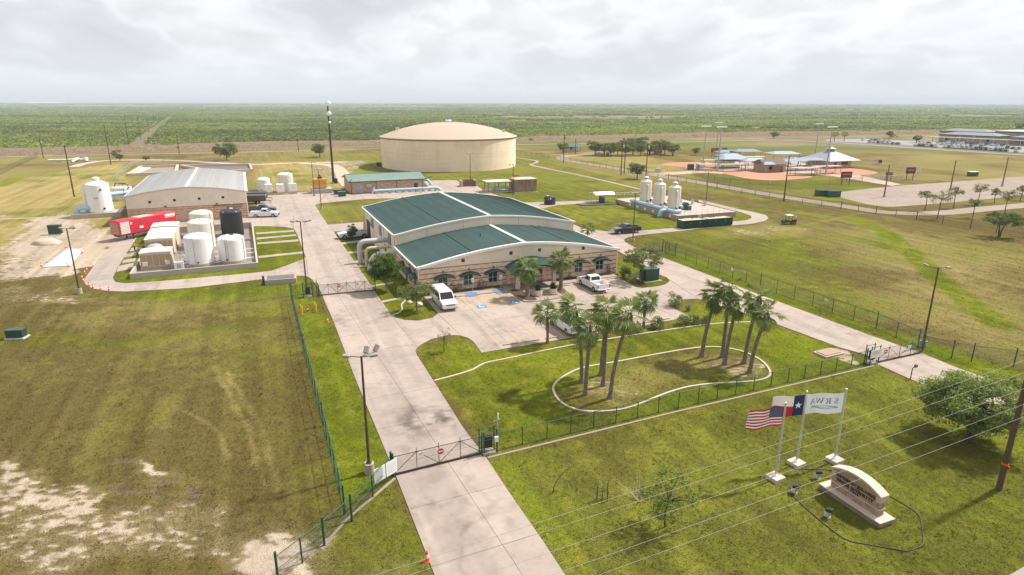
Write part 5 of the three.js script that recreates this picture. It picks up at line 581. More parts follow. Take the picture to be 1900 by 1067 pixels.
function slideGate(label, [ax, az], [bx, bz], h, n, post, signs) {
  const L = Math.hypot(bx - ax, bz - az), t = T('sliding_gate', label, 'gate', ax, az, Math.atan2(-(bz - az), bx - ax), 'sliding chain link gates'), m = M('gategrey', lin(0.045, 0.06, 0.055), 0.5);
  P('top_bar', bar([0, h, 0], [L, h, 0], 0.03), m, t); P('bottom_bar', bar([0, 0.16, 0], [L, 0.16, 0], 0.045), m, t);
  for (let i = 0; i <= n; i++) { P('upright', bar([L * i / n, 0.1, 0], [L * i / n, h + (i % n ? 0.3 : 0.05), 0], 0.026), m, t); if (i < n) { const up = i % 2 === 0; P('brace', bar([L * i / n, up ? 0.18 : h, 0], [L * (i + 1) / n, up ? h : 0.18, 0], 0.022), m, t); const pn = P('mesh_panel', linkPanel(+(L / n).toFixed(2), h - 0.25), linkMat('grey', lin(0.16, 0.17, 0.165)), t); pn.position.set(L * (i + 0.5) / n, h / 2 + 0.05, 0); } }
  for (const x of post) P('gate_post', cyl(0.07, 0.07, h + 0.35, x, -0.02, 0.08, 8), fenceGreen, t);
  P('track', box(L + 0.4, 0.05, 0.16, L / 2, 0.03, 0), M('rust', lin(0.16, 0.07, 0.045), 0.9), t);
  for (const [kind, x, y] of signs) { if (kind === 'stop') { const s = P('no_entry_sign', new THREE.CylinderGeometry(0.26, 0.26, 0.02, 20).rotateX(Math.PI / 2).translate(x, y, 0.05), red, t); P('white_bar', box(0.36, 0.09, 0.008, x, y - 0.045, 0.065), white, s); P('white_ring', new THREE.TorusGeometry(0.25, 0.012, 4, 24).translate(x, y, 0.062), white, s); } else { const s = P('notice', box(0.46, 0.3, 0.02, x, y - 0.15, 0.045), white, t); P('print', [box(0.3, 0.03, 0.004, x, y + 0.03, 0.057), box(0.22, 0.03, 0.004, x, y - 0.05, 0.057)], M('print', lin(0.3, 0.3, 0.32), 0.8), s); if (kind === 'dog') P('red_mark', new THREE.CylinderGeometry(0.04, 0.04, 0.006, 10).rotateX(Math.PI / 2).translate(x + 0.14, y + 0.09, 0.058), red, s); } }
  return t;
}
slideGate('wide sliding gate across the front of the left drive', [-8.17, -38.08], [-2.25, -40.89], 1.5, 4, [-0.08, 6.75], [['dog', 1.9, 1.25], ['stop', 3.4, 1.1]]);
slideGate('sliding gate across the left drive beside the office garden', [-25.87, -80.28], [-19.04, -82.58], 1.5, 6, [-0.1, 7.4], [['dog', 1.6, 1.1], ['stop', 2.6, 1.2], ['note', 5.0, 1.2]]);
slideGate('sliding gate across the right hand drive', [36.46, -57.91], [42.53, -60.46], 1.45, 4, [], [['stop', 1.1, 1.1], ['note', 4.6, 1.1]]);
slideGate('open service gate at the head of the east fence', [23.17, -106.61], [26.38, -107.04], 1.6, 2, [], []);
{ const op = (label, [x, z], rot) => { const t = T('gate_operator', label, 'gate operator', x, z, rot, 'gate operators'); for (const [a, b] of [[-0.6, -0.3], [0.6, -0.3], [-0.6, 0.3], [0.6, 0.3]]) P('frame_post', cyl(0.05, 0.05, 2.0, a, -0.02, b, 7), fenceGreen, t); for (const y of [0.35, 1.2, 1.85]) { P('frame_rail', bar([-0.6, y, 0.3], [0.6, y, 0.3], 0.03), fenceGreen, t); P('frame_rail', bar([-0.6, y, -0.3], [0.6, y, -0.3], 0.03), fenceGreen, t); } P('housing', rbox(0.6, 0.95, 0.4, 0, 0.45, 0, 0.06), dark, t); P('pad', box(1.0, 0.12, 0.8, 0, -0.01, 0), concPlain, t); return t; };
  const a = op('black gate motor in a green frame where the front fence begins', [-1.75, -41.19], 0.42); P('camera_mast', cyl(0.04, 0.04, 2.7, 0.75, 0, 0, 7), galv, a); P('camera_arm', bar([0.45, 2.45, 0], [0.95, 2.55, 0], 0.03), galv, a); P('antenna', cyl(0.05, 0.05, 0.5, 0.8, 2.55, 0, 8), white, a); P('control_box', box(0.28, 0.4, 0.18, 0.5, 1.0, 0.4), white, a);
  op('black gate motor in a green frame behind the short fence', [-27.24, -79.79], 0.35); const b = op('green framed gate motor with a white notice beside the right gate', [35.97, -57.91], 0.4); P('notice_board', box(1.5, 0.85, 0.03, 0, 0.75, 0.36), white, b); P('notice_print', [box(1.2, 0.05, 0.006, 0, 1.4, 0.378), box(1.0, 0.05, 0.006, 0, 1.25, 0.378), box(1.1, 0.05, 0.006, 0, 1.1, 0.378)], M('print'), b);
}
{ const t = T('notice_board', 'pair of white notice boards hung on the fence left of the gate', 'notice board', ...[-8.6, -37.18], 0.9); for (const k of [-0.52, 0.52]) { P('board', box(0.95, 1.05, 0.03, k, 0.5, 0.07), white, t); for (let i = 0; i < 5; i++) P('print_line', box(0.7, 0.04, 0.004, k, 0.7 + i * 0.15, 0.088), M('print2', lin(0.5, 0.5, 0.52), 0.8), t); } }
for (const [p, l] of [[[32.71, -89.84], 'small white notice on the east fence near the palms'], [[39.38, -74.72], 'small white notice on the east fence near the lamp post']]) { const t = T('fence_notice', l, 'notice', p[0], p[1], -1.19 + Math.PI, 'notices on the east fence', 1.05); P('plate', box(0.55, 0.4, 0.02, 0, 0, 0.06), white, t); P('red_print', box(0.18, 0.28, 0.004, 0.15, 0.06, 0.073), red, t); }
// ---------------------------------------------------------------- lamp posts near the plant
lampPost('tall lamp post with four heads beside the front of the left drive', [-9.99, -38.47], 8.83, [[Math.PI * 0.98, 0.75, 0.05], [0.25, 0.55, 0.1], [1.3, 0.55, 0.9], [0.9, 1.1, 0.9]], { foot: 0.8 });
lampPost('lamp post at the left edge above the traffic cones', [-58.65, -81.08], 8.98, [[2.9, 0.7, 0.15], [1.2, 0.5, 0.5], [0.0, 0.8, 0.35]], { foot: 0.8 });
lampPost('lamp post with four heads where the loop drive meets the left drive', [-27.85, -81.26], 9.93, [[Math.PI, 0.8, 0.1], [0, 0.5, 0.2], [0.4, 0.9, 0.3], [2.4, 0.4, 0.1]], { foot: 0.7 });
lampPost('tall lamp post with two heads beside the right gate', [43.99, -62.42], 8.76, [[2.6, 0.9, 0.5], [0.1, 0.8, -0.1]], { foot: 0.7 });
lampPost('lamp post by the kerb of the round lawn, in front of the black pickup', [22.69, -115.23], 8.96, [[2.8, 0.5, 0.5], [0.2, 0.55, 0.5], [1.2, 0.3, 0.2]], { foot: 0.55 });
lampPost('lamp post behind the hall roof on the north lawn', [0.25, -169.71], 8.95, [[2.8, 0.6, 0.1], [0.3, 0.6, 0.1], [1.6, 0.5, 0.1]]);
lampPost('lamp post in front of the great tank', [-12.99, -195.79], 9.88, [[2.8, 0.6, 0.1], [0.3, 0.6, 0.1]], {});
lampPost('lamp post at the corner of the dry lawn by the yellow generator', [-46.41, -151.33], 9.46, [[2.9, 0.6, 0.15], [0.3, 0.7, 0.15], [1.7, 0.5, 0.3]], {});
lampPost('lamp post left of the yellow generator', [-54.73, -173.11], 9.25, [[2.9, 0.6, 0.1], [0.3, 0.6, 0.1]], {});
lampPost('thin lamp post at the left end of the arched grey roof building', [-86.23, -139.07], 7.46, [[2.9, 0.5, 0.1], [0.3, 0.5, 0.1]], { foot: 0, r: 0.08 });
lampPost('lamp post on the grass behind the three round towers', [51.12, -164.52], 7.87, [[2.8, 0.6, 0.1], [0.3, 0.6, 0.1]], { foot: 0 });
// ---------------------------------------------------------------- street power line
{
  const p = [32.88, -36.62]; const u = utilityPole('thick wooden power pole with an orange band at the right lawn edge', p, 12.2, { r: 0.19, arm: false }); P('anchor_band', cyl(0.21, 0.21, 0.12, 0, 1.9, 0, 9), orange, u); P('pole_tag', box(0.06, 0.22, 0.16, 0.19, 1.6, 0.1), orange, u);
  const dir = [Math.cos(0.446), -Math.sin(0.446)], wm = M('wire', lin(0.30, 0.31, 0.31), 0.5);
  const W0 = [[[52.8, -59.9], [0.9, -33.8]], [[50.3, -56.8], [1.2, -32.9]], [[47.4, -53.1], [1.9, -31.2]], [[44.9, -49.9], [2.6, -29.6]], [[42.5, -47.3], [3.2, -28.6]]], hs = [10.9, 10.9, 10.2, 9.4, 8.8];
  W0.forEach(([a, b], i) => { const k = (25 - hs[i]) / 25, A = [a[0] * k, a[1] * k], B = [b[0] * k, b[1] * k], dx = A[0] - B[0], dz = A[1] - B[1], L = Math.hypot(dx, dz), at = t => { const s = mix(-1.1, 1.55, t), q = (t - 0.5) * 2; return [B[0] + dx * s, hs[i] - 0.5 + 0.5 * q * q, B[1] + dz * s]; }; const pts = []; for (let k2 = 0; k2 <= 20; k2++) pts.push(at(k2 / 20)); one('power_line', ['topmost of the five power lines crossing the lawn', 'second power line from the top, just under the highest one', 'middle one of the five power lines over the sign', 'fourth power line down, passing low behind the sign cap', 'lowest power line, crossing in front of the stone sign'][i], 'power line', tube(pts, 0.007, 5, 60), wm, 0, 0, 0, 'power lines over the front lawn'); });
}
// ---------------------------------------------------------------- small things on the front lawns
cone('lone traffic cone at the left kerb of the drive, near the bottom', [-4.78, -29.65]); cone('traffic cone on the grass strip below the red hydrant', [-21.81, -69.78]); cone('traffic cone standing on the small driveway beside the dry lawn', [-36.65, -132.38]);
{ const t = T('fire_hydrant', 'red fire hydrant between yellow posts on the grass strip', 'hydrant', ...[-25.35, -73.73]); P('barrel', lathe([[0.16, 0], [0.16, 0.06], [0.11, 0.08], [0.11, 0.5], [0.14, 0.52], [0.14, 0.58], [0.1, 0.7], [0, 0.76]], 14), red, t); P('side_cap', [new THREE.CylinderGeometry(0.07, 0.07, 0.4, 10).rotateZ(Math.PI / 2).translate(0, 0.42, 0)], red, t); P('front_cap', new THREE.CylinderGeometry(0.09, 0.09, 0.2, 10).rotateX(Math.PI / 2).translate(0, 0.4, 0.14), white, t);
  const l = ['rear left', 'front left', 'rear right', 'front right']; [[-26.12, -73.31], [-25.69, -72.5], [-24.7, -74.37], [-24.28, -73.53]].forEach((q, i) => { const b = T('bollard', `yellow bollard at the ${l[i]} of the red hydrant`, 'bollard', ...q, 0, 'yellow hydrant bollards'); P('tube', cyl(0.09, 0.09, 1.0, 0, -0.02, 0, 12), yellow, b); P('dome', new THREE.SphereGeometry(0.09, 12, 6, 0, 6.29, 0, 1.6).translate(0, 0.98, 0), yellow, b); }); }
{ const t = T('key_pad_post', 'gooseneck entry keypad on the grass by the right drive', 'keypad', ...[37.59, -54.11], 0.4); P('post', pipe([[0, 0, 0], [0, 1.15, 0], [0.4, 1.3, 0]], 0.045, 0.15, 8), dark, t); P('key_pad', rbox(0.3, 0.32, 0.2, 0.45, 1.15, 0, 0.03), M('kp', lin(0.13, 0.17, 0.16), 0.4), t); }
{ const t = T('valve_vault', 'flat concrete valve vault lid in bare soil by the right gate', 'vault', ...[32.85, -60.27], 0.42); P('curb', box(2.6, 0.22, 1.6, 0, -0.02, 0), M('vault', lin(0.46, 0.36, 0.28), 0.95), t); P('lid', rbox(2.2, 0.08, 1.2, 0, 0.2, 0, 0.02), M('vaultlid', lin(0.36, 0.26, 0.2), 0.9), t); }
{ const t = T('meter_vault', 'raised concrete vault with grey steel lid beside the loop drive', 'vault', ...[-33.43, -87.08], 0.3); P('curb', box(4.2, 0.75, 2.6, 0, -0.02, 0), M('vault2', lin(0.4, 0.33, 0.27), 0.95), t); P('steel_lid', box(3.7, 0.05, 2.1, 0, 0.72, 0), M('lidgrey', lin(0.15, 0.15, 0.16), 0.5, { metalness: 0.3 }), t); P('riser_post', box(0.28, 1.3, 0.28, -2.3, 0, 0.9), fenceGreen, t); }
{ const t = T('switchgear_box', 'dark green transformer box under the spreading tree by the drive', 'transformer', ...[20.09, -88.28], TH); P('pad', box(3.0, 0.14, 2.4, 0, -0.02, 0), concPlain, t); P('cabinet', rbox(2.3, 1.75, 1.7, 0, 0.12, 0, 0.03), M('txgreen', lin(0.012, 0.055, 0.04), 0.45), t); P('lid', rbox(2.4, 0.07, 1.8, 0, 1.86, 0, 0.02), M('txlid', lin(0.07, 0.12, 0.11), 0.4), t); P('door_seam', box(0.02, 1.5, 0.012, 0, 0.25, 0.853), dark, t); }
for (const [p, w, h, l, r] of [[[-89.47, -120.52], 2.2, 1.7, 'green transformer box on the sandy ground behind the left lamp post', 0.2], [[-54.55, -64.5], 1.7, 0.85, 'low green transformer box on a white pad at the left edge', 0.12]]) { const t = T('transformer', l, 'transformer', ...p, r, 'green transformer boxes'); P('pad', box(w + 0.3, 0.16, 1.2, 0, -0.02, 0), M('whitepad'), t); P('cabinet', rbox(w, h, 0.9, 0, 0.13, 0, 0.03), M('txgreen2', lin(0.022, 0.05, 0.03), 0.5), t); P('lid', rbox(w + 0.1, 0.08, 1.0, 0, 0.13 + h, 0, 0.02), M('txlid2', lin(0.045, 0.07, 0.05), 0.55), t); }
[[[-59.51, -84.43], 'cone one beside the bend of the loop drive'], [[-58.39, -83.51], 'cone two beside the bend of the loop drive'], [[-56.85, -82.74], 'cone three, on a flat stone beside the loop drive'], [[-55.46, -82.36], 'last cone in the row beside the loop drive'], [[-61.97, -86.9], 'cone bunched nearest the lamp post by the loop'], [[-63.21, -88.47], 'cone in the middle of the bunch by the loop'], [[-64.68, -91.33], 'cone farthest up the bunch by the loop'], [[-65.38, -92.9], 'cone at the top of the bunch by the loop']].forEach(([p, l]) => cone('orange and white ' + l, p));
[[[-74.2, -95.47], 'near left corner'], [[-69.89, -95.33], 'near right corner'], [[-73.83, -104.65], 'far right corner'], [[-79.42, -108.76], 'far left corner']].forEach(([p, l]) => cone(`dark orange cone at the ${l} of the white foundation`, p));
{ const t = T('dirt_pile', 'small heap of pale sand behind the white foundation', 'sand heap', ...[-85.27, -112.26]); const g = new THREE.SphereGeometry(1, 24, 10, 0, 6.29, 0, 1.57), p = g.attributes.position; for (let i = 0; i < p.count; i++) { const x = p.getX(i), z = p.getZ(i), k = 0.8 + 0.4 * fbm(x * 2 + 9, z * 2, 3); p.setXYZ(i, x * 2.6 * k, p.getY(i) * 1.0 * k - 0.03, z * 1.8 * k); } g.computeVertexNormals(); P('heap', g, M('sandheap', lin(0.5, 0.40, 0.31), 1, { bumpMap: bumpGrain, bumpScale: 0.05 }), t); }
{ const rk = M('rock', lin(0.62, 0.55, 0.5), 0.9, { bumpMap: bumpGrain, bumpScale: 0.03 }); [[[-13.19, -77.07], 0.36, 'left'], [[-11.88, -76.18], 0.42, 'right'], [[-11.96, -78.22], 0.3, 'rear']].forEach(([p, s, w], i) => { const g = new THREE.IcosahedronGeometry(s, 2), q = g.attributes.position; for (let k = 0; k < q.count; k++) { const v = V(q.getX(k), q.getY(k), q.getZ(k)), e = 0.7 + 0.6 * fbm(v.x * 2 + i * 5, v.z * 2 + v.y * 3, 2); q.setXYZ(k, v.x * e, v.y * e * 0.75 + s * 0.3, v.z * e); } g.computeVertexNormals(); one('boulder', `pale ${w} boulder under the small tree in the grass island`, 'boulder', g, rk, p[0], p[1], i, 'boulders in the grass island'); }); }

// ---------------------------------------------------------------- chemical yard west of the drive
const yl = (x, d) => [-56.02 + Math.cos(0.4) * x - Math.sin(0.4) * d, -88.26 - Math.sin(0.4) * x - Math.cos(0.4) * d];
const YA = 0.4, YW = 17.6, YD = 35;
{
  const w = T('yard_wall', 'low concrete containment wall round the chemical tanks', 'wall', ...yl(0, 0), YA); const cw = M('cw', lin(0.44, 0.39, 0.33), 0.95, { bumpMap: bumpGrain, bumpScale: 0.01 });
  P('front_wall', box(YW, 0.85, 0.3, YW / 2, 0, -0.15), cw, w); P('left_wall', box(0.3, 0.85, YD - 0.3, 0.15, 0, -0.3 - (YD - 0.3) / 2), cw, w); P('right_wall', box(0.3, 0.85, YD - 0.3, YW - 0.15, 0, -0.3 - (YD - 0.3) / 2), cw, w); P('back_wall', box(YW - 0.6, 1.3, 0.3, YW / 2, 0, -YD + 0.15), cw, w); P('cross_wall', box(YW - 5.8, 0.5, 0.25, 5.2 + (YW - 5.8) / 2, 0, -22), cw, w);
  const fl = flat('yard_floor', [yl(0.3, 0.3), yl(YW - 0.3, 0.3), yl(YW - 0.3, YD - 0.3), yl(0.3, YD - 0.3)], new THREE.MeshStandardMaterial({ map: paveMap, color: lin(0.62, 0.60, 0.58), roughness: 0.6 }), 0.06);
}
const polyW = tex(256, 256, (u, v) => { const s = tn(u * 60, v * 4, 60), n = tn(u * 8, v * 8, 8), k = 0.78 + 0.16 * n + 0.12 * s; return [l2s(0.86 * k), l2s(0.86 * k), l2s(0.85 * k)]; }, { srgb: true });
const polyWhite = new THREE.MeshStandardMaterial({ map: polyW, roughness: 0.55 }), polyBeige = new THREE.MeshStandardMaterial({ map: polyW, color: lin(0.86, 0.82, 0.70), roughness: 0.6 }), polyBlack = new THREE.MeshStandardMaterial({ map: polyW, color: lin(0.025, 0.026, 0.032), roughness: 0.5 });
function polyTank(label, [x, z], r, h, mat, o = {}) {
  const t = T('chemical_tank', label, 'tank', x, z, o.rot || 0, o.group || 'upright plastic chemical tanks'), ped = o.ped || 0; if (ped) P('pedestal', cyl(r * 1.04, r * 1.04, ped, 0, 0, 0, 36), concPlain, t);
  P('shell', lathe([[0, ped], [r, ped], [r, ped + 0.05], [r, h - 0.25], [r * 0.985, h - 0.1], [r * 0.95, h]], 44), mat, t);
  const top = lathe([[r * 0.96, h - 0.02], [r * 0.9, h + 0.08], [r * 0.55, h + 0.32], [r * 0.18, h + 0.42], [0, h + 0.44]], 40), p = top.attributes.position; for (let i = 0; i < p.count; i++) { const a = Math.atan2(p.getZ(i), p.getX(i)), q = Math.hypot(p.getX(i), p.getZ(i)) / r; p.setY(i, p.getY(i) + Math.cos(a * 8) * 0.09 * Math.sin(Math.min(1, q) * Math.PI)); } top.computeVertexNormals(); P('domed_top', top, mat, t);
  P('manway', [cyl(0.3, 0.3, 0.16, r * 0.1, h + 0.36, 0, 16), cyl(0.34, 0.34, 0.05, r * 0.1, h + 0.5, 0, 16)], o.lid || mat, t); for (const k of [0.6, 1.9, 3.6]) P('lifting_lug', box(0.1, 0.16, 0.2, Math.cos(k) * r * 0.94, h - 0.06, Math.sin(k) * r * 0.94), o.lid || mat, t);
  for (const a of o.lines || []) P('fill_line', pipe([[Math.cos(a) * (r + 0.06), ped + 0.2, Math.sin(a) * (r + 0.06)], [Math.cos(a) * (r + 0.06), h + 0.12, Math.sin(a) * (r + 0.06)], [Math.cos(a) * (r - 0.5), h + 0.3, Math.sin(a) * (r - 0.5)]], 0.05, 0.15, 8), M('fillline', lin(0.55, 0.46, 0.38), 0.6), t);
  P('outlet', [new THREE.CylinderGeometry(0.12, 0.12, 0.5, 10).rotateX(Math.PI / 2).translate(0, ped + 0.35, r + 0.1)], dark, t); return t;
}
polyTank('tall white tank on a round concrete pedestal at the front of the yard', [-49.56, -96.6], 2.05, 4.75, polyWhite, { ped: 0.6, lines: [1.75], rot: 0.3 });
polyTank('shorter white tank with two brown pipes at the yard corner', [-45.4, -98.9], 2.0, 4.05, polyWhite, { ped: 0.5, lines: [1.45, 1.62, 0.1], lid: dark });
polyTank('beige tank standing right behind the tall white tank', [-55.5, -109.8], 2.12, 4.6, polyBeige, { lines: [0.2] });
polyTank('beige tank farthest back, against the brick wall of the arched building', [-59.9, -119.3], 2.08, 4.6, polyBeige, { lines: [0.3] });
polyTank('black tank behind the shorter white tank', [-54.6, -120.3], 2.0, 4.75, polyBlack, { lid: polyWhite });
function airUnit(label, [x, z], w, h, d, front) { const t = T('equipment_house', label, 'equipment house', x, z, YA, 'tan equipment houses in the yard'); const body = M('unitTan', lin(0.60, 0.52, 0.40), 0.7), slat = M('unitSlat', lin(0.40, 0.29, 0.17), 0.75), roof = M('unitRoof', lin(0.72, 0.68, 0.58), 0.6);
  P('base', box(w + 0.2, 0.45, d + 0.2, w / 2, 0, -d / 2), concPlain, t); P('body', rbox(w, h, d, w / 2, 0.44, -d / 2, 0.06), body, t); const pr = [[0, 0], [w + 0.1, 0], [w + 0.1, 0.1], [w * 0.5, 0.22], [0, 0.1]]; P('roof', extr(pr, d + 0.1).translate(-0.05, 0.44 + h, -d - 0.05), roof, t);
  for (let i = 0; i < 5; i++) P('louvre_panel', rbox(w / 5 - 0.12, h * 0.78, 0.05, w / 5 * (i + 0.5), 0.44 + h * 0.1, 0.02, 0.01), slat, t); for (let i = 1; i < 4; i++) P('side_panel_seam', box(0.02, h * 0.9, 0.05, w + 0.005, 0.44 + h * 0.05, -d * i / 4), roof, t); if (front) for (const k of [0.14, 0.86]) P('vent_hood', rbox(0.7, 0.6, 0.25, w * k, 0.7, 0.14, 0.03), roof, t); return t; }
airUnit('front tan equipment house with two cream hoods by the yard wall', yl(0.9, 4.9), 4.3, 2.2, 3.4, true); airUnit('second tan equipment house, behind the silver domed scrubber', yl(0.5, 14.8), 4.2, 2.4, 4.9, false); airUnit('third tan equipment house in the row', yl(0.4, 20.4), 4.3, 2.4, 4.9, false); airUnit('farthest tan equipment house, nearest the red trailer', yl(0.3, 26.2), 4.3, 2.5, 4.4, false);
{ const t = T('scrubber_vessel', 'silver domed vessel between the first two tan equipment houses', 'vessel', ...yl(2.4, 11.2), YA); P('shell', lathe([[0, 0.1], [1.35, 0.1], [1.35, 1.9], [1.2, 2.35], [0.7, 2.75], [0, 2.9]], 32), M('alu', lin(0.55, 0.55, 0.56), 0.35, { metalness: 0.6 }), t); for (const y of [0.5, 1.1, 1.7]) P('hoop', lathe([[1.35, y], [1.42, y], [1.42, y + 0.09], [1.35, y + 0.09]], 32), dark, t); }
{ const t = T('pump_skid', 'small white pump cabinet beside the front equipment house', 'pump skid', ...yl(6.3, 3.2), YA); P('cabinet', rbox(1.3, 1.3, 1.1, 0, 0.1, 0, 0.04), white, t); P('grating', box(0.6, 0.6, 0.03, 0, 0.45, 0.56), M('grating', lin(0.4, 0.42, 0.44), 0.5), t); const s = T('steel_stair', 'grey steel stair in front of the second equipment house', 'stair', ...yl(6.0, 8.6), YA); for (let i = 0; i < 6; i++) P('tread', box(0.3, 0.04, 1.2, i * 0.3, 0.2 + i * 0.2, 0), galv, s); P('stringer', bar([-0.1, 0.06, 0.6], [1.7, 1.35, 0.6], 0.05), galv, s); P('stringer', bar([-0.1, 0.06, -0.6], [1.7, 1.35, -0.6], 0.05), galv, s); for (const k of [-0.6, 0.6]) { P('hand_rail', bar([-0.1, 1.0, k], [1.7, 2.25, k], 0.025), galv, s); P('baluster', bar([0, 0.1, k], [0, 1.05, k], 0.025), galv, s); P('baluster', bar([1.5, 0.06, k], [1.5, 2.1, k], 0.025), galv, s); }
  const k = T('walk_pipes', 'black flexible hose rising beside the second equipment house', 'hose', ...yl(6.4, 16.2), YA); P('hose', tube([[0, 0.05, 1.5], [0.2, 1.5, 1.2], [0.3, 1.9, 0], [0.4, 1.0, -1.2], [0.6, 2.2, -2.4], [0.7, 2.4, -3.5]], 0.13, 8), dark, k); P('joint', rbox(0.5, 0.9, 0.5, 0.2, 0.05, 1.4, 0.06), dark, k); P('stand', rbox(0.35, 1.9, 0.35, 0.6, 0.05, -2.4, 0.05), M('kp'), k);
  const pw = M('pvc', lin(0.66, 0.66, 0.66), 0.5); [['white pipe crossing the yard floor in front of the stair', 7.2, 3.4, 17.2, 5.8], ['white pipe crossing the yard between the white tanks and the cross wall', 6, 11.6, 17.4, 12.6], ['thin white pipe running to the yard side wall', 11, 8.6, 17.5, 9.6]].forEach(([l, x0, d0, x1, d1]) => { const a = yl(x0, d0), b = yl(x1, d1), q = T('yard_pipe', l, 'pipe', a[0], a[1], 0, 'white pipes on the yard floor'); P('run', pipe([[0, 0.45, 0], [b[0] - a[0], 0.45, b[1] - a[1]], [b[0] - a[0], 0.05, b[1] - a[1]]], 0.08, 0.2, 8), pw, q); for (const f of [0.02, 0.33, 0.66]) P('support', box(0.12, 0.4, 0.12, (b[0] - a[0]) * f, 0.04, (b[1] - a[1]) * f), galv, q); });
  const rr = T('white_pump', 'white pump housing behind the tall white tank', 'pump', ...yl(8.5, 15.4), YA); P('tank', new THREE.CapsuleGeometry(0.65, 1.4, 6, 16).rotateZ(Math.PI / 2).translate(0, 0.85, 0), white, rr); P('saddle', box(0.25, 0.4, 1.0, -0.6, 0.05, 0), concPlain, rr); P('saddle', box(0.25, 0.4, 1.0, 0.6, 0.05, 0), concPlain, rr); }
{ // red trailer-mounted generator
  const t = T('generator_trailer', 'long red generator trailer with white louvres behind the equipment houses', 'generator', -71.4, -120.0, 1.165), L = 12.2, Wd = 2.5, y = 1.1; // local +x points away from the camera
  const rt = tex(256, 128, (u, v) => { const n = tn(u * 20, v * 10, 20), m = tn(u * 90, v * 40, 90), k = 0.82 + 0.2 * n + 0.12 * m; return [l2s(0.56 * k), l2s(0.022 * k), l2s(0.045 * k)]; }, { srgb: true, repeat: [0.2, 0.4] }); const rm = new THREE.MeshStandardMaterial({ map: rt, roughness: 0.45 });
  P('box_body', uvScale(rbox(L, 2.65, Wd, 0, y, 0, 0.05)), rm, t); P('roof_panel', rbox(L * 0.28, 0.14, Wd * 0.8, -0.3, y + 2.63, 0, 0.03), M('roofpanel', lin(0.42, 0.36, 0.32), 0.6), t); P('roof_vent', rbox(L * 0.3, 0.12, Wd * 0.5, -4.0, y + 2.63, 0, 0.03), rm, t); P('chassis', box(L, 0.25, 1.2, 0, y - 0.26, 0), dark, t);
  const lv = M('whitelouv', lin(0.74, 0.70, 0.64), 0.6); for (let i = 0; i < 8; i++) { P('side_louvre', box(1.75, 0.2, 0.08, -L / 2 + 1.15, y + 0.22 + i * 0.28, Wd / 2 + 0.02), lv, t); P('end_louvre', box(0.08, 0.17, 2.2, -L / 2 - 0.02, y + 0.22 + i * 0.28, 0), M('endlouv', lin(0.46, 0.36, 0.26), 0.7), t); }
  P('door_panel', box(1.9, 2.1, 0.04, -0.9, y + 0.2, Wd / 2 + 0.015), rm, t); P('panel_label', box(0.75, 0.42, 0.02, -1.7, y + 0.75, Wd / 2 + 0.045), white, t); P('stencil', box(0.16, 0.45, 0.02, -L / 2 + 2.35, y + 1.75, Wd / 2 + 0.012), lv, t); P('stencil', box(0.1, 0.45, 0.02, -L / 2 + 2.6, y + 1.75, Wd / 2 + 0.012), lv, t);
  P('side_lettering', box(2.2, 0.42, 0.02, L / 2 - 1.4, y + 2.08, Wd / 2 + 0.012), white, t); P('lettering_rule', box(2.2, 0.1, 0.02, L / 2 - 1.4, y + 1.86, Wd / 2 + 0.012), white, t);
  for (const k of [-0.95, 0.95]) { P('landing_leg', box(0.16, 1.0, 0.16, -3.4, 0.05, k), dark, t); P('landing_foot', box(0.34, 0.06, 0.34, -3.4, 0, k), dark, t); for (const x of [3.6, 4.9]) { const w = new THREE.Group(); w.name = 'wheel'; w.position.set(x, 0.5, k); w.scale.setScalar(1.28); t.add(w); P('tyre', tyreGeo, rubber, w); P('rim', rimGeo, rimMat, w); } }
}
figure('person in an orange safety vest and blue trousers standing at the yard strips', ...[-65.61, -106.13], 0.2, [[0, 0.08, 0.1, 0, 0.48, 0.1, 0.06, 0.075, [0.03, 0.04, 0.08]], [0, 0.48, 0.1, 0, 0.92, 0.09, 0.08, 0.11, [0.03, 0.04, 0.08]], [0, 0.08, -0.1, 0, 0.48, -0.1, 0.06, 0.075, [0.03, 0.04, 0.08]], [0, 0.48, -0.1, 0, 0.92, -0.09, 0.08, 0.11, [0.03, 0.04, 0.08]], [0, 0.06, 0.1, 0.14, 0.05, 0.1, 0.05, 0.045, [0.03, 0.025, 0.02]], [0, 0.06, -0.1, 0.14, 0.05, -0.1, 0.05, 0.045, [0.03, 0.025, 0.02]], [0, 0.95, 0, 0, 1.2, 0, 0.16, 0.165, [0.72, 0.12, 0.02]], [0, 1.2, -0.1, 0, 1.38, -0.02, 0.13, 0.12, [0.72, 0.12, 0.02]], [0, 1.2, 0.1, 0, 1.38, 0.02, 0.13, 0.12, [0.72, 0.12, 0.02]], [0, 1.42, 0.2, 0.02, 1.14, 0.29, 0.065, 0.05, [0.72, 0.12, 0.02]], [0.02, 1.14, 0.29, 0.16, 0.98, 0.22, 0.045, 0.035, [0.36, 0.22, 0.15]], [0, 1.42, -0.2, 0.02, 1.14, -0.29, 0.065, 0.05, [0.72, 0.12, 0.02]], [0.02, 1.14, -0.29, 0.16, 0.98, -0.22, 0.045, 0.035, [0.36, 0.22, 0.15]], [0, 1.44, 0, 0, 1.55, 0, 0.055, 0.055, [0.36, 0.22, 0.15]], [0, 1.62, 0, 0.01, 1.68, 0, 0.1, 0.1, [0.36, 0.22, 0.15]], [0, 1.73, 0, 0, 1.75, 0, 0.115, 0.1, [0.75, 0.7, 0.6]]], t => { P('hard_hat', lathe([[0.16, 1.73], [0.125, 1.745], [0.11, 1.82], [0, 1.87]], 14), M('hat', lin(0.75, 0.72, 0.66), 0.4), t); });
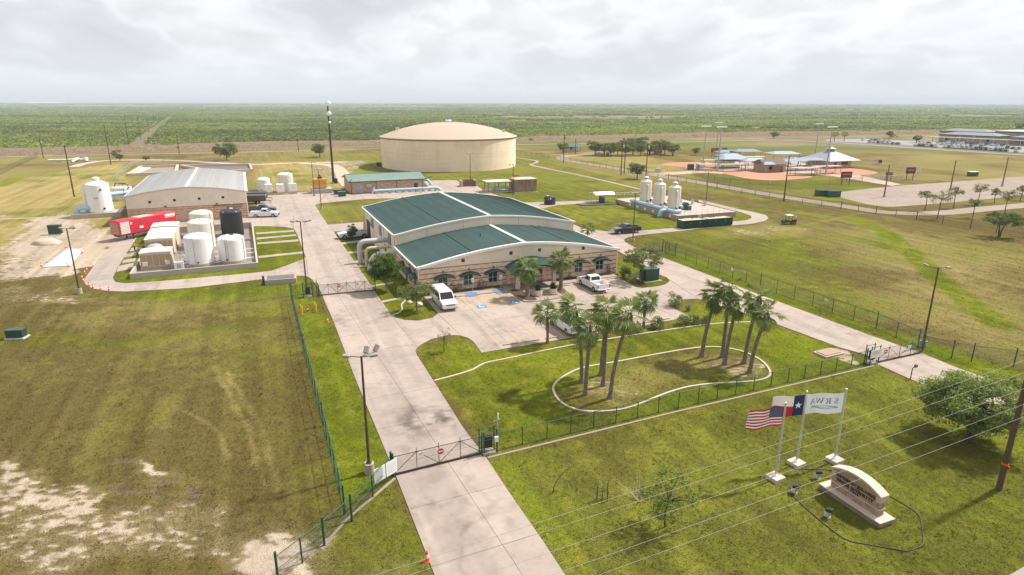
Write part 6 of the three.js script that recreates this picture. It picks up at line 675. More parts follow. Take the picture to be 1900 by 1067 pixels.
// ---------------------------------------------------------------- arched treatment building with a grey roof
{
  const W = 23.26, D = 42.5, e = 6.0, r = 7.46, b = T('arched_hall', 'wide tan building with a shallow arched grey metal roof and banded block base', 'building', -80.83, -130.36, 0.399);
  P('front_wall', uvScale(box(W, 3.3, 0.3, W / 2, 0, -0.15)), blockTan, b); P('left_wall', uvScale(box(0.3, 3.3, D - 0.3, 0.15, 0, -0.3 - (D - 0.3) / 2)), blockTan, b); P('right_wall', uvScale(box(0.3, 3.3, D - 0.3, W - 0.15, 0, -0.3 - (D - 0.3) / 2)), blockTan, b);
  for (const y of [0.5, 1.05, 1.6, 2.15, 2.7, 3.22]) { P('band', box(W + 0.02, 0.09, 0.03, W / 2, y, 0.012), bandMat, b); P('band', box(0.03, 0.09, D, W + 0.012, y, -D / 2), bandMat, b); P('band', box(0.03, 0.09, D, -0.012, y, -D / 2), bandMat, b); }
  P('front_gable', uvScale(archWall(W, 3.3, e, r, 0.28, 28, 0.08).translate(0, 0, -0.29)), stucco, b); P('back_gable', uvScale(archWall(W, 0, e, r, 0.28, 28, 0.08).translate(0, 0, -D)), stucco, b); P('upper_side_wall', uvScale(box(0.26, 2.6, D - 0.6, W - 0.16, 3.3, -D / 2)), stucco, b); P('upper_side_wall', uvScale(box(0.26, 2.6, D - 0.6, 0.16, 3.3, -D / 2)), stucco, b);
  const greyRoof = new THREE.MeshStandardMaterial({ map: roofTexMk([0.60, 0.59, 0.58], 3), roughness: 0.45, metalness: 0.25 }); for (const [a, c] of [[0, 0.5], [0.5, 1]]) { const q = P('roof', archRoof(W, D, e, r, 0.1, 0.35, a, c, 0.2), greyRoof, b); const s = P('seams', roofSeams(W, D, e, r, 0.1, a, c, 0.6, 0.05, 0.04), greyRoof, q); s.userData.kind = 'stuff'; }
  P('ridge_cap', extr([[W / 2 - 0.25, r + 0.03], [W / 2 - 0.25, r + 0.1], [W / 2, r + 0.15], [W / 2 + 0.25, r + 0.1], [W / 2 + 0.25, r + 0.03]], D).translate(0, 0, -D + 0.1), whiteTrim, b); const f = []; for (let i = 0; i <= 30; i++) f.push([W * i / 30 + (i === 0 ? -0.35 : i === 30 ? 0.35 : 0), archY(i / 30, e, r) + 0.06]); P('roof_edge', extr(f.concat(f.slice().reverse().map(v => [v[0], v[1] - 0.2])), 0.12).translate(0, 0, 0.1), M('greyedge', lin(0.56, 0.56, 0.55), 0.5), b);
  for (const [x, y] of [[4.4, 4.35], [9.1, 4.5], [13.9, 4.55], [18.6, 4.6]]) P('gable_vent', box(0.5, 0.5, 0.06, x, y, 0), dark, b); for (const x of [7.2, 17.2]) P('wall_lamp', box(0.4, 0.2, 0.2, x, 3.4, 0.1), bronze, b); P('flood_lamp', box(0.55, 0.3, 0.3, 20.2, 3.3, 0.15), white, b); P('flood_lamp', box(0.35, 0.25, 0.2, 15.2, 3.4, 0.1), white, b);
  const font = await new FontLoader().loadAsync('fonts/droid/droid_sans_bold.typeface.json'); [['SOUTHMOST REGIONAL WATER AUTHORITY', 16.4, 2.95, 0.26], ['DESALINATION PLANT', 19.0, 2.4, 0.26]].forEach(([s, x, y, z]) => { const m = P('wall_lettering', new TextGeometry(s, { font, size: z, depth: 0.03, curveSegments: 2 }), M('wl', lin(0.10, 0.06, 0.045), 0.6), b); m.position.set(x, y, 0.03); m.scale.x = 0.82; });
  P('side_door', box(1.5, 2.3, 0.06, 10.2, 0.02, 0.02), M('tandoor', lin(0.48, 0.38, 0.28), 0.7), b); P('roller_door', box(0.06, 3.0, 3.4, W + 0.03, 0.02, -3.2), M('roller', lin(0.50, 0.44, 0.36), 0.6), b);
  P('downspout', bar([W + 0.12, 0.05, 0.1], [W + 0.12, e - 0.1, 0.1], 0.07), white, b); P('gutter', box(0.16, 0.16, D, W + 0.42, e - 0.15, -D / 2), whiteTrim, b);
  const ac = T('wall_unit', 'rusty grey fan unit standing at the brick wall behind the beige tanks', 'fan unit', ...[-73.07, -136.52], 0.4); P('casing', rbox(1.2, 0.9, 0.9, 0, 0.35, 0, 0.05), M('kp'), ac); P('intake', cyl(0.25, 0.4, 0.9, -0.8, 0, 0, 10), galv, ac); const a2 = T('wall_unit', 'small tan pump box at the brick wall left of the black tank', 'pump box', ...[-65.73, -137.92], 0.4); P('casing', rbox(1.0, 0.75, 0.8, 0, 0, 0, 0.05), bronze, a2); }
// ---------------------------------------------------------------- degasifier and tank west of it
{ const t = T('degasifier_tower', 'large white degasifier tower on a concrete block with pale blue pipes', 'tower', ...[-93.75, -141.79], 0.4); const wv = new THREE.MeshStandardMaterial({ map: polyW, color: lin(1, 0.98, 0.98), roughness: 0.5 }); P('foundation', box(9.5, 1.0, 6.0, -0.6, -0.02, 0), M('cw'), t); P('shell', lathe([[0, 0.95], [2.55, 0.95], [2.5, 1.2], [2.3, 7.0], [2.2, 7.25], [1.3, 7.75], [0.6, 7.9], [0.6, 8.3], [0.75, 8.35], [0.75, 8.6], [0.3, 8.75], [0, 8.78]], 44), wv, t); P('downpipe', pipe([[-2.5, 7.2, 0.4], [-2.85, 6.9, 0.4], [-2.75, 1.1, 0.4]], 0.28, 0.3, 12), wv, t); P('blower_pipe', pipe([[-1.6, 2.1, 1.4], [-4.4, 2.1, 1.4], [-4.4, 0.95, 1.4]], 0.55, 0.8, 16), blueP, t); P('outlet_pipe', pipe([[1.8, 4.6, -0.8], [6.2, 4.6, -3.4], [6.2, 0.02, -3.4]], 0.5, 0.8, 16), blueP, t); P('inspection_hatch', [new THREE.CylinderGeometry(0.22, 0.22, 0.3, 12).rotateX(Math.PI / 2).translate(0.9, 6.1, 2.2)], dark, t); P('inspection_hatch', [new THREE.CylinderGeometry(0.22, 0.22, 0.3, 12).rotateX(Math.PI / 2).translate(1.1, 1.9, 2.3)], dark, t); P('nameplate', box(0.9, 0.35, 0.02, -0.2, 4.1, 2.43), M('print2'), t);
  const u = T('open_tank', 'squat white tank with pipework on its lid, behind the degasifier', 'tank', ...[-103.12, -165.57]); P('shell', lathe([[0, 0], [2.35, 0], [2.35, 3.3], [2.2, 3.45], [0, 3.6]], 40), wv, u); P('top_pipes', pipe([[-1.8, 3.4, 0], [-1.4, 4.4, 0], [1.6, 4.4, 0.4], [2.6, 3.2, 0.8]], 0.13, 0.3, 8), dark, u); P('top_pipes', pipe([[-0.5, 3.5, 0.6], [-0.5, 4.7, 0.6], [0.9, 4.7, 0.6]], 0.1, 0.3, 8), galv, u); }
// ---------------------------------------------------------------- settling basins behind
{ const f = fence('basin_fence', 'thin grey fence round the settling basins', [[-132.61, -211.06], [-154.12, -256.92], [-148.44, -268.71], [-113.05, -274.36], [-95.65, -233.49]], 1.7, 4, { key: 'galv', mat: galv, r: 0.03, rail: 0.02 });
  const wl = M('basinwall', lin(0.56, 0.43, 0.35), 0.95); [['left settling basin with a sloping white ramp', [[-134.25, -220.6], [-145.56, -248.41], [-134.03, -253.96], [-121.31, -227.66]]], ['right settling basin with a dark pond floor', [[-132.2, -252.91], [-124.35, -256.34], [-107.06, -258.89], [-97.54, -237.22], [-107.84, -229.65]]]].forEach(([l, p], i) => { const c = p.reduce((a, q) => [a[0] + q[0] / p.length, a[1] + q[1] / p.length], [0, 0]), t = T('settling_basin', l, 'basin', c[0], c[1], 0, 'settling basins'); const q = p.map(v => [v[0] - c[0], v[1] - c[1]]); P('floor', slabGeo(q.map(v => [v[0] * 0.96, v[1] * 0.96]), -0.02, 0.05), M('pond' + i, i ? lin(0.13, 0.12, 0.115) : lin(0.26, 0.22, 0.16), 0.6), t); for (let k = 0; k < q.length; k++) { const a = q[k], b = q[(k + 1) % q.length]; P('wall', slabGeo(ribbon([a, b], 0.9), -0.02, 0.9 + k * 0.01), wl, t); } if (!i) P('ramp', slabGeo([[q[0][0] * 0.9, q[0][1] * 0.9], [q[1][0] * 0.9, q[1][1] * 0.9], [q[1][0] * 0.62, q[1][1] * 0.9], [q[0][0] * 0.68, q[0][1] * 0.9]], 0.04, 0.4), M('rampw', lin(0.62, 0.56, 0.46), 0.9), t); });
  // white pipe manifold lying in the far field
  const t = T('pipe_manifold', 'white pipe tees and elbows lying on pads in the far left field', 'pipework', ...[-192.35, -277.99], 0.2), w = M('manif', lin(0.78, 0.76, 0.74), 0.5); P('run', pipe([[-14, 0.9, 0], [0, 0.9, 0], [6, 0.9, 0]], 0.55, 0.5, 12), w, t); P('riser', pipe([[0, 0.9, 0], [4, 1.6, 1], [4.5, 1.8, 4], [2.5, 0.1, 7]], 0.8, 1.2, 12), w, t); P('elbow', pipe([[6, 0.9, 0], [9, 2, 1], [9, 0.1, 3]], 0.8, 1, 12), w, t); P('slab_pad', box(10, 0.12, 3.5, 9, -0.01, 1), concPlain, t); P('slab_pad', box(5, 0.1, 4, -1, -0.01, 6.5), concPlain, t); t.scale.setScalar(0.68); }
// ---------------------------------------------------------------- service yard north
pickup('white regular cab pickup by the arched building', pWhite, ...[-55.99, -140.41], 0.16, { crew: false, dark: true }); pickup('dark pickup parked beyond the white one at the arched building', paint('navy', 0.025, 0.03, 0.045), ...[-58.94, -146.53], 0.16, { crew: false, dark: true });
function dumpTrailer(label, [x, z], rot) { const t = T('dump_trailer', label, 'trailer', x, z, rot, 'grey dump trailers'); const g = M('trgrey', lin(0.055, 0.06, 0.068), 0.6); P('tub', (() => { const q = new THREE.BoxGeometry(5.0, 1.35, 2.2), p = q.attributes.position; for (let i = 0; i < p.count; i++) if (p.getY(i) < 0) { p.setX(i, p.getX(i) * 0.94); p.setZ(i, p.getZ(i) * 0.9); } q.computeVertexNormals(); return q.translate(0, 1.5, 0); })(), g, t); P('rim', [box(5.1, 0.1, 0.12, 0, 2.15, 1.1), box(5.1, 0.1, 0.12, 0, 2.15, -1.1), box(0.12, 0.1, 2.1, 2.5, 2.15, 0), box(0.12, 0.1, 2.1, -2.5, 2.15, 0)], M('trrim', lin(0.3, 0.32, 0.34), 0.5), t); P('chassis', box(4.2, 0.25, 1.1, 0, 0.58, 0), dark, t); P('tongue', bar([2.1, 0.65, 0], [3.6, 0.6, 0], 0.08), dark, t); P('jack', bar([3.5, 0, 0], [3.5, 0.75, 0], 0.05), dark, t); wheels(t, [-0.5, 0.45], 0.75, 0.95); return t; }
dumpTrailer('front dark grey dump trailer beside the arched building', [-65.6, -160.0], 0.2); dumpTrailer('rear dark grey dump trailer behind the other one', [-67.2, -165.2], 0.2);
polyTank('small white tank on the north side with a red square', [-73.0, -184.8], 1.75, 3.3, polyWhite, { group: 'north side tanks' }); polyTank('tall cream tank on the north side', [-66.0, -183.2], 2.15, 4.95, polyBeige, { group: 'north side tanks' });
[[[-68.3, -175.9], 'left'], [[-65.2, -176.4], 'middle'], [[-62.1, -177.8], 'right']].forEach(([p, w]) => { const t = T('chemical_feed_cabinet', `white feed cabinet on a plinth, ${w} one of three`, 'cabinet', ...p, 0.4, 'white feed cabinets'); P('plinth', box(1.9, 0.8, 1.6, 0, -0.01, 0), M('tanplinth', lin(0.5, 0.4, 0.3), 0.9), t); P('cabinet', rbox(2.0, 1.9, 1.7, 0, 0.79, 0, 0.06), white, t); P('lid', extr([[-1.05, 0], [1.05, 0], [0.9, 0.22], [-0.9, 0.22]], 1.8).translate(0, 2.68, -0.9), white, t); P('marking', box(0.25, 0.35, 0.01, 0, 1.7, 0.855), M('print2'), t); });
{ const t = T('standby_generator', 'yellow generator box on a walled concrete platform', 'generator', -55.2, -180.0, 0.4); P('platform', box(5.6, 1.3, 4.6, 0.4, -0.01, 0), M('cw'), t); P('enclosure', rbox(3.8, 2.5, 2.6, 0, 1.5, 0, 0.08), M('genyellow', lin(0.58, 0.30, 0.045), 0.5), t); for (let i = 0; i < 4; i++) P('hand_rail_post', bar([-2.2 + i * 1.4, 1.28, 2.2], [-2.2 + i * 1.4, 2.2, 2.2], 0.04), M('railw', lin(0.6, 0.5, 0.42), 0.6), t); for (const y of [1.7, 2.15]) P('hand_rail', bar([-2.3, y, 2.2], [2.3, y, 2.2], 0.04), M('railw'), t); P('exhaust', pipe([[0.4, 4.0, 0], [0.4, 4.7, 0], [0.1, 5.1, 0]], 0.2, 0.2, 10), dark, t); P('muffler', rbox(1.3, 0.5, 0.6, 0.2, 3.95, 0, 0.1), dark, t);
  const d = T('dumpster', 'green lidded dumpster at the end of the green roofed building', 'dumpster', -47.0, -172.9, 0.4, 'lidded dumpsters'); P('bin', rbox(2.0, 1.25, 1.5, 0, 0.05, 0, 0.05), M('binG', lin(0.022, 0.07, 0.04), 0.5), d); P('lid', rbox(2.1, 0.1, 1.6, 0, 1.3, 0, 0.03), M('binlid', lin(0.10, 0.16, 0.12), 0.5), d); const e = dup(d, 'grey green dumpster behind the first, against the end wall', -49.2, -176.6, 0.4); }
{ const W = 22.0, D = 13, e = 3.32, r = 4.75, b = T('pump_house', 'low brick pump house under a ribbed pale green gable roof', 'building', -45.95, -177.53, 0.406); const pink = new THREE.MeshStandardMaterial({ map: blockTex([0.50, 0.29, 0.20], [0.58, 0.36, 0.25], 3), roughness: 0.95 });
  P('front_wall', uvScale(box(W - 1.0, e - 0.1, 0.3, W / 2, 0, -0.75)), pink, b); P('back_wall', uvScale(box(W - 1.0, e - 0.1, 0.3, W / 2, 0, -D + 0.75)), pink, b); for (const x of [0.5, W - 0.5]) P('end_wall', uvScale(extr([[-D + 0.75, 0], [-0.75, 0], [-0.75, e - 0.12], [-D / 2, r - 0.25], [-D + 0.75, e - 0.12]], 0.28).rotateY(-Math.PI / 2).translate(x + 0.14, 0, 0)), pink, b);
  const pg = new THREE.MeshStandardMaterial({ map: roofTexMk([0.21, 0.30, 0.25], 2), roughness: 0.5, metalness: 0.2 }), dg = M('dgtrim', lin(0.03, 0.075, 0.055), 0.55); for (const s of [0, 1]) { const g = new THREE.BoxGeometry(W + 0.6, 0.1, Math.hypot(D / 2, r - e) + 0.1); const m = P('roof_slope', uvScale(g), pg, b); const a = Math.atan2(r - e, D / 2); m.rotation.x = s ? -a : a; m.position.set(W / 2, (e + r) / 2, s ? -D * 0.75 : -D * 0.25); for (let i = 0; i <= 36; i++) { const rb = P('rib', box(0.07, 0.07, Math.hypot(D / 2, r - e), -W / 2 - 0.2 + i * (W + 0.4) / 36, 0.05, 0), M('ribg', lin(0.15, 0.22, 0.185), 0.5), m); } }
  P('ridge_cap', box(W + 0.6, 0.1, 0.4, W / 2, r + 0.03, -D / 2), pg, b); P('fascia', box(W + 0.6, 0.22, 0.08, W / 2, e - 0.16, 0.05), dg, b); for (const x of [-0.3, W + 0.3]) { P('barge_board', extr([[0.05, e - 0.16], [0.05, e + 0.06], [-D / 2, r + 0.06], [-D / 2, r - 0.16]], 0.06).rotateY(-Math.PI / 2).rotateY(Math.PI).scale(1, 1, 1).translate(x, 0, 0), dg, b); }
  for (const x of [0.55, 7.6, 13.6, W - 0.6]) P('downspout', bar([x, 0.05, -0.5], [x, e - 0.2, -0.5], 0.07), dg, b); P('double_door', box(2.0, 2.2, 0.06, 2.9, 0.02, -0.58), M('greydoor', lin(0.38, 0.40, 0.44), 0.5), b); P('green_door', box(1.1, 2.1, 0.06, 19.3, 0.02, -0.58), M('grdoor', lin(0.02, 0.06, 0.04), 0.5), b); P('cooling_unit', [rbox(1.4, 0.7, 0.6, 5.5, 1.6, -0.3, 0.05), extr([[0, 0], [0.8, 0], [0, 0.35]], 1.5).rotateY(-Math.PI / 2).translate(6.25, 2.35, -0.6)], M('coolunit', lin(0.5, 0.47, 0.42), 0.5), b); for (const x of [8.4, 12.2, 15.7, 19.2]) P('wall_vent', box(0.7, 0.22, 0.05, x, 2.65, -0.58), M('print2'), b);
  const a = [-39.49, -177.54], c = [-22.01, -185.12], t = T('blue_main', 'long pale blue water main on concrete saddles before the pump house', 'pipe', a[0], a[1], Math.atan2(-(c[1] - a[1]), c[0] - a[0])), L = Math.hypot(c[0] - a[0], c[1] - a[1]); P('main', pipe([[0, 0.02, 0], [0.05, 0.85, 0], [L, 0.85, 0], [L + 1, 0.02, 0.3]], 0.38, 0.45, 16), blueP, t); for (let i = 0; i < 10; i++) P('saddle', box(0.6, 0.55, 1.0, 0.9 + i * (L - 1.4) / 9, -0.01, 0.15), concPlain, t); P('valve', [cyl(0.25, 0.25, 1.2, 0.4, 0.6, -0.3, 10)], galv, t); const k = T('blue_bend', 'pale blue pipe bend diving into the grass at the pump house corner', 'pipe', ...[-26.91, -198.25], 0.2); P('bend', pipe([[-1.5, 1.9, 0], [0.4, 1.5, 0.4], [1.4, 0, 0.6]], 0.4, 0.5, 12), blueP, k); }
{ const t = T('radio_mast', 'tall slim black radio mast with white dishes behind the pump house', 'radio mast', -57.3, -201.9); P('pole', cyl(0.42, 0.2, 25, 0, 0, 0, 12), M('mastblack', lin(0.03, 0.027, 0.026), 0.5), t); P('base', [cyl(0.8, 0.8, 0.4, 0, 0, 0, 14)], concPlain, t); P('base_cabinet', rbox(0.9, 1.6, 0.6, 0.9, 0.02, 0.4, 0.04), dark, t); for (const [y, s] of [[24.6, 0.85], [21.6, 0.75], [18.9, 0.4]]) { const d = P('dish', lathe([[0, 0.25], [s * 0.5, 0.18], [s, 0], [s * 0.98, -0.06], [0, -0.2]], 18).rotateX(1.2).translate(0.35, y, 0.4), white, t); } P('lightning_rod', cyl(0.03, 0.02, 1.3, 0, 25, 0, 5), dark, t); }
{ // the great storage tank
  const t = T('storage_tank', 'huge cream water storage tank with a low domed roof', 'storage tank', -26, -263, 0), R = 27.4, h = 11.6; const wt = tex(1024, 256, (u, v) => { const s = tn(u * 90, v * 2, 90), s2 = tn(u * 300, v * 5, 300), n = tn(u * 20, v * 20, 20), k = 0.84 + 0.12 * s + 0.08 * s2 + 0.10 * n; return [l2s(0.84 * k), l2s(0.675 * k), l2s(0.525 * k)]; }, { srgb: true }); const wm = matte({ map: wt });
  P('shell', lathe([[R, -0.05], [R, h]], 128), wm, t); P('band', lathe([[R, h - 0.45], [R + 0.06, h - 0.45], [R + 0.06, h - 0.05], [R, h - 0.05]], 128), M('tankband', lin(0.36, 0.235, 0.165), 0.9), t); P('rim', lathe([[R - 0.1, h - 0.06], [R + 0.35, h - 0.06], [R + 0.38, h + 0.35], [R - 0.3, h + 0.42]], 128), M('tankrim', lin(0.60, 0.50, 0.40), 0.85), t);
  const dome = []; for (let i = 0; i <= 24; i++) { const a = 1 - i / 24; dome.push([R * a, h + 0.38 + 5.3 * (1 - a * a)]); } P('dome', lathe(dome, 128), M('dome', lin(0.46, 0.36, 0.28), 0.85), t); P('vent', [cyl(1.1, 1.1, 0.7, 0, h + 5.6, 0, 20), cyl(1.5, 1.3, 0.2, 0, h + 6.3, 0, 20)], white, t); P('roof_hatch', box(1.2, 0.9, 1.2, -19.5, h + 2.9, 8), M('tankrim'), t); P('roof_hatch', box(1.0, 1.0, 1.0, 22.5, h + 1.9, 4), M('tankrim'), t); P('overflow_box', box(1.6, 1.6, 1.6, -R - 0.6, 0, 6), dark, t); }
// ---------------------------------------------------------------- pump station and small structures north east
{ const t = T('brick_shed', 'square weathered brick shed on the north lawn', 'shed', ...[1.04, -180.25], 0.33); const bs = new THREE.MeshStandardMaterial({ map: tex(256, 256, (u, v) => { const st = tn(u * 24, v * 3, 24), n = tn(u * 60, v * 60, 60), m = tn(u * 6, v * 6, 6), k = 0.45 + 0.7 * st * 0.7 + 0.25 * n; return [l2s(mix(0.30, 0.36, m) * k), l2s(mix(0.185, 0.24, m) * k), l2s(mix(0.11, 0.155, m) * k)]; }, { srgb: true, repeat: [0.2, 0.22] }), roughness: 0.95 }); P('walls', uvScale(box(6.4, 3.7, 5.0, 3.2, 0, -2.5)), bs, t); P('roof', box(6.7, 0.16, 5.3, 3.2, 3.68, -2.5), M('shedroof', lin(0.56, 0.46, 0.38), 0.85), t); P('footing', box(6.8, 0.2, 5.4, 3.2, -0.01, -2.5), M('whitepad'), t); P('red_beam', bar([-0.2, 3.9, -4.2], [2.2, 4.5, -5.2], 0.12), red, t); P('red_box', box(1.3, 0.4, 0.3, 1.8, 4.2, -4.6), red, t);
  const c = T('pipe_canopy', 'open grey canopy over pipework joined to the brick shed', 'canopy', ...[-6.87, -180.15], 0.33); for (const [x, z] of [[0, 0], [2.0, 0], [6.4, 0.3], [0.2, -4.2], [4.5, -4.4], [6.6, -4.2]]) P('post', box(0.18, 3.0, 0.18, x, 0, z), M('canpost', lin(0.12, 0.15, 0.15), 0.6), c); P('roof', box(7.6, 0.16, 5.4, 3.3, 3.0, -2.1), M('canroof', lin(0.56, 0.55, 0.53), 0.5), c); P('fascia', box(7.7, 0.14, 0.08, 3.3, 2.86, 0.62), M('canpost'), c); P('floor', box(7.8, 0.35, 5.2, 3.3, -0.01, -2.1), M('cw'), c); P('pipe', pipe([[1.5, 0.4, -1.2], [1.6, 1.1, -1.2], [6.3, 1.1, -1.2], [6.5, 0.4, -1.2]], 0.28, 0.3, 12), blueP, c); P('pipe', pipe([[2.5, 0.4, -2.2], [2.6, 1.2, -2.2], [6.0, 1.2, -2.2], [6.1, 0.4, -2.2]], 0.2, 0.3, 10), galv, c); for (const y of [0.9, 1.4]) P('hand_rail', bar([-0.2, y, 0.5], [6.9, y, 0.5], 0.035), M('railw'), c);
  const e = T('trash_enclosure', 'open brick enclosure beside the drive in front of the great tank', 'enclosure', ...[-11.07, -194.51], 0.33); P('side_wall', box(0.35, 1.9, 3.6, 0, 0, -1.8), M('tanplinth'), e); P('side_wall', box(0.35, 1.9, 3.6, -4.4, 0, -1.8), M('tanplinth'), e); P('rear_wall', uvScale(box(4.05, 1.9, 0.3, -2.2, 0, -3.45)), bs, e); P('gate', box(4.0, 1.6, 0.1, -2.2, 0.1, -0.4), M('gatebrown', lin(0.16, 0.09, 0.06), 0.8), e);
  const k = T('black_tank', 'squat black plastic tank with white markings on a small pad', 'tank', ...[9.62, -159.51]); P('shell', lathe([[0, 0], [1.45, 0], [1.45, 1.85], [1.35, 2.0], [0.5, 2.2], [0, 2.22]], 32), polyBlack, k); P('hoop', lathe([[1.45, 1.2], [1.5, 1.22], [1.5, 1.3], [1.45, 1.32]], 32), M('hoopg', lin(0.06, 0.065, 0.07), 0.5), k); P('hoop', lathe([[1.45, 0.5], [1.5, 0.52], [1.5, 0.6], [1.45, 0.62]], 32), M('hoopg'), k); P('manway', cyl(0.3, 0.3, 0.2, -0.5, 2.1, 0.2, 12), white, k); P('marking', box(0.28, 0.4, 0.03, 0.15, 1.4, 1.46), white, k); P('marking', box(0.28, 0.4, 0.03, -0.35, 1.4, 1.42), orange, k);
  const cp = T('carport', 'small white arched carport on thin posts', 'carport', ...[23.52, -163.28], 0.3); for (const [x, z] of [[-2.4, 1.6], [2.4, 1.6], [-2.4, -1.6], [2.4, -1.6], [0, 1.6], [0, -1.6]]) P('post', cyl(0.05, 0.05, 2.2, x, 0, z, 6), galv, cp); P('sheet', extr([[-1.9, 2.15], [-1.5, 2.5], [0, 2.75], [1.5, 2.5], [1.9, 2.15], [1.85, 2.1], [0, 2.68], [-1.85, 2.1]], 5.6).rotateY(Math.PI / 2).translate(-2.8, 0, 0), white, cp);
  const m = T('spill_mat', 'black containment mat spread under the carport', 'mat', ...[21.78, -159.65], 0.3); P('sheet', box(10.5, 0.12, 3.4, 0, 0, 0), dark, m); P('berm', bar([-5.2, 0.15, 1.7], [5.2, 0.15, 1.7], 0.16), M('hoopg'), m); const dr = T('drum', 'dark plastic drum standing under the carport', 'drum', ...[23.19, -161.9], 0, undefined, 0.12); P('drum_shell', lathe([[0, 0], [0.75, 0], [0.78, 0.6], [0.72, 1.2], [0.8, 1.25], [0.8, 1.5], [0, 1.6]], 20), M('drumg', lin(0.07, 0.075, 0.07), 0.6), dr); }
{ // three decarbonators on a raised pad
  const pl = (x, d) => [36.5 + Math.cos(0.37) * x - Math.sin(0.37) * d, -136 - Math.sin(0.37) * x - Math.cos(0.37) * d], W = 15.6, D = 27, h = 1.15;
  const b = T('equipment_platform', 'raised brick edged concrete platform carrying the three round towers', 'platform', ...pl(0, 0), 0.37); P('retaining_wall', uvScale(box(W, h - 0.12, D, W / 2, 0, -D / 2)), M('padwall', lin(0.35, 0.28, 0.22), 0.95, { bumpMap: bumpGrain, bumpScale: 0.02 }), b); P('deck', box(W + 0.1, 0.14, D + 0.1, W / 2, h - 0.12, -D / 2), M('deck', lin(0.44, 0.36, 0.31), 0.92), b);
  const rail = M('railgrey', lin(0.40, 0.38, 0.36), 0.5); for (let i = 0; i <= 10; i++) P('rail_post', bar([W * i / 10, h, -0.1], [W * i / 10, h + 1.05, -0.1], 0.025), rail, b); for (const y of [0.55, 1.05]) P('guard_rail', bar([0, h + y, -0.1], [W, h + y, -0.1], 0.022), rail, b); for (let i = 0; i < 5; i++) { P('stair_tread', box(1.1, 0.05, 0.28, 5.2, 0.2 + i * 0.22, 1.3 - i * 0.26), galv, b); } for (const k of [4.6, 5.8]) P('stair_rail', bar([k, 1.0, 1.5], [k, 2.2, 0], 0.03), galv, b); for (let i = 0; i < 6; i++) P('wall_light', box(0.06, 0.5, 0.8, -0.05, 0.45, -3 - i * 3.4), white, b);
  const cream = new THREE.MeshStandardMaterial({ map: polyW, color: lin(0.90, 0.80, 0.66), roughness: 0.6 }), lb = M('lightpipe', lin(0.62, 0.66, 0.70), 0.4);
  const tow = (l, d) => { const [x, z] = pl(3.4, d), t = T('decarbonator_tower', l, 'tower', x, z, 0.37, 'decarbonator towers', h); P('shell', lathe([[0, 0], [1.4, 0], [1.4, 5.2], [1.32, 5.4], [0.7, 5.75], [0.42, 5.85], [0.42, 6.05]], 40), cream, t); P('stack', cyl(0.36, 0.36, 0.35, 0, 6.0, 0, 16), dark, t); P('rain_cap', lathe([[0.62, 6.25], [0.6, 6.32], [0.12, 6.62], [0, 6.64]], 20), cream, t); P('riser_pipe', pipe([[-0.45, 0.05, 1.62], [-0.45, 4.55, 1.62], [-0.35, 4.75, 1.1]], 0.2, 0.2, 12), lb, t); P('valve', rbox(0.5, 0.5, 0.4, -0.45, 0.5, 1.75, 0.1), M('kp'), t); P('manway', new THREE.CylinderGeometry(0.35, 0.35, 0.2, 16).rotateX(Math.PI / 2).translate(0.7, 0.8, 1.28), bronze, t); P('blower_duct', pipe([[1.2, 0.8, 0], [2.4, 0.8, 0], [2.8, 0.4, 0]], 0.3, 0.3, 10), cream, t); return t; };
  tow('left cream tower with a small conical cap, farthest back on the platform', 18.6); tow('middle one of the three cream capped towers', 12.7); tow('right cream capped tower, nearest the green containers', 6.7);
  [18.6, 12.7, 6.7].forEach((d, i) => { const [x, z] = pl(6.6, d), t = T('blower', `dark green blower motor beside the ${['left', 'middle', 'right'][i]} cream tower`, 'blower', x, z, 0.37, 'green blowers on the platform', h + 0.02); P('casing', new THREE.CylinderGeometry(0.75, 0.75, 0.9, 20).rotateX(Math.PI / 2).translate(0, 0.95, 0), M('blowG', lin(0.015, 0.11, 0.095), 0.45), t); P('motor', rbox(1.0, 1.0, 1.1, 0.3, 0, 0.8, 0.08), M('blowG'), t); P('foot', box(1.4, 0.25, 1.6, 0, 0, 0.1), M('blowG'), t); });
  { const a = pl(0.6, 20.5), c = pl(0.4, 2.6), t = T('blue_header', 'long pale blue header pipe along the platform edge with an elbow to the ground', 'pipe', a[0], a[1], 0), q = (x, y, d) => { const p = pl(x, d); return [p[0] - a[0], y, p[1] - a[1]]; }; P('header', pipe([q(0.6, 1.65, 20.5), q(0.6, 1.65, 2.4), q(2.2, 1.65, 2.4)], 0.42, 0.7, 16), blueP, t); P('ground_elbow', pipe([q(0.6, 1.65, 5.0), q(-1.4, 1.65, 5.0), q(-1.5, 0, 5.0)], 0.42, 0.9, 16), blueP, t); P('flange', [cyl(0.6, 0.6, 0.5, ...(() => { const v = q(-1.5, 0, 5.0); return [v[0], 0, v[2]]; })(), 16)], M('teal', lin(0.05, 0.3, 0.33), 0.5), t); for (const d of [19, 15, 11, 7]) P('saddle', box(0.5, 0.4, 0.9, ...(() => { const v = q(0.6, 1.14, d); return [v[0], 1.14, v[2]]; })()), concPlain, t); }
  [[10.8, 14.6], [12.6, 12.2], [14.2, 9.4]].forEach(([x, d], i) => { const [a, c] = pl(x, d), t = T('intake_pipe', `pale blue slanted pipe on the deck, ${['far', 'middle', 'near'][i]} one of three`, 'pipe', a, c, 1.2, 'slanted blue pipes on the deck', h + 0.02); P('cylinder', bar([0, 0.95, 0], [1.5, 0.35, 0], 0.38, 14), blueP, t); P('leg', box(0.25, 0.6, 0.4, 0.2, 0, 0), galv, t); P('leg', box(0.25, 0.25, 0.4, 1.2, 0, 0), galv, t); });
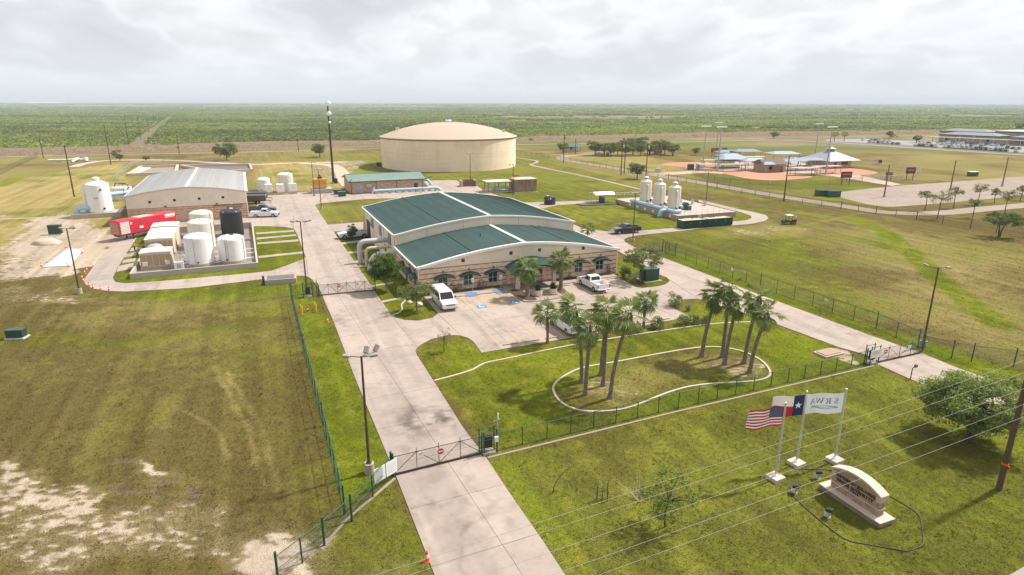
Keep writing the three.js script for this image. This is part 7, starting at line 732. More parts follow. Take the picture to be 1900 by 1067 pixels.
  // roll-off containers
  const roll = (l, x, z, rot) => { const t = T('rolloff_container', l, 'container', x, z, rot, 'green roll off containers'), g = M('rollG', lin(0.008, 0.05, 0.036), 0.55), L = 6.0, Wd = 2.3, H = 1.5; P('floor', box(L, 0.15, Wd, L / 2, 0.12, -Wd / 2), g, t); P('side', box(L, H, 0.08, L / 2, 0.2, -0.04), g, t); P('side', box(L, H, 0.08, L / 2, 0.2, -Wd + 0.04), g, t); P('end', box(0.08, H, Wd - 0.16, 0.04, 0.2, -Wd / 2), g, t); P('end', box(0.08, H, Wd - 0.16, L - 0.04, 0.2, -Wd / 2), g, t); for (let i = 0; i <= 11; i++) P('rib', box(0.12, H - 0.1, 0.1, L * i / 11, 0.2, 0.05), g, t); P('top_rail', box(L + 0.1, 0.12, 0.16, L / 2, H + 0.15, -0.02), g, t); P('top_rail', box(L + 0.1, 0.12, 0.16, L / 2, H + 0.15, -Wd + 0.02), g, t); for (const x of [0.6, L - 0.6]) P('roller', new THREE.CylinderGeometry(0.14, 0.14, Wd, 10).rotateX(Math.PI / 2).translate(x, 0.14, -Wd / 2), dark, t); for (const x of [1.7, 4.2]) P('plate_sign', box(0.2, 0.12, 0.02, x, 1.15, 0.06), white, t);
    const r = rng(x * 10 | 0), pg = new THREE.PlaneGeometry(L - 0.2, Wd - 0.2, 30, 12).rotateX(-Math.PI / 2), p = pg.attributes.position; for (let i = 0; i < p.count; i++) p.setY(i, 1.45 + 0.4 * fbm(p.getX(i) * 1.5 + x, p.getZ(i) * 1.5, 3) + 0.1 * r()); pg.computeVertexNormals(); const ld = one('debris_load', 'heap of pale rubble filling the ' + (l.includes('left') ? 'left' : 'right') + ' green container', 'rubble', pg.translate(L / 2, 0, -Wd / 2), M('rubble', lin(0.58, 0.50, 0.36), 0.95, { bumpMap: bumpGrain, bumpScale: 0.1 }), x, z, rot, 'rubble in the containers'); return t; };
  roll('left green roll off container heaped with rubble', 35.15, -126.6, 0.36); roll('right green roll off container heaped with rubble', 41.0, -128.9, 0.36);
  const rl = T('guard_barrier', 'low white pipe barrier left of the round towers', 'barrier', ...[28.83, -173.6], 0.25); for (let i = 0; i < 4; i++) P('post', cyl(0.06, 0.06, 1.0, i * 2.6, 0, 0, 8), white, rl); for (const y of [0.5, 0.95]) P('rail', bar([0, y, 0], [7.8, y, 0], 0.05), white, rl); }
{ // utility vehicle and its driver
  const [x, z] = [59.5, -132.97], t = T('utility_vehicle', 'green utility cart with white roof on the right field', 'utility cart', x, z, Math.PI + 0.1); const g = M('jdgreen', lin(0.012, 0.10, 0.03), 0.45), y = M('jdyellow', lin(0.6, 0.40, 0.02), 0.5); P('frame', rbox(2.9, 0.3, 1.25, 0, 0.42, 0, 0.06), dark, t); P('hood', hexaGeo(hexa(0.5, 1.45, 0.55, 1.3, 1.3, 1.1, 0.65, 1.05)), g, t); P('cargo_box', [rbox(1.1, 0.4, 1.35, -0.95, 0.7, 0, 0.05)], g, t); P('seat', [rbox(0.5, 0.25, 1.2, -0.05, 0.72, 0, 0.08)], y, t); P('seat_back', rbox(0.14, 0.55, 1.2, -0.33, 0.9, 0, 0.05), y, t); for (const [a, b] of [[0.55, 0.6], [0.55, -0.6], [-0.42, 0.6], [-0.42, -0.6]]) P('roll_bar', bar([a, 0.9, b], [a * 0.75, 1.92, b * 0.95], 0.04), dark, t); P('roof', rbox(1.35, 0.09, 1.4, 0.02, 1.9, 0, 0.04), white, t); P('steering_wheel', new THREE.TorusGeometry(0.16, 0.02, 5, 14).rotateY(1.1).translate(0.35, 1.15, 0.3), dark, t); for (const k of [-0.5, 0.5]) P('headlight', rbox(0.08, 0.12, 0.2, 1.4, 0.8, k, 0.02), lampW, t); wheels(t, [0.95, -0.9], 0.62, 0.8);
  const pants = [0.05, 0.06, 0.10], shirt = [0.52, 0.17, 0.17], skin = [0.36, 0.22, 0.15]; figure('person in a pink shirt and white cap walking behind the green cart', ...[60.63, -132.36], 2.4, [[0.12, 0.08, 0.1, 0.06, 0.48, 0.1, 0.06, 0.075, pants], [0.06, 0.48, 0.1, 0, 0.92, 0.09, 0.08, 0.11, pants], [-0.2, 0.1, -0.1, -0.06, 0.5, -0.1, 0.06, 0.075, pants], [-0.06, 0.5, -0.1, 0, 0.92, -0.09, 0.08, 0.11, pants], [0.12, 0.06, 0.1, 0.27, 0.05, 0.1, 0.05, 0.045, [0.03, 0.025, 0.02]], [-0.2, 0.08, -0.1, -0.07, 0.05, -0.1, 0.05, 0.045, [0.03, 0.025, 0.02]], [0, 0.95, 0, 0.02, 1.2, 0, 0.16, 0.165, shirt], [0.02, 1.2, -0.1, 0.03, 1.38, -0.02, 0.13, 0.12, shirt], [0.02, 1.2, 0.1, 0.03, 1.38, 0.02, 0.13, 0.12, shirt], [0.02, 1.42, 0.2, -0.08, 1.14, 0.27, 0.065, 0.05, shirt], [-0.08, 1.14, 0.27, 0.06, 0.94, 0.26, 0.045, 0.035, skin], [0.02, 1.42, -0.2, 0.12, 1.16, -0.27, 0.065, 0.05, shirt], [0.12, 1.16, -0.27, 0.32, 1.05, -0.22, 0.045, 0.035, skin], [0.02, 1.44, 0, 0.02, 1.55, 0, 0.055, 0.055, skin], [0.03, 1.62, 0, 0.04, 1.68, 0, 0.1, 0.1, skin]], t2 => { P('cap', [lathe([[0.115, 1.7], [0.11, 1.76], [0, 1.82]], 12), box(0.16, 0.02, 0.14, 0.14, 1.7, 0)], white, t2); }); }

// ---------------------------------------------------------------- trees and shrubs near the plant
const G1 = [[0.085, 0.135, 0.02], [0.11, 0.16, 0.025], [0.06, 0.10, 0.015], [0.14, 0.18, 0.03]], G2 = [[0.125, 0.155, 0.04], [0.17, 0.20, 0.055], [0.09, 0.12, 0.032], [0.22, 0.235, 0.08]], G3 = [[0.075, 0.105, 0.028], [0.10, 0.13, 0.036], [0.055, 0.08, 0.022]], G4 = [[0.13, 0.15, 0.06], [0.17, 0.18, 0.08], [0.10, 0.12, 0.05]];
tree('mesquite_tree', 'large feathery mesquite tree on the lawn at the right edge', 'tree', ...[35.26, -42.93], { seed: 11, n: 27000, clumps: 160, rx: 3.9, ry: 2.1, rz: 3.6, y: 3.35, cr: 0.72, leaf: 0.24, slim: 0.34, tr: 0.17, limbs: 26, hollow: 0.2, droop: -0.25, cols: G2.map(c => c.map(v => v * 1.25)), stems: 2 });
tree('young_mesquite', 'thin wispy young mesquite on the lawn under the power lines', 'tree', ...[9.43, -32.65], { seed: 12, n: 1900, clumps: 44, rx: 1.9, ry: 1.8, rz: 1.7, y: 2.4, cr: 0.42, leaf: 0.2, slim: 0.28, tr: 0.06, limbs: 22, cols: [[0.09, 0.13, 0.03], [0.12, 0.16, 0.035], [0.07, 0.11, 0.025]], lean: [0.3, -0.1] });
tree('ash_tree', 'bright green round topped tree beside the office side wall', 'tree', ...[-17.31, -82.46], { seed: 13, n: 9000, clumps: 80, rx: 2.35, ry: 1.75, rz: 2.3, y: 3.45, cr: 0.6, leaf: 0.26, slim: 0.5, tr: 0.11, limbs: 14, cols: G1, barkMat: M('palebark', lin(0.3, 0.26, 0.21), 0.95) });
tree('live_oak', 'small grey green tree in the grass island by the passenger van', 'tree', ...[-11.84, -74.02], { seed: 14, n: 4800, clumps: 60, rx: 2.2, ry: 1.25, rz: 1.9, y: 2.45, cr: 0.5, leaf: 0.2, slim: 0.4, tr: 0.08, limbs: 16, cols: G2 });
tree('live_oak', 'wide spreading oak over the dark green transformer box', 'tree', ...[18.91, -87.13], { seed: 15, n: 7200, clumps: 90, rx: 3.1, ry: 1.5, rz: 2.6, y: 3.5, cr: 0.5, leaf: 0.22, slim: 0.42, tr: 0.12, limbs: 20, cols: G2, lean: [-0.3, -0.6] });
tree('sapling', 'nearly bare sapling on the rounded lawn tip by the parking', 'tree', ...[-7.08, -60.68], { seed: 16, n: 420, clumps: 34, rx: 1.05, ry: 1.0, rz: 0.9, y: 1.7, cr: 0.25, leaf: 0.15, slim: 0.4, tr: 0.045, limbs: 24, cols: G2 });
tree('small_tree', 'small round tree in the strip in front of the parked white pickup', 'tree', ...[-30.04, -115.52], { seed: 17, n: 2600, clumps: 30, rx: 0.85, ry: 1.2, rz: 0.85, y: 1.9, cr: 0.4, leaf: 0.2, slim: 0.45, tr: 0.06, limbs: 8, cols: G3 });
{ const t = T('bare_sapling', 'bent bare sapling on the lawn right of the drive', 'sapling', ...[2.76, -36.17]); P('stem', taper([[0, 0, 0], [0.1, 0.6, 0], [0.55, 1.15, -0.3], [1.2, 1.5, -0.8]], 0.04, 0.01, 5), bark, t); P('side_shoot', taper([[0, 0.05, 0], [0.3, 0.2, 0.1], [0.5, 0.05, 0.2]], 0.025, 0.01, 4), bark, t);
  const s = T('staked_sapling', 'dead sapling held between dark stakes on the lawn', 'sapling', ...[5.94, -35.46]); for (const [x, z, h] of [[-0.35, 0.1, 1.1], [0.35, -0.05, 1.3], [0.3, 0.25, 0.8]]) P('stake', cyl(0.03, 0.03, h, x, -0.02, z, 5), dark, s); P('tie', bar([-0.35, 0.65, 0.1], [0.35, 0.65, 0], 0.02), dark, s); P('stem', taper([[0, 0, 0], [0.02, 0.8, 0.05], [0, 1.4, 0]], 0.03, 0.012, 5), bark, s); P('twig', taper([[0.02, 0.8, 0.05], [0.25, 1.3, 0.1]], 0.015, 0.006, 4), M('twig', lin(0.4, 0.36, 0.3), 0.9), s); P('twig', taper([[0.02, 0.9, 0.05], [-0.22, 1.4, 0]], 0.015, 0.006, 4), M('twig'), s);
  const d = T('dead_brush', 'pale leafless shrub beside the young mesquite', 'shrub', ...[8.31, -35.24]); const r = rng(5); for (let i = 0; i < 14; i++) { const a = r() * 6.28, l = 0.7 + r() * 1.1; P('twig', taper([[0, 0, 0], [Math.cos(a) * l * 0.4, l * 0.5, Math.sin(a) * l * 0.4], [Math.cos(a) * l * 0.9, l * 0.95, Math.sin(a) * l * 0.9]], 0.016, 0.005, 3), M('twig'), d); } }
const shrub = (label, p, rx, ry, seed, cols, o = {}) => { const t = T(o.name || 'shrub', label, 'shrub', p[0], p[1], 0, o.group); const g = leafCloud({ seed, n: o.n || 1500, clumps: 26, rx, ry, rz: rx, y: ry * 0.95, cr: rx * 0.42, leaf: o.leaf || 0.17, slim: 0.36, droop: 0.35, hollow: 0.1, cols }); P('foliage', g, bushMat, t); P('stems', limbs({ rx, ry, y: ry, tr: 0.035, limbs: 8 }, g.userData.clumps, seed), bark, t); if (o.flowers) P('blossom', leafCloud({ seed: seed + 1, n: o.flowers, clumps: 30, rx: rx * 0.95, ry: ry * 0.95, rz: rx * 0.95, y: ry, cr: rx * 0.3, leaf: 0.12, slim: 0.7, hollow: 0.5, cols: [[0.62, 0.58, 0.5], [0.5, 0.42, 0.34]] }), bushMat, t); return t; };
shrub('round cream flowering oleander at the parking corner', [20.73, -75.92], 1.05, 0.95, 31, G2, { flowers: 260, n: 1900 }); shrub('flowering oleander on the bank below the far parking bays', [16.78, -67.77], 0.8, 0.75, 32, G2, { flowers: 120 }); shrub('oleander beside the low mound at the end of the parking bank', [20.23, -69.06], 0.85, 0.75, 33, G2, { flowers: 110 }); shrub('low mounded shrub touching the oleander on the bank', [21.78, -69.62], 1.2, 0.4, 34, G3, {}); shrub('tiny shrub on the lawn left of the tall palms', [23.22, -70.39], 0.4, 0.4, 35, G2, { n: 400 }); shrub('small shrub beside a stake behind the tall palms', [22.06, -74.2], 0.35, 0.4, 36, G4, { n: 300 });
shrub('dark round shrub at the office right corner bed', [16.76, -89.14], 1.15, 0.95, 37, G3, { n: 2200 }); shrub('grey feathery shrub in front of the transformer box', [17.92, -87.69], 1.2, 0.75, 38, [[0.16, 0.18, 0.12], [0.2, 0.22, 0.15]], { n: 1500, leaf: 0.12 });
[[4.9, 0.8, 'shrub between the first two office windows', 0.75, 0.85], [8.7, 0.75, 'shrub between the second and third office windows', 0.7, 0.8], [25.9, 0.6, 'thin twiggy shrub between the last two office windows', 0.55, 0.75], [29.2, 0.55, 'leafy shrub at the right end of the office front', 0.65, 0.85], [22.4, 0.6, 'sparse low shrub left of the white pickup', 0.4, 0.5]].forEach(([x, z, l, a, b], i) => shrub(l, bl(x, z), a, b, 50 + i, i > 2 ? G3 : [[0.12, 0.12, 0.04], [0.16, 0.13, 0.06], [0.08, 0.09, 0.03]], { n: i === 4 ? 260 : 800, leaf: 0.12 }));
shrub('low hedge remnant on the bank behind the tall palms', [7.82, -62.56], 1.3, 0.45, 60, G3, { n: 1500 });
// palms: wind from the right of the picture
const palmBase = [[6.49, -53.27], [6.55, -50.7], [8.52, -54.96], [8.4, -52.59], [8.66, -50.07], [19.48, -59.5], [21.54, -59.37], [21.23, -57.58], [23.26, -57.86], [23.0, -55.64]], palmTop = [7.14, 6.43, 5.68, 7.27, 7.68, 6.49, 7.26, 6.21, 6.73, 5.84];
const wind = [-0.62, -0.05, 0.16];
[['leftmost slender palm in the left clump, leaning over the parked van', [-0.7, 0.1], 0.189, 61], ['foremost left palm of the left clump with a pale trunk foot', [0.25, 0.1], 0.207, 62], ['middle palm of the left clump, hidden behind its neighbour', [0.3, 0], 0.195, 63], ['front palm of the pair in the middle of the left clump', [0.1, 0.1], 0.201, 64], ['rightmost palm of the left clump, leaning right', [1.35, 0], 0.195, 65], ['leftmost palm of the right clump with a dead hanging frond', [0.95, -0.1], 0.213, 66], ['second palm of the right clump, tallest crown', [0.1, 0], 0.201, 67], ['third palm of the right clump, leaning slightly right', [0.6, 0], 0.201, 68], ['fourth palm of the right clump with a dead skirt', [0.75, 0], 0.207, 69], ['rightmost palm of the right clump at the edging', [1.0, 0], 0.207, 70]].forEach(([l, lean, r, seed], i) => { const [x, z] = palmBase[i]; palm('fan_palm', l, x, z, { seed, h: palmTop[i], lean, r, tap: 0.68, n: [20, 24, 19, 22, 20, 22, 18, 23, 20, 22][i], s: [1.05, 0.9, 0.95, 1.08, 1, 1.05, 1.0, 0.88, 1.02, 0.94][i], wind: wind.map(w => w * [1.2, 0.8, 0.9, 1, 0.85, 1, 1.25, 1.1, 0.9, 1.2][i]), low: -0.5 - 0.3 * (i % 3), dead: [0, 1, 2, 2, 2, 4, 2, 3, 5, 2][i], boots: i > 3 }, 'tall fan palms in the lawn bed'); });
palm('fan_palm', 'short palm on the bank left of the parked van by the lawn', ...[3.86, -63.17], { seed: 71, h: 3.3, r: 0.15, tap: 1.1, lean: [-0.1, 0], n: 24, s: 1.0, wind: [-0.25, 0, 0.1], low: -0.35, boots: true }, 'short palms on the parking bank'); palm('fan_palm', 'short palm on the bank at the right hand parking bays', ...[15.24, -68.12], { seed: 72, h: 3.0, r: 0.15, tap: 1.1, lean: [0.05, 0], n: 28, s: 0.98, wind: [-0.1, 0, 0.05], low: -0.5, boots: true }, 'short palms on the parking bank');
{ const a = bl(13.0, 6.5), b = bl(18.55, 5.4); palm('cabbage_palm', 'thick trunked palm in the mulch bed left of the entrance', a[0], a[1], { seed: 73, h: 3.9, r: 0.3, tap: 0.95, n: 44, s: 1.18, low: -1.0, boots: true, wind: [-0.1, 0, 0] }, 'thick palms at the entrance'); palm('cabbage_palm', 'thick trunked palm in the mulch bed right of the entrance', b[0], b[1], { seed: 74, h: 4.2, r: 0.29, tap: 0.95, n: 34, s: 1.12, low: -0.5, boots: true, wind: [-0.2, 0, 0] }, 'thick palms at the entrance'); palm('fan_palm', 'small palm behind the right end of the hall roof', ...[14.53, -118.34], { seed: 75, h: 1.5, r: 0.16, n: 20, s: 0.95, low: -0.2, boots: true }); }

// ---------------------------------------------------------------- poles and masts in the distance
[
  ['leftmost short pole with a transformer by the far fence', [-214.6, -291.2], 9.1, { can: true }],
  ['tall wooden pole standing alone in the dry left field', [-120.0, -171.3], 14.0],
  ['tall wooden pole by the far track', [-165.3, -261.3], 16.1],
  ['first pole at the mouth of the brush clearing', [-217.0, -362.2], 17.1],
  ['second pole along the brush clearing', [-255.5, -441.2], 15.4],
  ['third pole along the brush clearing', [-306.8, -543.3], 12.7],
  ['fourth pole along the brush clearing', [-409.6, -738.9], 11.9],
  ['fifth pole along the brush clearing', [-513.3, -941.3], 11.7],
  ['sixth pole far down the brush clearing', [-619.0, -1150.8], 12.0],
  ['slim pole on the levee left of the big bush', [-165.7, -317.2], 9.9],
  ['slim pole on the levee left of the radio mast', [-112.6, -336.2], 9.1],
  ['wooden pole beside the bend of the park road', [22.3, -275.4], 12.2, { arm: true, rot: 0.3 }],
  ['wooden pole behind the small shelter', [31.9, -322.2], 7.9, { arm: true, rot: 0.3 }],
  ['pole with a white transformer at the park fence', [38.9, -225.8], 11.8, { can: true }],
  ['tall pole just right of the transformer pole at the park fence', [41.1, -232.0], 11.8, { arm: true, rot: 0.3 }],
  ['pole with a grey transformer beyond the lone round tree', [47.0, -221.7], 11.7, { can: true, arm: true, rot: 0.3 }],
  ['dark pole with crossarm in front of the centre ball field', [72.3, -166.2], 11.8, { arm: true, rot: 1.2 }]
].forEach(([l, p, h, o]) => utilityPole(l, p, h, o || {}));
const mastMat = M('mast', lin(0.36, 0.37, 0.38), 0.45, { metalness: 0.4 });
[
  ['floodlight mast at the left ball field', [75.5, -251.0], 16.0],
  ['floodlight mast behind the left dugouts', [98.0, -306.6], 15.7],
  ['floodlight mast at the front left of the centre field', [77.3, -238.2], 16.2],
  ['floodlight mast left of the hip roofed pavilion', [135.8, -285.7], 15.9],
  ['floodlight mast at the right corner of the centre field', [113.9, -229.6], 16.6]
].forEach(([l, [x, z], h]) => { const t = T('floodlight_mast', l, 'floodlight mast', x, z, 0.3, 'ball field floodlight masts'); P('pole', cyl(0.3, 0.14, h, 0, 0, 0, 10), mastMat, t); P('crossbar', box(4.2, 0.14, 0.14, 0, h - 0.1, 0), mastMat, t); for (let i = 0; i < 6; i++) P('floodlight', rbox(0.5, 0.45, 0.45, -1.9 + i * 0.76, h - 0.05, 0.15, 0.08), white, t); });
[
  ['brown lamp post at the front of the gravel lot', [102.8, -172.9], 8.9],
  ['brown lamp post in the middle of the gravel lot', [130.2, -186.5], 8.8],
  ['brown lamp post at the right end of the gravel lot', [153.3, -196.7], 9.0]
].forEach(([l, p, h]) => lampPost(l, p, h, [[0.2, 1.0, 0], [3.3, 1.0, 0]], { mat: M('lotpole', lin(0.17, 0.085, 0.055), 0.7), r: 0.2, group: 'gravel lot lamp posts' }));
const shelterAt = [[80.5, -256.6], [76.0, -244.0], [93.2, -273.2], [104.6, -286.4], [97.4, -289.0], [88.1, -254.6], [83.7, -241.2], [93.5, -246.3], [100.5, -266.1], [116.1, -273.7], [115.3, -259.5], [107.4, -244.5], [114.6, -246.7], [105.5, -227.7], [115.7, -233.2], [123.4, -255.2], [95.3, -236.6]], thinAt = [[99.9, -150.5], [95.7, -139.5], [109.7, -154.6], [119.1, -159.8], [104.8, -141.0], [116.5, -146.8], [125.7, -162.6], [136.2, -167.4]], thinH = [5.0, 6.2, 5.3, 5.5, 4.4, 5.6, 3.9, 4.2], schoolA = [276.6, -432.1], schoolB = [305.8, -382.3], carRows = [[[244.6, -387.9], [270.7, -335.7]], [[259.2, -411.5], [285.0, -359.5]], [[233.3, -423.2], [241.8, -401.4]], [[244.5, -446.7], [252.3, -429.0]], [[281.8, -413.8], [294.5, -384.4]]];
fence('field_fence', 'green mesh fence at the far left edge of the field', [[-181.18, -223.24], [-203.41, -262.91], [-221.49, -296.95]], 1.9, 4, { key: 'green' });
fence('park_fence', 'long grey chain link fence between the plant and the park road', [[1.8, -324.31], [21.84, -287.54], [40.74, -239.5], [52.96, -213.8], [62.09, -190.43], [71.82, -164.76], [80.68, -152.68], [85.43, -145.78], [90.17, -138.1], [95.25, -128.2], [99.28, -119.05]], 1.7, 5.2, { key: 'dgrey', mat: M('dgrey', lin(0.05, 0.06, 0.055), 0.6), r: 0.06, rail: 0.03 });
fence('levee_fence', 'faint wire fence along the foot of the levee', [[-216.14, -300.07], [-172.63, -313.68], [-131.99, -332.04], [-73.75, -348.85]], 1.3, 8, { key: 'galv', mat: galv, r: 0.035, rail: 0.015 });
fence('outfield_fence', 'thin outfield fence in front of the centre ball field', smooth([[64.86, -227.09], [68.91, -206.56], [80.48, -197.72], [97.01, -198.62], [116.84, -210.18]], 2, false), 1.5, 6, { key: 'dgrey', mat: M('dgrey'), r: 0.03, rail: 0.02 });
fence('outfield_fence', 'curved grey outfield fence of the right ball field', smooth([[118.75, -214.77], [126.78, -211.83], [141.34, -223.16], [153.39, -237.53], [158.09, -249.46], [158.31, -262.51]], 2, false), 1.6, 5, { key: 'galv', mat: galv, r: 0.035, rail: 0.04 });
// ---------------------------------------------------------------- ball park
{ const shelter = (label, [x, z], w, d, h, col, rot, o = {}) => { const t = T('sun_shelter', label, 'shelter', x, z, rot, 'ball park sun shelters'); for (const [a, b] of [[-1, -1], [1, -1], [-1, 1], [1, 1]]) P('post', cyl(0.09, 0.09, h, a * w * 0.45, 0, b * d * 0.42, 7), M('canpost'), t); const m = M('sh' + col.join(), lin(...col), 0.6); if (o.hip) P('canopy', hexaGeo(hexa(-w / 2, w / 2, -w * 0.28, w * 0.28, d, d * 0.12, h, h + 0.95)), m, t); else P('canopy', box(w, 0.18, d, 0, h, 0), m, t); P('bench', box(w * 0.8, 0.1, 0.4, 0, 0.45, -d * 0.2), galv, t); P('bench_leg', box(0.1, 0.45, 0.3, -w * 0.3, 0, -d * 0.2), galv, t); P('bench_leg', box(0.1, 0.45, 0.3, w * 0.3, 0, -d * 0.2), galv, t); return t; };
  const bluC = [0.12, 0.19, 0.26], bl2 = [0.24, 0.31, 0.37], wh = [0.40, 0.39, 0.38];
  [['flat white roofed shelter at the left end of the ball park', 8, 4, 2.7, wh], ['long white roofed dugout behind the left infield', 9, 3, 2.2, wh], ['long blue grey hipped canopy behind the left dugouts', 10, 7, 3.2, bl2, 1], ['tall blue hipped canopy at the back of the park', 13, 7, 4.2, bluC, 1], ['blue hipped canopy at the far back left', 11, 6, 3.6, bluC, 1], ['pale hipped canopy at the back left of the hut', 12, 7, 3.6, bl2, 1], ['white flat shelter left of the centre infield', 10, 3.4, 2.5, wh], ['blue hipped canopy left of the brown hut', 10, 6, 3.6, bl2, 1], ['white flat shelter behind the brown hut', 10, 4, 3.2, wh], ['pale hipped canopy right of the centre, far back', 13, 8, 4.2, bl2, 1], ['white flat shelter behind the blue canopies on the right', 9, 4, 3.3, wh], ['blue hipped canopy right of the brown hut', 11, 6, 3.6, bluC, 1], ['long blue canopy beside the pavilion', 12, 6, 3.8, bluC, 1], ['white roofed dugout at the right of the centre infield', 11, 3.4, 2.6, wh], ['white roofed dugout left of the right infield', 11, 3.4, 2.6, wh], ['flat pale canopy between the blue canopies and the pavilion', 8, 4, 3.4, wh], ['small blue awning in front of the brown hut', 5, 3, 3.0, bluC, 1]].forEach(([l, w, d, h, c, hip], i) => shelter(l, shelterAt[i], w, d, h, c, 0.12 + (i % 3) * 0.05, { hip }));
  const t = T('concession_hut', 'brown roofed concession hut in the middle of the ball park', 'hut', ...[97.64, -240.44], 0.25); P('walls', box(9, 3.0, 7, 0, 0, 0), M('hutwall', lin(0.42, 0.32, 0.24), 0.9), t); P('roof', hexaGeo(hexa(-5.4, 5.4, -5.0, 5.0, 8.4, 0.4, 3.0, 4.6)), M('hutroof', lin(0.13, 0.075, 0.058), 0.8), t); P('service_window', box(2.6, 1.2, 0.1, -1.6, 1.1, 3.52), dark, t); P('door', box(1.2, 2.1, 0.1, 2.6, 0.02, 3.52), M('hutdoor', lin(0.14, 0.09, 0.06), 0.7), t); P('screen', box(3.2, 2.4, 0.12, -1.0, 0.1, 5.2), M('hutscreen', lin(0.22, 0.15, 0.10), 0.9), t);
  const p = T('pavilion', 'square pavilion with a pale pyramid roof and a small cupola', 'pavilion', ...[129.53, -259.73], 0.35); P('walls', box(11.5, 2.9, 11.5, 0, 0, 0), blockTan, p); P('roof', hexaGeo(hexa(-8.2, 8.2, -1.0, 1.0, 16.4, 2.0, 2.9, 6.3)), M('pavroof', lin(0.27, 0.27, 0.29), 0.6), p); P('cupola', box(1.9, 0.9, 1.9, 0, 6.2, 0), M('canpost'), p); P('cupola_roof', hexaGeo(hexa(-1.6, 1.6, -0.1, 0.1, 3.2, 0.2, 7.1, 8.0)), M('pavroof'), p); P('window_opening', box(3.2, 1.2, 0.1, 2.2, 1.2, 5.76), bronze, p); P('door_opening', box(1.4, 2.2, 0.1, -2.6, 0.02, 5.76), bronze, p);
  [['maroon scoreboard in front of the gravel lot', [106.28, -200.77], 4.6, 2.4, 2.6], ['maroon scoreboard on the right outfield', [134.48, -213.46], 4.2, 2.6, 2.6], ['dark maroon scoreboard behind the left field', [97, -305.07], 5, 2.5, 2.6], ['maroon and white scoreboard under the grove', [68.48, -299.94], 4.8, 2.6, 2.6], ['small red board behind the brown lamp post', [127.3, -213.36], 3, 1.6, 1.6]].forEach(([l, [x, z], w, h, y]) => { const s = T('scoreboard', l, 'scoreboard', x, z, 0.15, 'ball park scoreboards'); s.scale.setScalar(0.82); P('panel', box(w, h, 0.25, 0, y, 0), M('maroon', lin(0.16, 0.018, 0.022), 0.6), s); P('digits', box(w * 0.7, 0.3, 0.02, 0, y + h * 0.5, 0.135), M('digits', lin(0.4, 0.3, 0.28), 0.6), s); for (const k of [-0.35, 0.35]) P('leg', box(0.22, y, 0.22, w * k, 0, 0), bronze, s); });
  [['left', [86.81, -175.35]], ['right', [89.08, -173.81]]].forEach(([l, [x, z]]) => { const d = T('dumpster', `dark green dumpster at the lot edge, ${l} of the pair`, 'dumpster', x, z, 0.05, 'lidded dumpsters'); P('bin', rbox(3.4, 1.5, 2.0, 0, 0.05, 0, 0.05), M('binG'), d); P('lid', rbox(3.5, 0.12, 2.1, 0, 1.55, 0, 0.03), dark, d); });
  { const d = T('dumpster', 'small green bin standing alone in the far dry field', 'dumpster', ...[164.73, -226.05], 0.1, 'lidded dumpsters'); P('bin', rbox(3, 1.4, 1.8, 0, 0.05, 0, 0.05), M('binG'), d); P('lid', rbox(3.1, 0.12, 1.9, 0, 1.45, 0, 0.03), white, d); const e = T('electric_cabinet', 'dark green cabinet at the left infield gate', 'cabinet', ...[69.22, -245.9], 0.1); P('cabinet', rbox(2.2, 2.2, 1.5, 0, 0, 0, 0.05), M('txgreen'), e); P('side_box', rbox(1.4, 2.4, 1.2, 3, 0, 0, 0.05), galv, e); const f = T('air_unit', 'grey box inside a small fenced pen by the park road', 'air unit', ...[55.28, -239.74], 0.1); P('case', rbox(2, 1.2, 1.4, 0, 0, 0, 0.05), galv, f); for (let i = 0; i < 5; i++) P('pen_post', cyl(0.05, 0.05, 2, -3 + i * 3.5, 0, -2, 5), galv, f); const pole = T('flagpole', 'thin flagpole with a small striped flag beside the right ball field', 'flagpole', ...[123.31, -211.78]); P('pole', cyl(0.08, 0.05, 6.86, 0, 0, 0, 8), steel, pole); const fh = 6.86; const fl = T('flag', 'small red and white striped flag flying over the ball park', 'flag', ...[123.31, -211.78], 0, undefined, fh - 1.75); const st = new THREE.PlaneGeometry(1, 1).scale(2.9, 1, 1); for (let i = 0; i < 7; i++) P('stripe', new THREE.BoxGeometry(2.9, 0.24, 0.03).translate(-1.52, 0.12 + i * 0.24, 0), M(i % 2 ? 'fw' : 'fr', i % 2 ? lin(0.7, 0.68, 0.66) : lin(0.45, 0.06, 0.09), 0.8), fl); P('canton', new THREE.BoxGeometry(1.2, 0.95, 0.036).translate(-0.67, 1.25, 0), M('fb', lin(0.03, 0.04, 0.12), 0.8), fl); }
  const hut = T('field_shelter', 'small dark roofed picnic shelter beside the far tree', 'shelter', ...[32, -339.57], 0.3); P('walls', box(5, 2.6, 4, -1, 0, 0), M('hutwall2', lin(0.5, 0.42, 0.32), 0.9), hut); P('roof', hexaGeo(hexa(-4.5, 4.5, -3.2, 3.2, 6, 0.4, 2.6, 4.3)), M('txgreen'), hut); for (const x of [2.2, 3.6]) P('post', cyl(0.1, 0.1, 2.6, x, 0, 2, 6), bronze, hut); P('window', box(1.2, 1.2, 0.1, -1.5, 1.2, 2.02), dark, hut);
}
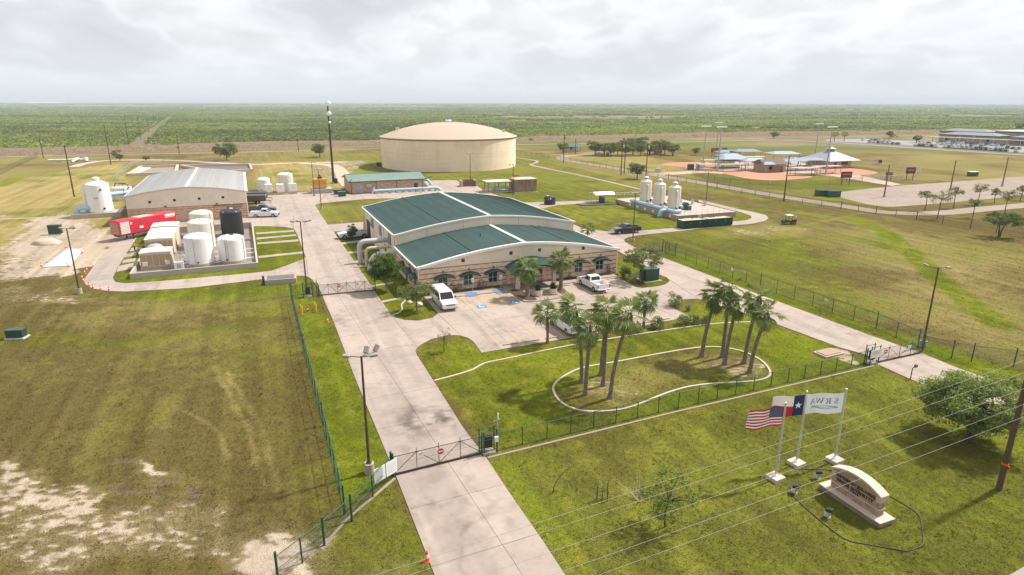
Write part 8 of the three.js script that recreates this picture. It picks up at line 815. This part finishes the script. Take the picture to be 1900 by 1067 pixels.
// ---------------------------------------------------------------- school and its cars
{ const rd = Math.atan2(-(schoolB[1] - schoolA[1]), schoolB[0] - schoolA[0]); const t = T('school_building', 'low sprawling school with white flat roof and grey hipped wings', 'building', schoolA[0], schoolA[1], rd); const br = new THREE.MeshStandardMaterial({ map: blockTex([0.34, 0.27, 0.21], [0.42, 0.33, 0.26], 4), roughness: 0.95 }), gr = M('schoolroof', lin(0.15, 0.155, 0.17), 0.7), wr = M('schoolwhite', lin(0.45, 0.43, 0.38), 0.7), ft = M('schoolfascia', lin(0.03, 0.055, 0.05), 0.6);
  const wing = (x, z, w, d, h, hip) => { const g = new THREE.Group(); g.name = 'wing'; g.position.set(x, 0, z); t.add(g); P('wall', uvScale(box(w, h, d, 0, 0, 0)), br, g); P('fascia', box(w + 1.2, 0.7, d + 1.2, 0, h, 0), ft, g); P('roof', hexaGeo(hexa(-w / 2 - 0.6, w / 2 + 0.6, -w * (hip ? 0.32 : 0.5), w * (hip ? 0.32 : 0.5), d + 1.2, hip ? d * 0.2 : d, h + 0.7, h + (hip ? 2.2 : 1.0))), hip ? gr : wr, g); for (let i = 0; i < 4; i++) P('window', box(1.8, 1.4, 0.1, -w * 0.36 + i * w * 0.24, 1.1, d / 2 + 0.03), glassDark, g); for (const k of [-0.12, 0.12]) P('pilaster', box(1.2, h, 0.4, w * k, 0, d / 2 + 0.2), M('schoolpil', lin(0.58, 0.5, 0.4), 0.9), g); };
  wing(20, -22, 34, 16, 4.2, true); wing(66, -19, 40, 16, 4.2, true); wing(110, -19, 36, 16, 4.2, true); wing(92, -52, 130, 32, 6.6, false); wing(4, -50, 30, 14, 5.4, true); P('walkway_roof', box(62, 0.3, 4, 30, 3.0, -9), wr, t); for (let i = 0; i < 9; i++) P('walkway_post', box(0.4, 3.0, 0.4, 2 + i * 7.2, 0, -8), M('schoolpil'), t);
  const cols = [[0.6, 0.6, 0.6], [0.35, 0.36, 0.38], [0.035, 0.036, 0.04], [0.72, 0.72, 0.71], [0.28, 0.02, 0.025], [0.05, 0.08, 0.16], [0.46, 0.44, 0.40], [0.02, 0.025, 0.03]], cn = ['silver', 'grey', 'black', 'white', 'red', 'blue', 'beige', 'dark']; const r = rng(77), protos = {};
  const rows = [['front row', ...carRows[0], 25], ['second row', ...carRows[1], 22], ['left cluster front', ...carRows[2], 8], ['left cluster rear', ...carRows[3], 7], ['third row', ...carRows[4], 12]]; const ord = ['first', 'second', 'third', 'fourth', 'fifth', 'sixth', 'seventh', 'eighth', 'ninth', 'tenth', 'eleventh', 'twelfth', 'thirteenth', 'fourteenth', 'fifteenth', 'sixteenth', 'seventeenth', 'eighteenth', 'nineteenth', 'twentieth', 'twenty first', 'twenty second', 'twenty third', 'twenty fourth', 'twenty fifth'];
  for (const [rn, a, b, n] of rows) for (let i = 0; i < n; i++) { if (r() < 0.1) continue; const ci = r() < 0.22 ? 3 : (r() * 8) | 0, kind = r() < 0.55 ? 'suv' : 'sedan', key = kind + ci, f = i / (n - 1), x = mix(a[0], b[0], f), z = mix(a[1], b[1], f), rot = rd + Math.PI / 2 + (r() - 0.5) * 0.06 + 0.2, label = `${cn[ci]} ${kind} in the school car park, ${ord[i]} place of the ${rn}`; if (!protos[key]) { const p = carProto(kind, paint('lot' + ci, ...cols[ci]), 'parked_' + (kind === 'suv' ? 'suv' : 'car'), label); p.position.set(x, 0.04, z); p.rotation.y = rot; protos[key] = p; } else dup(protos[key], label, x, z, rot, 1, 0.04); }
  const pg = T('playground', 'red and blue climbing frame beside the school', 'playground', ...[292.14, -494.28], 0.3); pg.scale.setScalar(0.6); P('tower', [box(3, 3.2, 3, 0, 0, 0)], orange, pg); P('roof', hexaGeo(hexa(-2.4, 2.4, -0.3, 0.3, 4.8, 0.6, 5.2, 7)), M('playblue', lin(0.08, 0.22, 0.5), 0.6), pg); P('slide', bar([1, 3.2, 0], [7, 0.4, 2], 0.6), red, pg); P('climber', bar([-1, 3, 0], [-6, 0.2, 2], 0.5), orange, pg); for (const [a, b] of [[-1.4, -1.4], [1.4, 1.4], [-1.4, 1.4], [1.4, -1.4]]) P('post', cyl(0.12, 0.12, 5.3, a, 0, b, 6), dark, pg);
  const v1 = dup(protos[Object.keys(protos)[0]], 'white car parked in the shade at the left end of the grove', ...[42.8, -315.05], 0.2); const tb = T('trash_bin', 'blue bin under the left end of the grove', 'bin', ...[46.13, -308.67]); P('bin_body', rbox(1.6, 1.7, 1.2, 0, 0, 0, 0.05), paint('lot5'), tb); }
// ---------------------------------------------------------------- trees in the distance
{ const far = (s, n, rx, ry, y, cols, tr = 0.22, st = 1) => ({ seed: s, n, clumps: 44, rx, ry, rz: rx, y, cr: rx * 0.27, leaf: 0.5, slim: 0.55, tr, limbs: 12, cols, mat: bushMat, stems: st });
  const GF = [[0.115, 0.135, 0.04], [0.15, 0.165, 0.05], [0.08, 0.10, 0.032]];
  const proto = [far(101, 2600, 3.9, 2.2, 4.2, GF, 0.25), far(102, 2600, 3.6, 2.0, 3.9, GF, 0.22, 2), far(103, 2200, 4.2, 1.9, 3.7, GF, 0.24)]; const made = [];
  const put = (i, label, p, s, rot, name, group) => { if (!made[i]) { made[i] = tree(name, label, 'tree', p[0], p[1], proto[i], group); made[i].scale.setScalar(s); made[i].rotation.y = rot; return; } dup(made[i], label, p[0], p[1], rot, s); };
  const gp = 'trees of the park grove'; [[[40.51, -311.74], 1.1, 'leftmost tree of the grove, over the white car'], [[45.94, -318.44], 1.0, 'second tree of the grove'], [[47.7, -308.71], 1.15, 'third tree of the grove, over the blue bin'], [[52.16, -315.25], 1.05, 'fourth tree of the grove'], [[54.79, -308.86], 0.95, 'tree of the grove behind the tall poles'], [[60.27, -318.75], 1.0, 'middle tree of the grove'], [[63.03, -312.22], 0.9, 'tree of the grove right of the transformer pole'], [[67.96, -315.59], 0.95, 'tree of the grove left of the scoreboard'], [[73.72, -325.9], 1.0, 'tree of the grove behind the scoreboard'], [[76.26, -319.09], 1.1, 'slanting tree near the right end of the grove'], [[78.7, -312.56], 1.0, 'last tree at the right end of the grove'], [[62.34, -344.13], 1.2, 'tree at the back of the grove'], [[70.63, -352.31], 1.1, 'rear tree of the grove, farthest back']].forEach(([p, s, l], k) => put(k % 3, l, p, s, k * 1.3, 'grove_tree', gp));
  put(0, 'lone round tree with twin trunk beyond the grey fence', [42.47, -214.42], 0.85, 0.4, 'grove_tree', gp); put(1, 'tree sheltering the small picnic hut', [26.25, -328.38], 0.9, 1, 'grove_tree', gp); put(0, 'dark tree standing behind the radio mast', [-90.46, -299.66], 0.95, 2, 'grove_tree', gp); put(2, 'tree at the foot of the levee beside the far road', [189.62, -465.1], 0.9, 3, 'grove_tree', gp); put(1, 'big tree behind the far end of the school', [476.47, -605.52], 1.3, 0, 'grove_tree', gp); put(0, 'slim tree beside the maroon scoreboard', [90.6, -314.44], 0.6, 2, 'grove_tree', gp); put(1, 'small round tree on the dry field behind the ball park', [109.84, -330.26], 0.5, 2, 'grove_tree', gp);
  put(2, 'large bush at the levee behind the basins', [-126.6, -281.91], 1.35, 1, 'grove_tree', gp); put(0, 'small dark bush beside the far track', [-171.83, -278.38], 0.5, 1, 'grove_tree', gp); put(1, 'tiny bush left of the small dark bush', [-188.03, -300.66], 0.38, 1, 'grove_tree', gp); put(2, 'low bush on the field left of the big bush', [-160.38, -278.61], 0.4, 4, 'grove_tree', gp); put(1, 'tree in front of the school walkway', [264.81, -420.03], 0.85, 4, 'grove_tree', gp); put(0, 'tree beside the red playground frame', [281.5, -478.76], 0.8, 1, 'grove_tree', gp);
  for (const [p, l] of [[[220.79, -439.63], 'left'], [[229.16, -443.02], 'right']]) palm('roadside_palm', `${l} small palm where the school drive meets the road`, p[0], p[1], { seed: 300, h: 4, r: 0.25, n: 16, s: 1.6, low: -0.3 }, 'palms at the school drive');
  // open crowned young trees round the gravel lot
  const GY = [[0.12, 0.14, 0.05], [0.16, 0.17, 0.07], [0.09, 0.11, 0.04]]; ['first thin tree by the gravel lot, leaning right', 'second thin tree by the gravel lot with forked trunk', 'third thin tree by the gravel lot with a long side branch', 'fourth thin tree by the gravel lot, upright', 'pale thin tree beside the park road', 'thin tree right of the pale one, by the park road', 'thin tree behind the others at the lot edge', 'thin tree at the far right edge'].forEach((l, i) => { const [x, z] = thinAt[i], h = thinH[i]; tree('thin_tree', l, 'tree', x, z, { seed: 130 + i, n: 900, clumps: 30, rx: h * 0.38, ry: h * 0.22, rz: h * 0.3, y: h * 0.78, cr: h * 0.11, leaf: 0.3, slim: 0.4, tr: 0.11, limbs: 14, cols: GY, mat: bushMat, lean: [(i % 2 ? 0.6 : -0.3), 0] }, 'thin trees round the gravel lot'); });
  tree('flat_top_tree', 'flat topped tree in front of the park fence at the right edge', 'tree', ...[94.72, -119.52], { seed: 150, n: 4200, clumps: 60, rx: 3.9, ry: 1.3, rz: 3.4, y: 3.6, cr: 0.7, leaf: 0.3, slim: 0.4, tr: 0.13, limbs: 20, cols: G3, stems: 3 });
}
// ---------------------------------------------------------------- levee and brush country to the horizon
{ const base = smooth([[-286.62, -281.46], [-241.14, -299.55], [-194.28, -323.43], [-141.78, -353.36], [-79.6, -377.08], [2.27, -412.65], [67.07, -444.56], [128.12, -470.25], [199.18, -495.13], [282.37, -518.57], [384.38, -540.01], [553.99, -575.66]], 4, false), n = base.length, sec = [[0, -0.1], [5, 1.6], [9, 2.9], [13, 3.0], [19, 0.4], [20, -0.1]], pos = [], idx = [], uv = []; for (let i = 0; i < n; i++) { const a = base[Math.max(0, i - 1)], b = base[Math.min(n - 1, i + 1)], l = Math.hypot(b[0] - a[0], b[1] - a[1]), nx = (b[1] - a[1]) / l, nz = -(b[0] - a[0]) / l; sec.forEach(([d, y], k) => { const q = (fbm(i * 0.9 + k, k * 3, 2) - 0.5); pos.push(base[i][0] + nx * (d + q * 2), y * (1 + q * 0.5), base[i][1] + nz * (d + q * 2)); uv.push(i * 0.35, k * 0.2); if (i < n - 1 && k < sec.length - 1) { const v = i * sec.length + k; idx.push(v, v + sec.length, v + 1, v + 1, v + sec.length, v + sec.length + 1); } }); }
  const g = new THREE.BufferGeometry(); g.setAttribute('position', new THREE.BufferAttribute(new Float32Array(pos), 3)); g.setAttribute('uv', new THREE.BufferAttribute(new Float32Array(uv), 2)); g.setIndex(idx); g.computeVertexNormals(); const lt = tex(512, 256, (u, v) => { const m = tn(u * 12, v * 8, 12), s = tn(u * 70, v * 30, 70), k = 0.7 + 0.6 * s; return [l2s(mix(0.22, 0.17, m) * k), l2s(mix(0.145, 0.135, m) * k), l2s(mix(0.115, 0.07, m) * k)]; }, { srgb: true }); const m = P('levee', g, matte({ map: lt, side: THREE.DoubleSide }), scene); m.userData.kind = 'structure';
  flat('levee_track', ribbon(smooth([[-267.54, -273.95], [-239.97, -298.06], [-189.31, -314.98], [-151.76, -326.16], [-101.84, -344.19], [-73.36, -357.14]], 3, false), 3.5), M('track', lin(0.36, 0.275, 0.20), 1), 0.03); flat('levee_track', ribbon(smooth([[2.17, -393.95], [51.41, -408.5], [125.71, -427.71], [176.69, -447.86]], 3, false), 4), M('track'), 0.03); flat('dirt_track', ribbon(smooth([[-174.94, -252.16], [-180.01, -268.12], [-178.82, -280.89], [-156.67, -284.02], [-121.28, -269.22], [-108.03, -264.66], [-90.25, -272.27], [-72.49, -275.13]], 4, false), 4), M('track2', lin(0.46, 0.36, 0.275), 1), 0.02);
  flat('dirt_track', ribbon(smooth([[-89.46, -269.81], [-76.05, -262.9], [-64.52, -237.77], [-57.9, -216.87], [-50.32, -195.28]], 4, false), 5), M('track2'), 0.025); flat('clearing_track', ribbon([[-203.35, -337.91], [-251.74, -434.96], [-398.11, -721.78], [-710.57, -1351.62], [-1096.52, -2140.67], [-1367.92, -2694.18]], 6), M('clearing', lin(0.17, 0.135, 0.085), 1), 0.02); flat('far_road', ribbon([[496.37, -1194.96], [555.68, -1027.74], [600.51, -901.35], [643.85, -813]], 9), M('farroad', lin(0.38, 0.34, 0.29), 1), 0.03);
  const line = base, side = (x, z) => { for (let i = 0; i < n - 1; i++) { const a = line[i], b = line[i + 1]; if (x >= a[0] && x < b[0]) return z - mix(a[1], b[1], (x - a[0]) / (b[0] - a[0])); } return x < line[0][0] ? z - line[0][1] : z - line[n - 1][1]; };
  const c0 = [-203.35, -337.91], c1 = [-1367.92, -2694.18], mkBrush = (seed, n, leaf) => leafCloud({ seed, n, clumps: 12, rx: 0.5, ry: 0.42, rz: 0.5, y: 0.42, cr: 0.2, leaf, slim: 0.7, hollow: 0.02, cols: [[1, 1, 1], [0.8, 0.85, 0.75], [1.15, 1.1, 1.2]] });
  const geos = [mkBrush(201, 110, 0.22), mkBrush(202, 110, 0.24), mkBrush(203, 90, 0.26)], list = [[], [], []], r = rng(55), col = new THREE.Color();
  const hue = [[0.20, 0.23, 0.048], [0.175, 0.21, 0.052], [0.235, 0.24, 0.066], [0.12, 0.155, 0.05]];
  const band = (d0, d1, step, w0, w1, h0, h1, thr) => { for (let z = d0; z < d1; z += step) { const half = z * 0.92 + 40; for (let x = -half; x < half; x += step) { const px = x + (r() - 0.5) * step * 1.3, pz = -(z + (r() - 0.5) * step * 1.3); const s = side(px, pz); if (s > -22 && (s > -3 || r() > 0.045)) continue; if (segDist(px, pz, c0, c1) < 5 + 3 * r()) continue; if (-pz > 3300 && -pz < 4600 && px < -200 && fbm(px * 0.002, pz * 0.003, 2) > 0.3) continue; const f = fbm(px * 0.0042 + 2, pz * 0.008 + 9, 4) * 0.75 + fbm(px * 0.03, pz * 0.03, 2) * 0.25 + sstep(100, 900, px) * 0.05 - sstep(100, -200, px) * 0.16 + (s > -60 ? -0.06 : 0); if (f > thr + (r() - 0.5) * 0.08) continue; const k = (r() * 3) | 0, dk = sstep(0.5, 0.36, fbm(px * 0.006 + 40, pz * 0.014, 3)), c = hue[r() < dk * 0.8 ? 3 : (r() * 3) | 0], m = (0.8 + 0.4 * r()) * (0.62 + 0.76 * fbm(px * 0.011 + 7, pz * 0.02, 3)); list[k].push([px, pz, mix(w0, w1, r()), mix(h0, h1, r()), r() * 6.28, c[0] * m, c[1] * m, c[2] * m]); } } };
  band(285, 620, 3.1, 3.6, 5.6, 2.4, 4.4, 0.57); band(620, 1100, 4.4, 5, 8, 2.6, 4.6, 0.56); band(1100, 2000, 7.5, 8, 14, 3, 5.4, 0.54); band(2000, 4200, 17, 16, 34, 3.5, 7, 0.525); band(4200, 9500, 48, 40, 110, 5, 19, 0.53);
  const o = new THREE.Object3D(); geos.forEach((g, k) => { const im = new THREE.InstancedMesh(g, bushMat, list[k].length); im.name = k ? 'brush_' + String(k).padStart(3, '0') : 'brush'; im.userData.kind = 'stuff'; im.castShadow = im.receiveShadow = true; list[k].forEach(([x, z, w, h, a, cr, cg, cb], i) => { o.position.set(x, -0.15, z); o.rotation.set(0, a, 0); o.scale.set(w, h * 0.92, w); o.updateMatrix(); im.setMatrixAt(i, o.matrix); im.setColorAt(i, col.setRGB(cr, cg, cb)); }); scene.add(im); });
}
for (const [p, w, l] of [[[-4470.56, -6120.66], 170, 'left'], [[-4366.61, -6181.51], 210, 'right']]) { const t = T('far_shed', `long white shed on the far left horizon, ${l} of two`, 'shed', p[0], p[1], 0, 'white sheds on the horizon'); P('walls', box(w, 12, 60, 0, 0, 0), white, t); P('roof', hexaGeo(hexa(-w / 2, w / 2, -w / 2, w / 2, 62, 4, 12, 17)), white, t); }
// ---------------------------------------------------------------- turf relief in the foreground
{ const r = rng(91), v = []; for (let b = 0; b < 7; b++) { const a = r() * 6.28, w = 0.016 + r() * 0.012, h = 0.6 + r() * 0.6, o = [(r() - 0.5) * 0.9, (r() - 0.5) * 0.9], l = [(r() - 0.5) * 0.7, (r() - 0.5) * 0.7]; const ca = Math.cos(a) * w * 6, sa = Math.sin(a) * w * 6; v.push(o[0] - ca, 0, o[1] - sa, o[0] + ca, 0, o[1] + sa, o[0] + l[0], h, o[1] + l[1]); }
  const g = new THREE.BufferGeometry(); g.setAttribute('position', new THREE.BufferAttribute(new Float32Array(v), 3)); g.computeVertexNormals();
  const pave = pavedPolys, list = []; const inPave = (x, z) => { for (const p of pave) if (x > p.b[0] && x < p.b[1] && z > p.b[2] && z < p.b[3] && inPoly(x, z, p.p)) return true; return false; };
  for (let z = -27; z > -120; z -= mix(0.2, 0.5, (-z - 27) / 93)) { const half = -z * 0.9 + 4, st = mix(0.2, 0.5, (-z - 27) / 93); for (let x = -half; x < half; x += st) { const px = x + (r() - 0.5) * st * 1.6, pz = z + (r() - 0.5) * st * 1.6; if (mk(maskS, px, pz) > 0.8 && r() < 0.8) continue; if (inPave(px + (r() - 0.5) * 0.3, pz + (r() - 0.5) * 0.3)) continue; list.push(px, pz); } }
  const n = list.length / 2, im = new THREE.InstancedMesh(g, new THREE.MeshPhysicalMaterial({ color: 0xffffff, roughness: 1, specularIntensity: 0.2, side: THREE.DoubleSide, transmission: 0.5, thickness: 0 }), n), o = new THREE.Object3D(), c = new THREE.Color(); im.name = 'grass'; im.userData.kind = 'stuff'; im.castShadow = im.receiveShadow = true;
  for (let i = 0; i < n; i++) { const x = list[2 * i], z = list[2 * i + 1], k = groundColor(x, z), bare = k[2] > 0.16 ? 0.3 : 1, m = 1.15 + 0.3 * r(), wd = r() < 0.025 ? 2.1 : 1, s = (0.16 + 0.16 * r()) * (wd > 1 ? 1.5 : 1); o.position.set(x, -0.005, z); o.rotation.set(0, r() * 6.28, 0); o.scale.set(s * 1.2, (0.03 + 0.07 * r() * r()) * bare * wd, s * 1.2); o.updateMatrix(); im.setMatrixAt(i, o.matrix); im.setColorAt(i, c.setRGB(k[0] * m, k[1] * m, k[2] * m)); } scene.add(im); }
renderer.render(scene, camera);
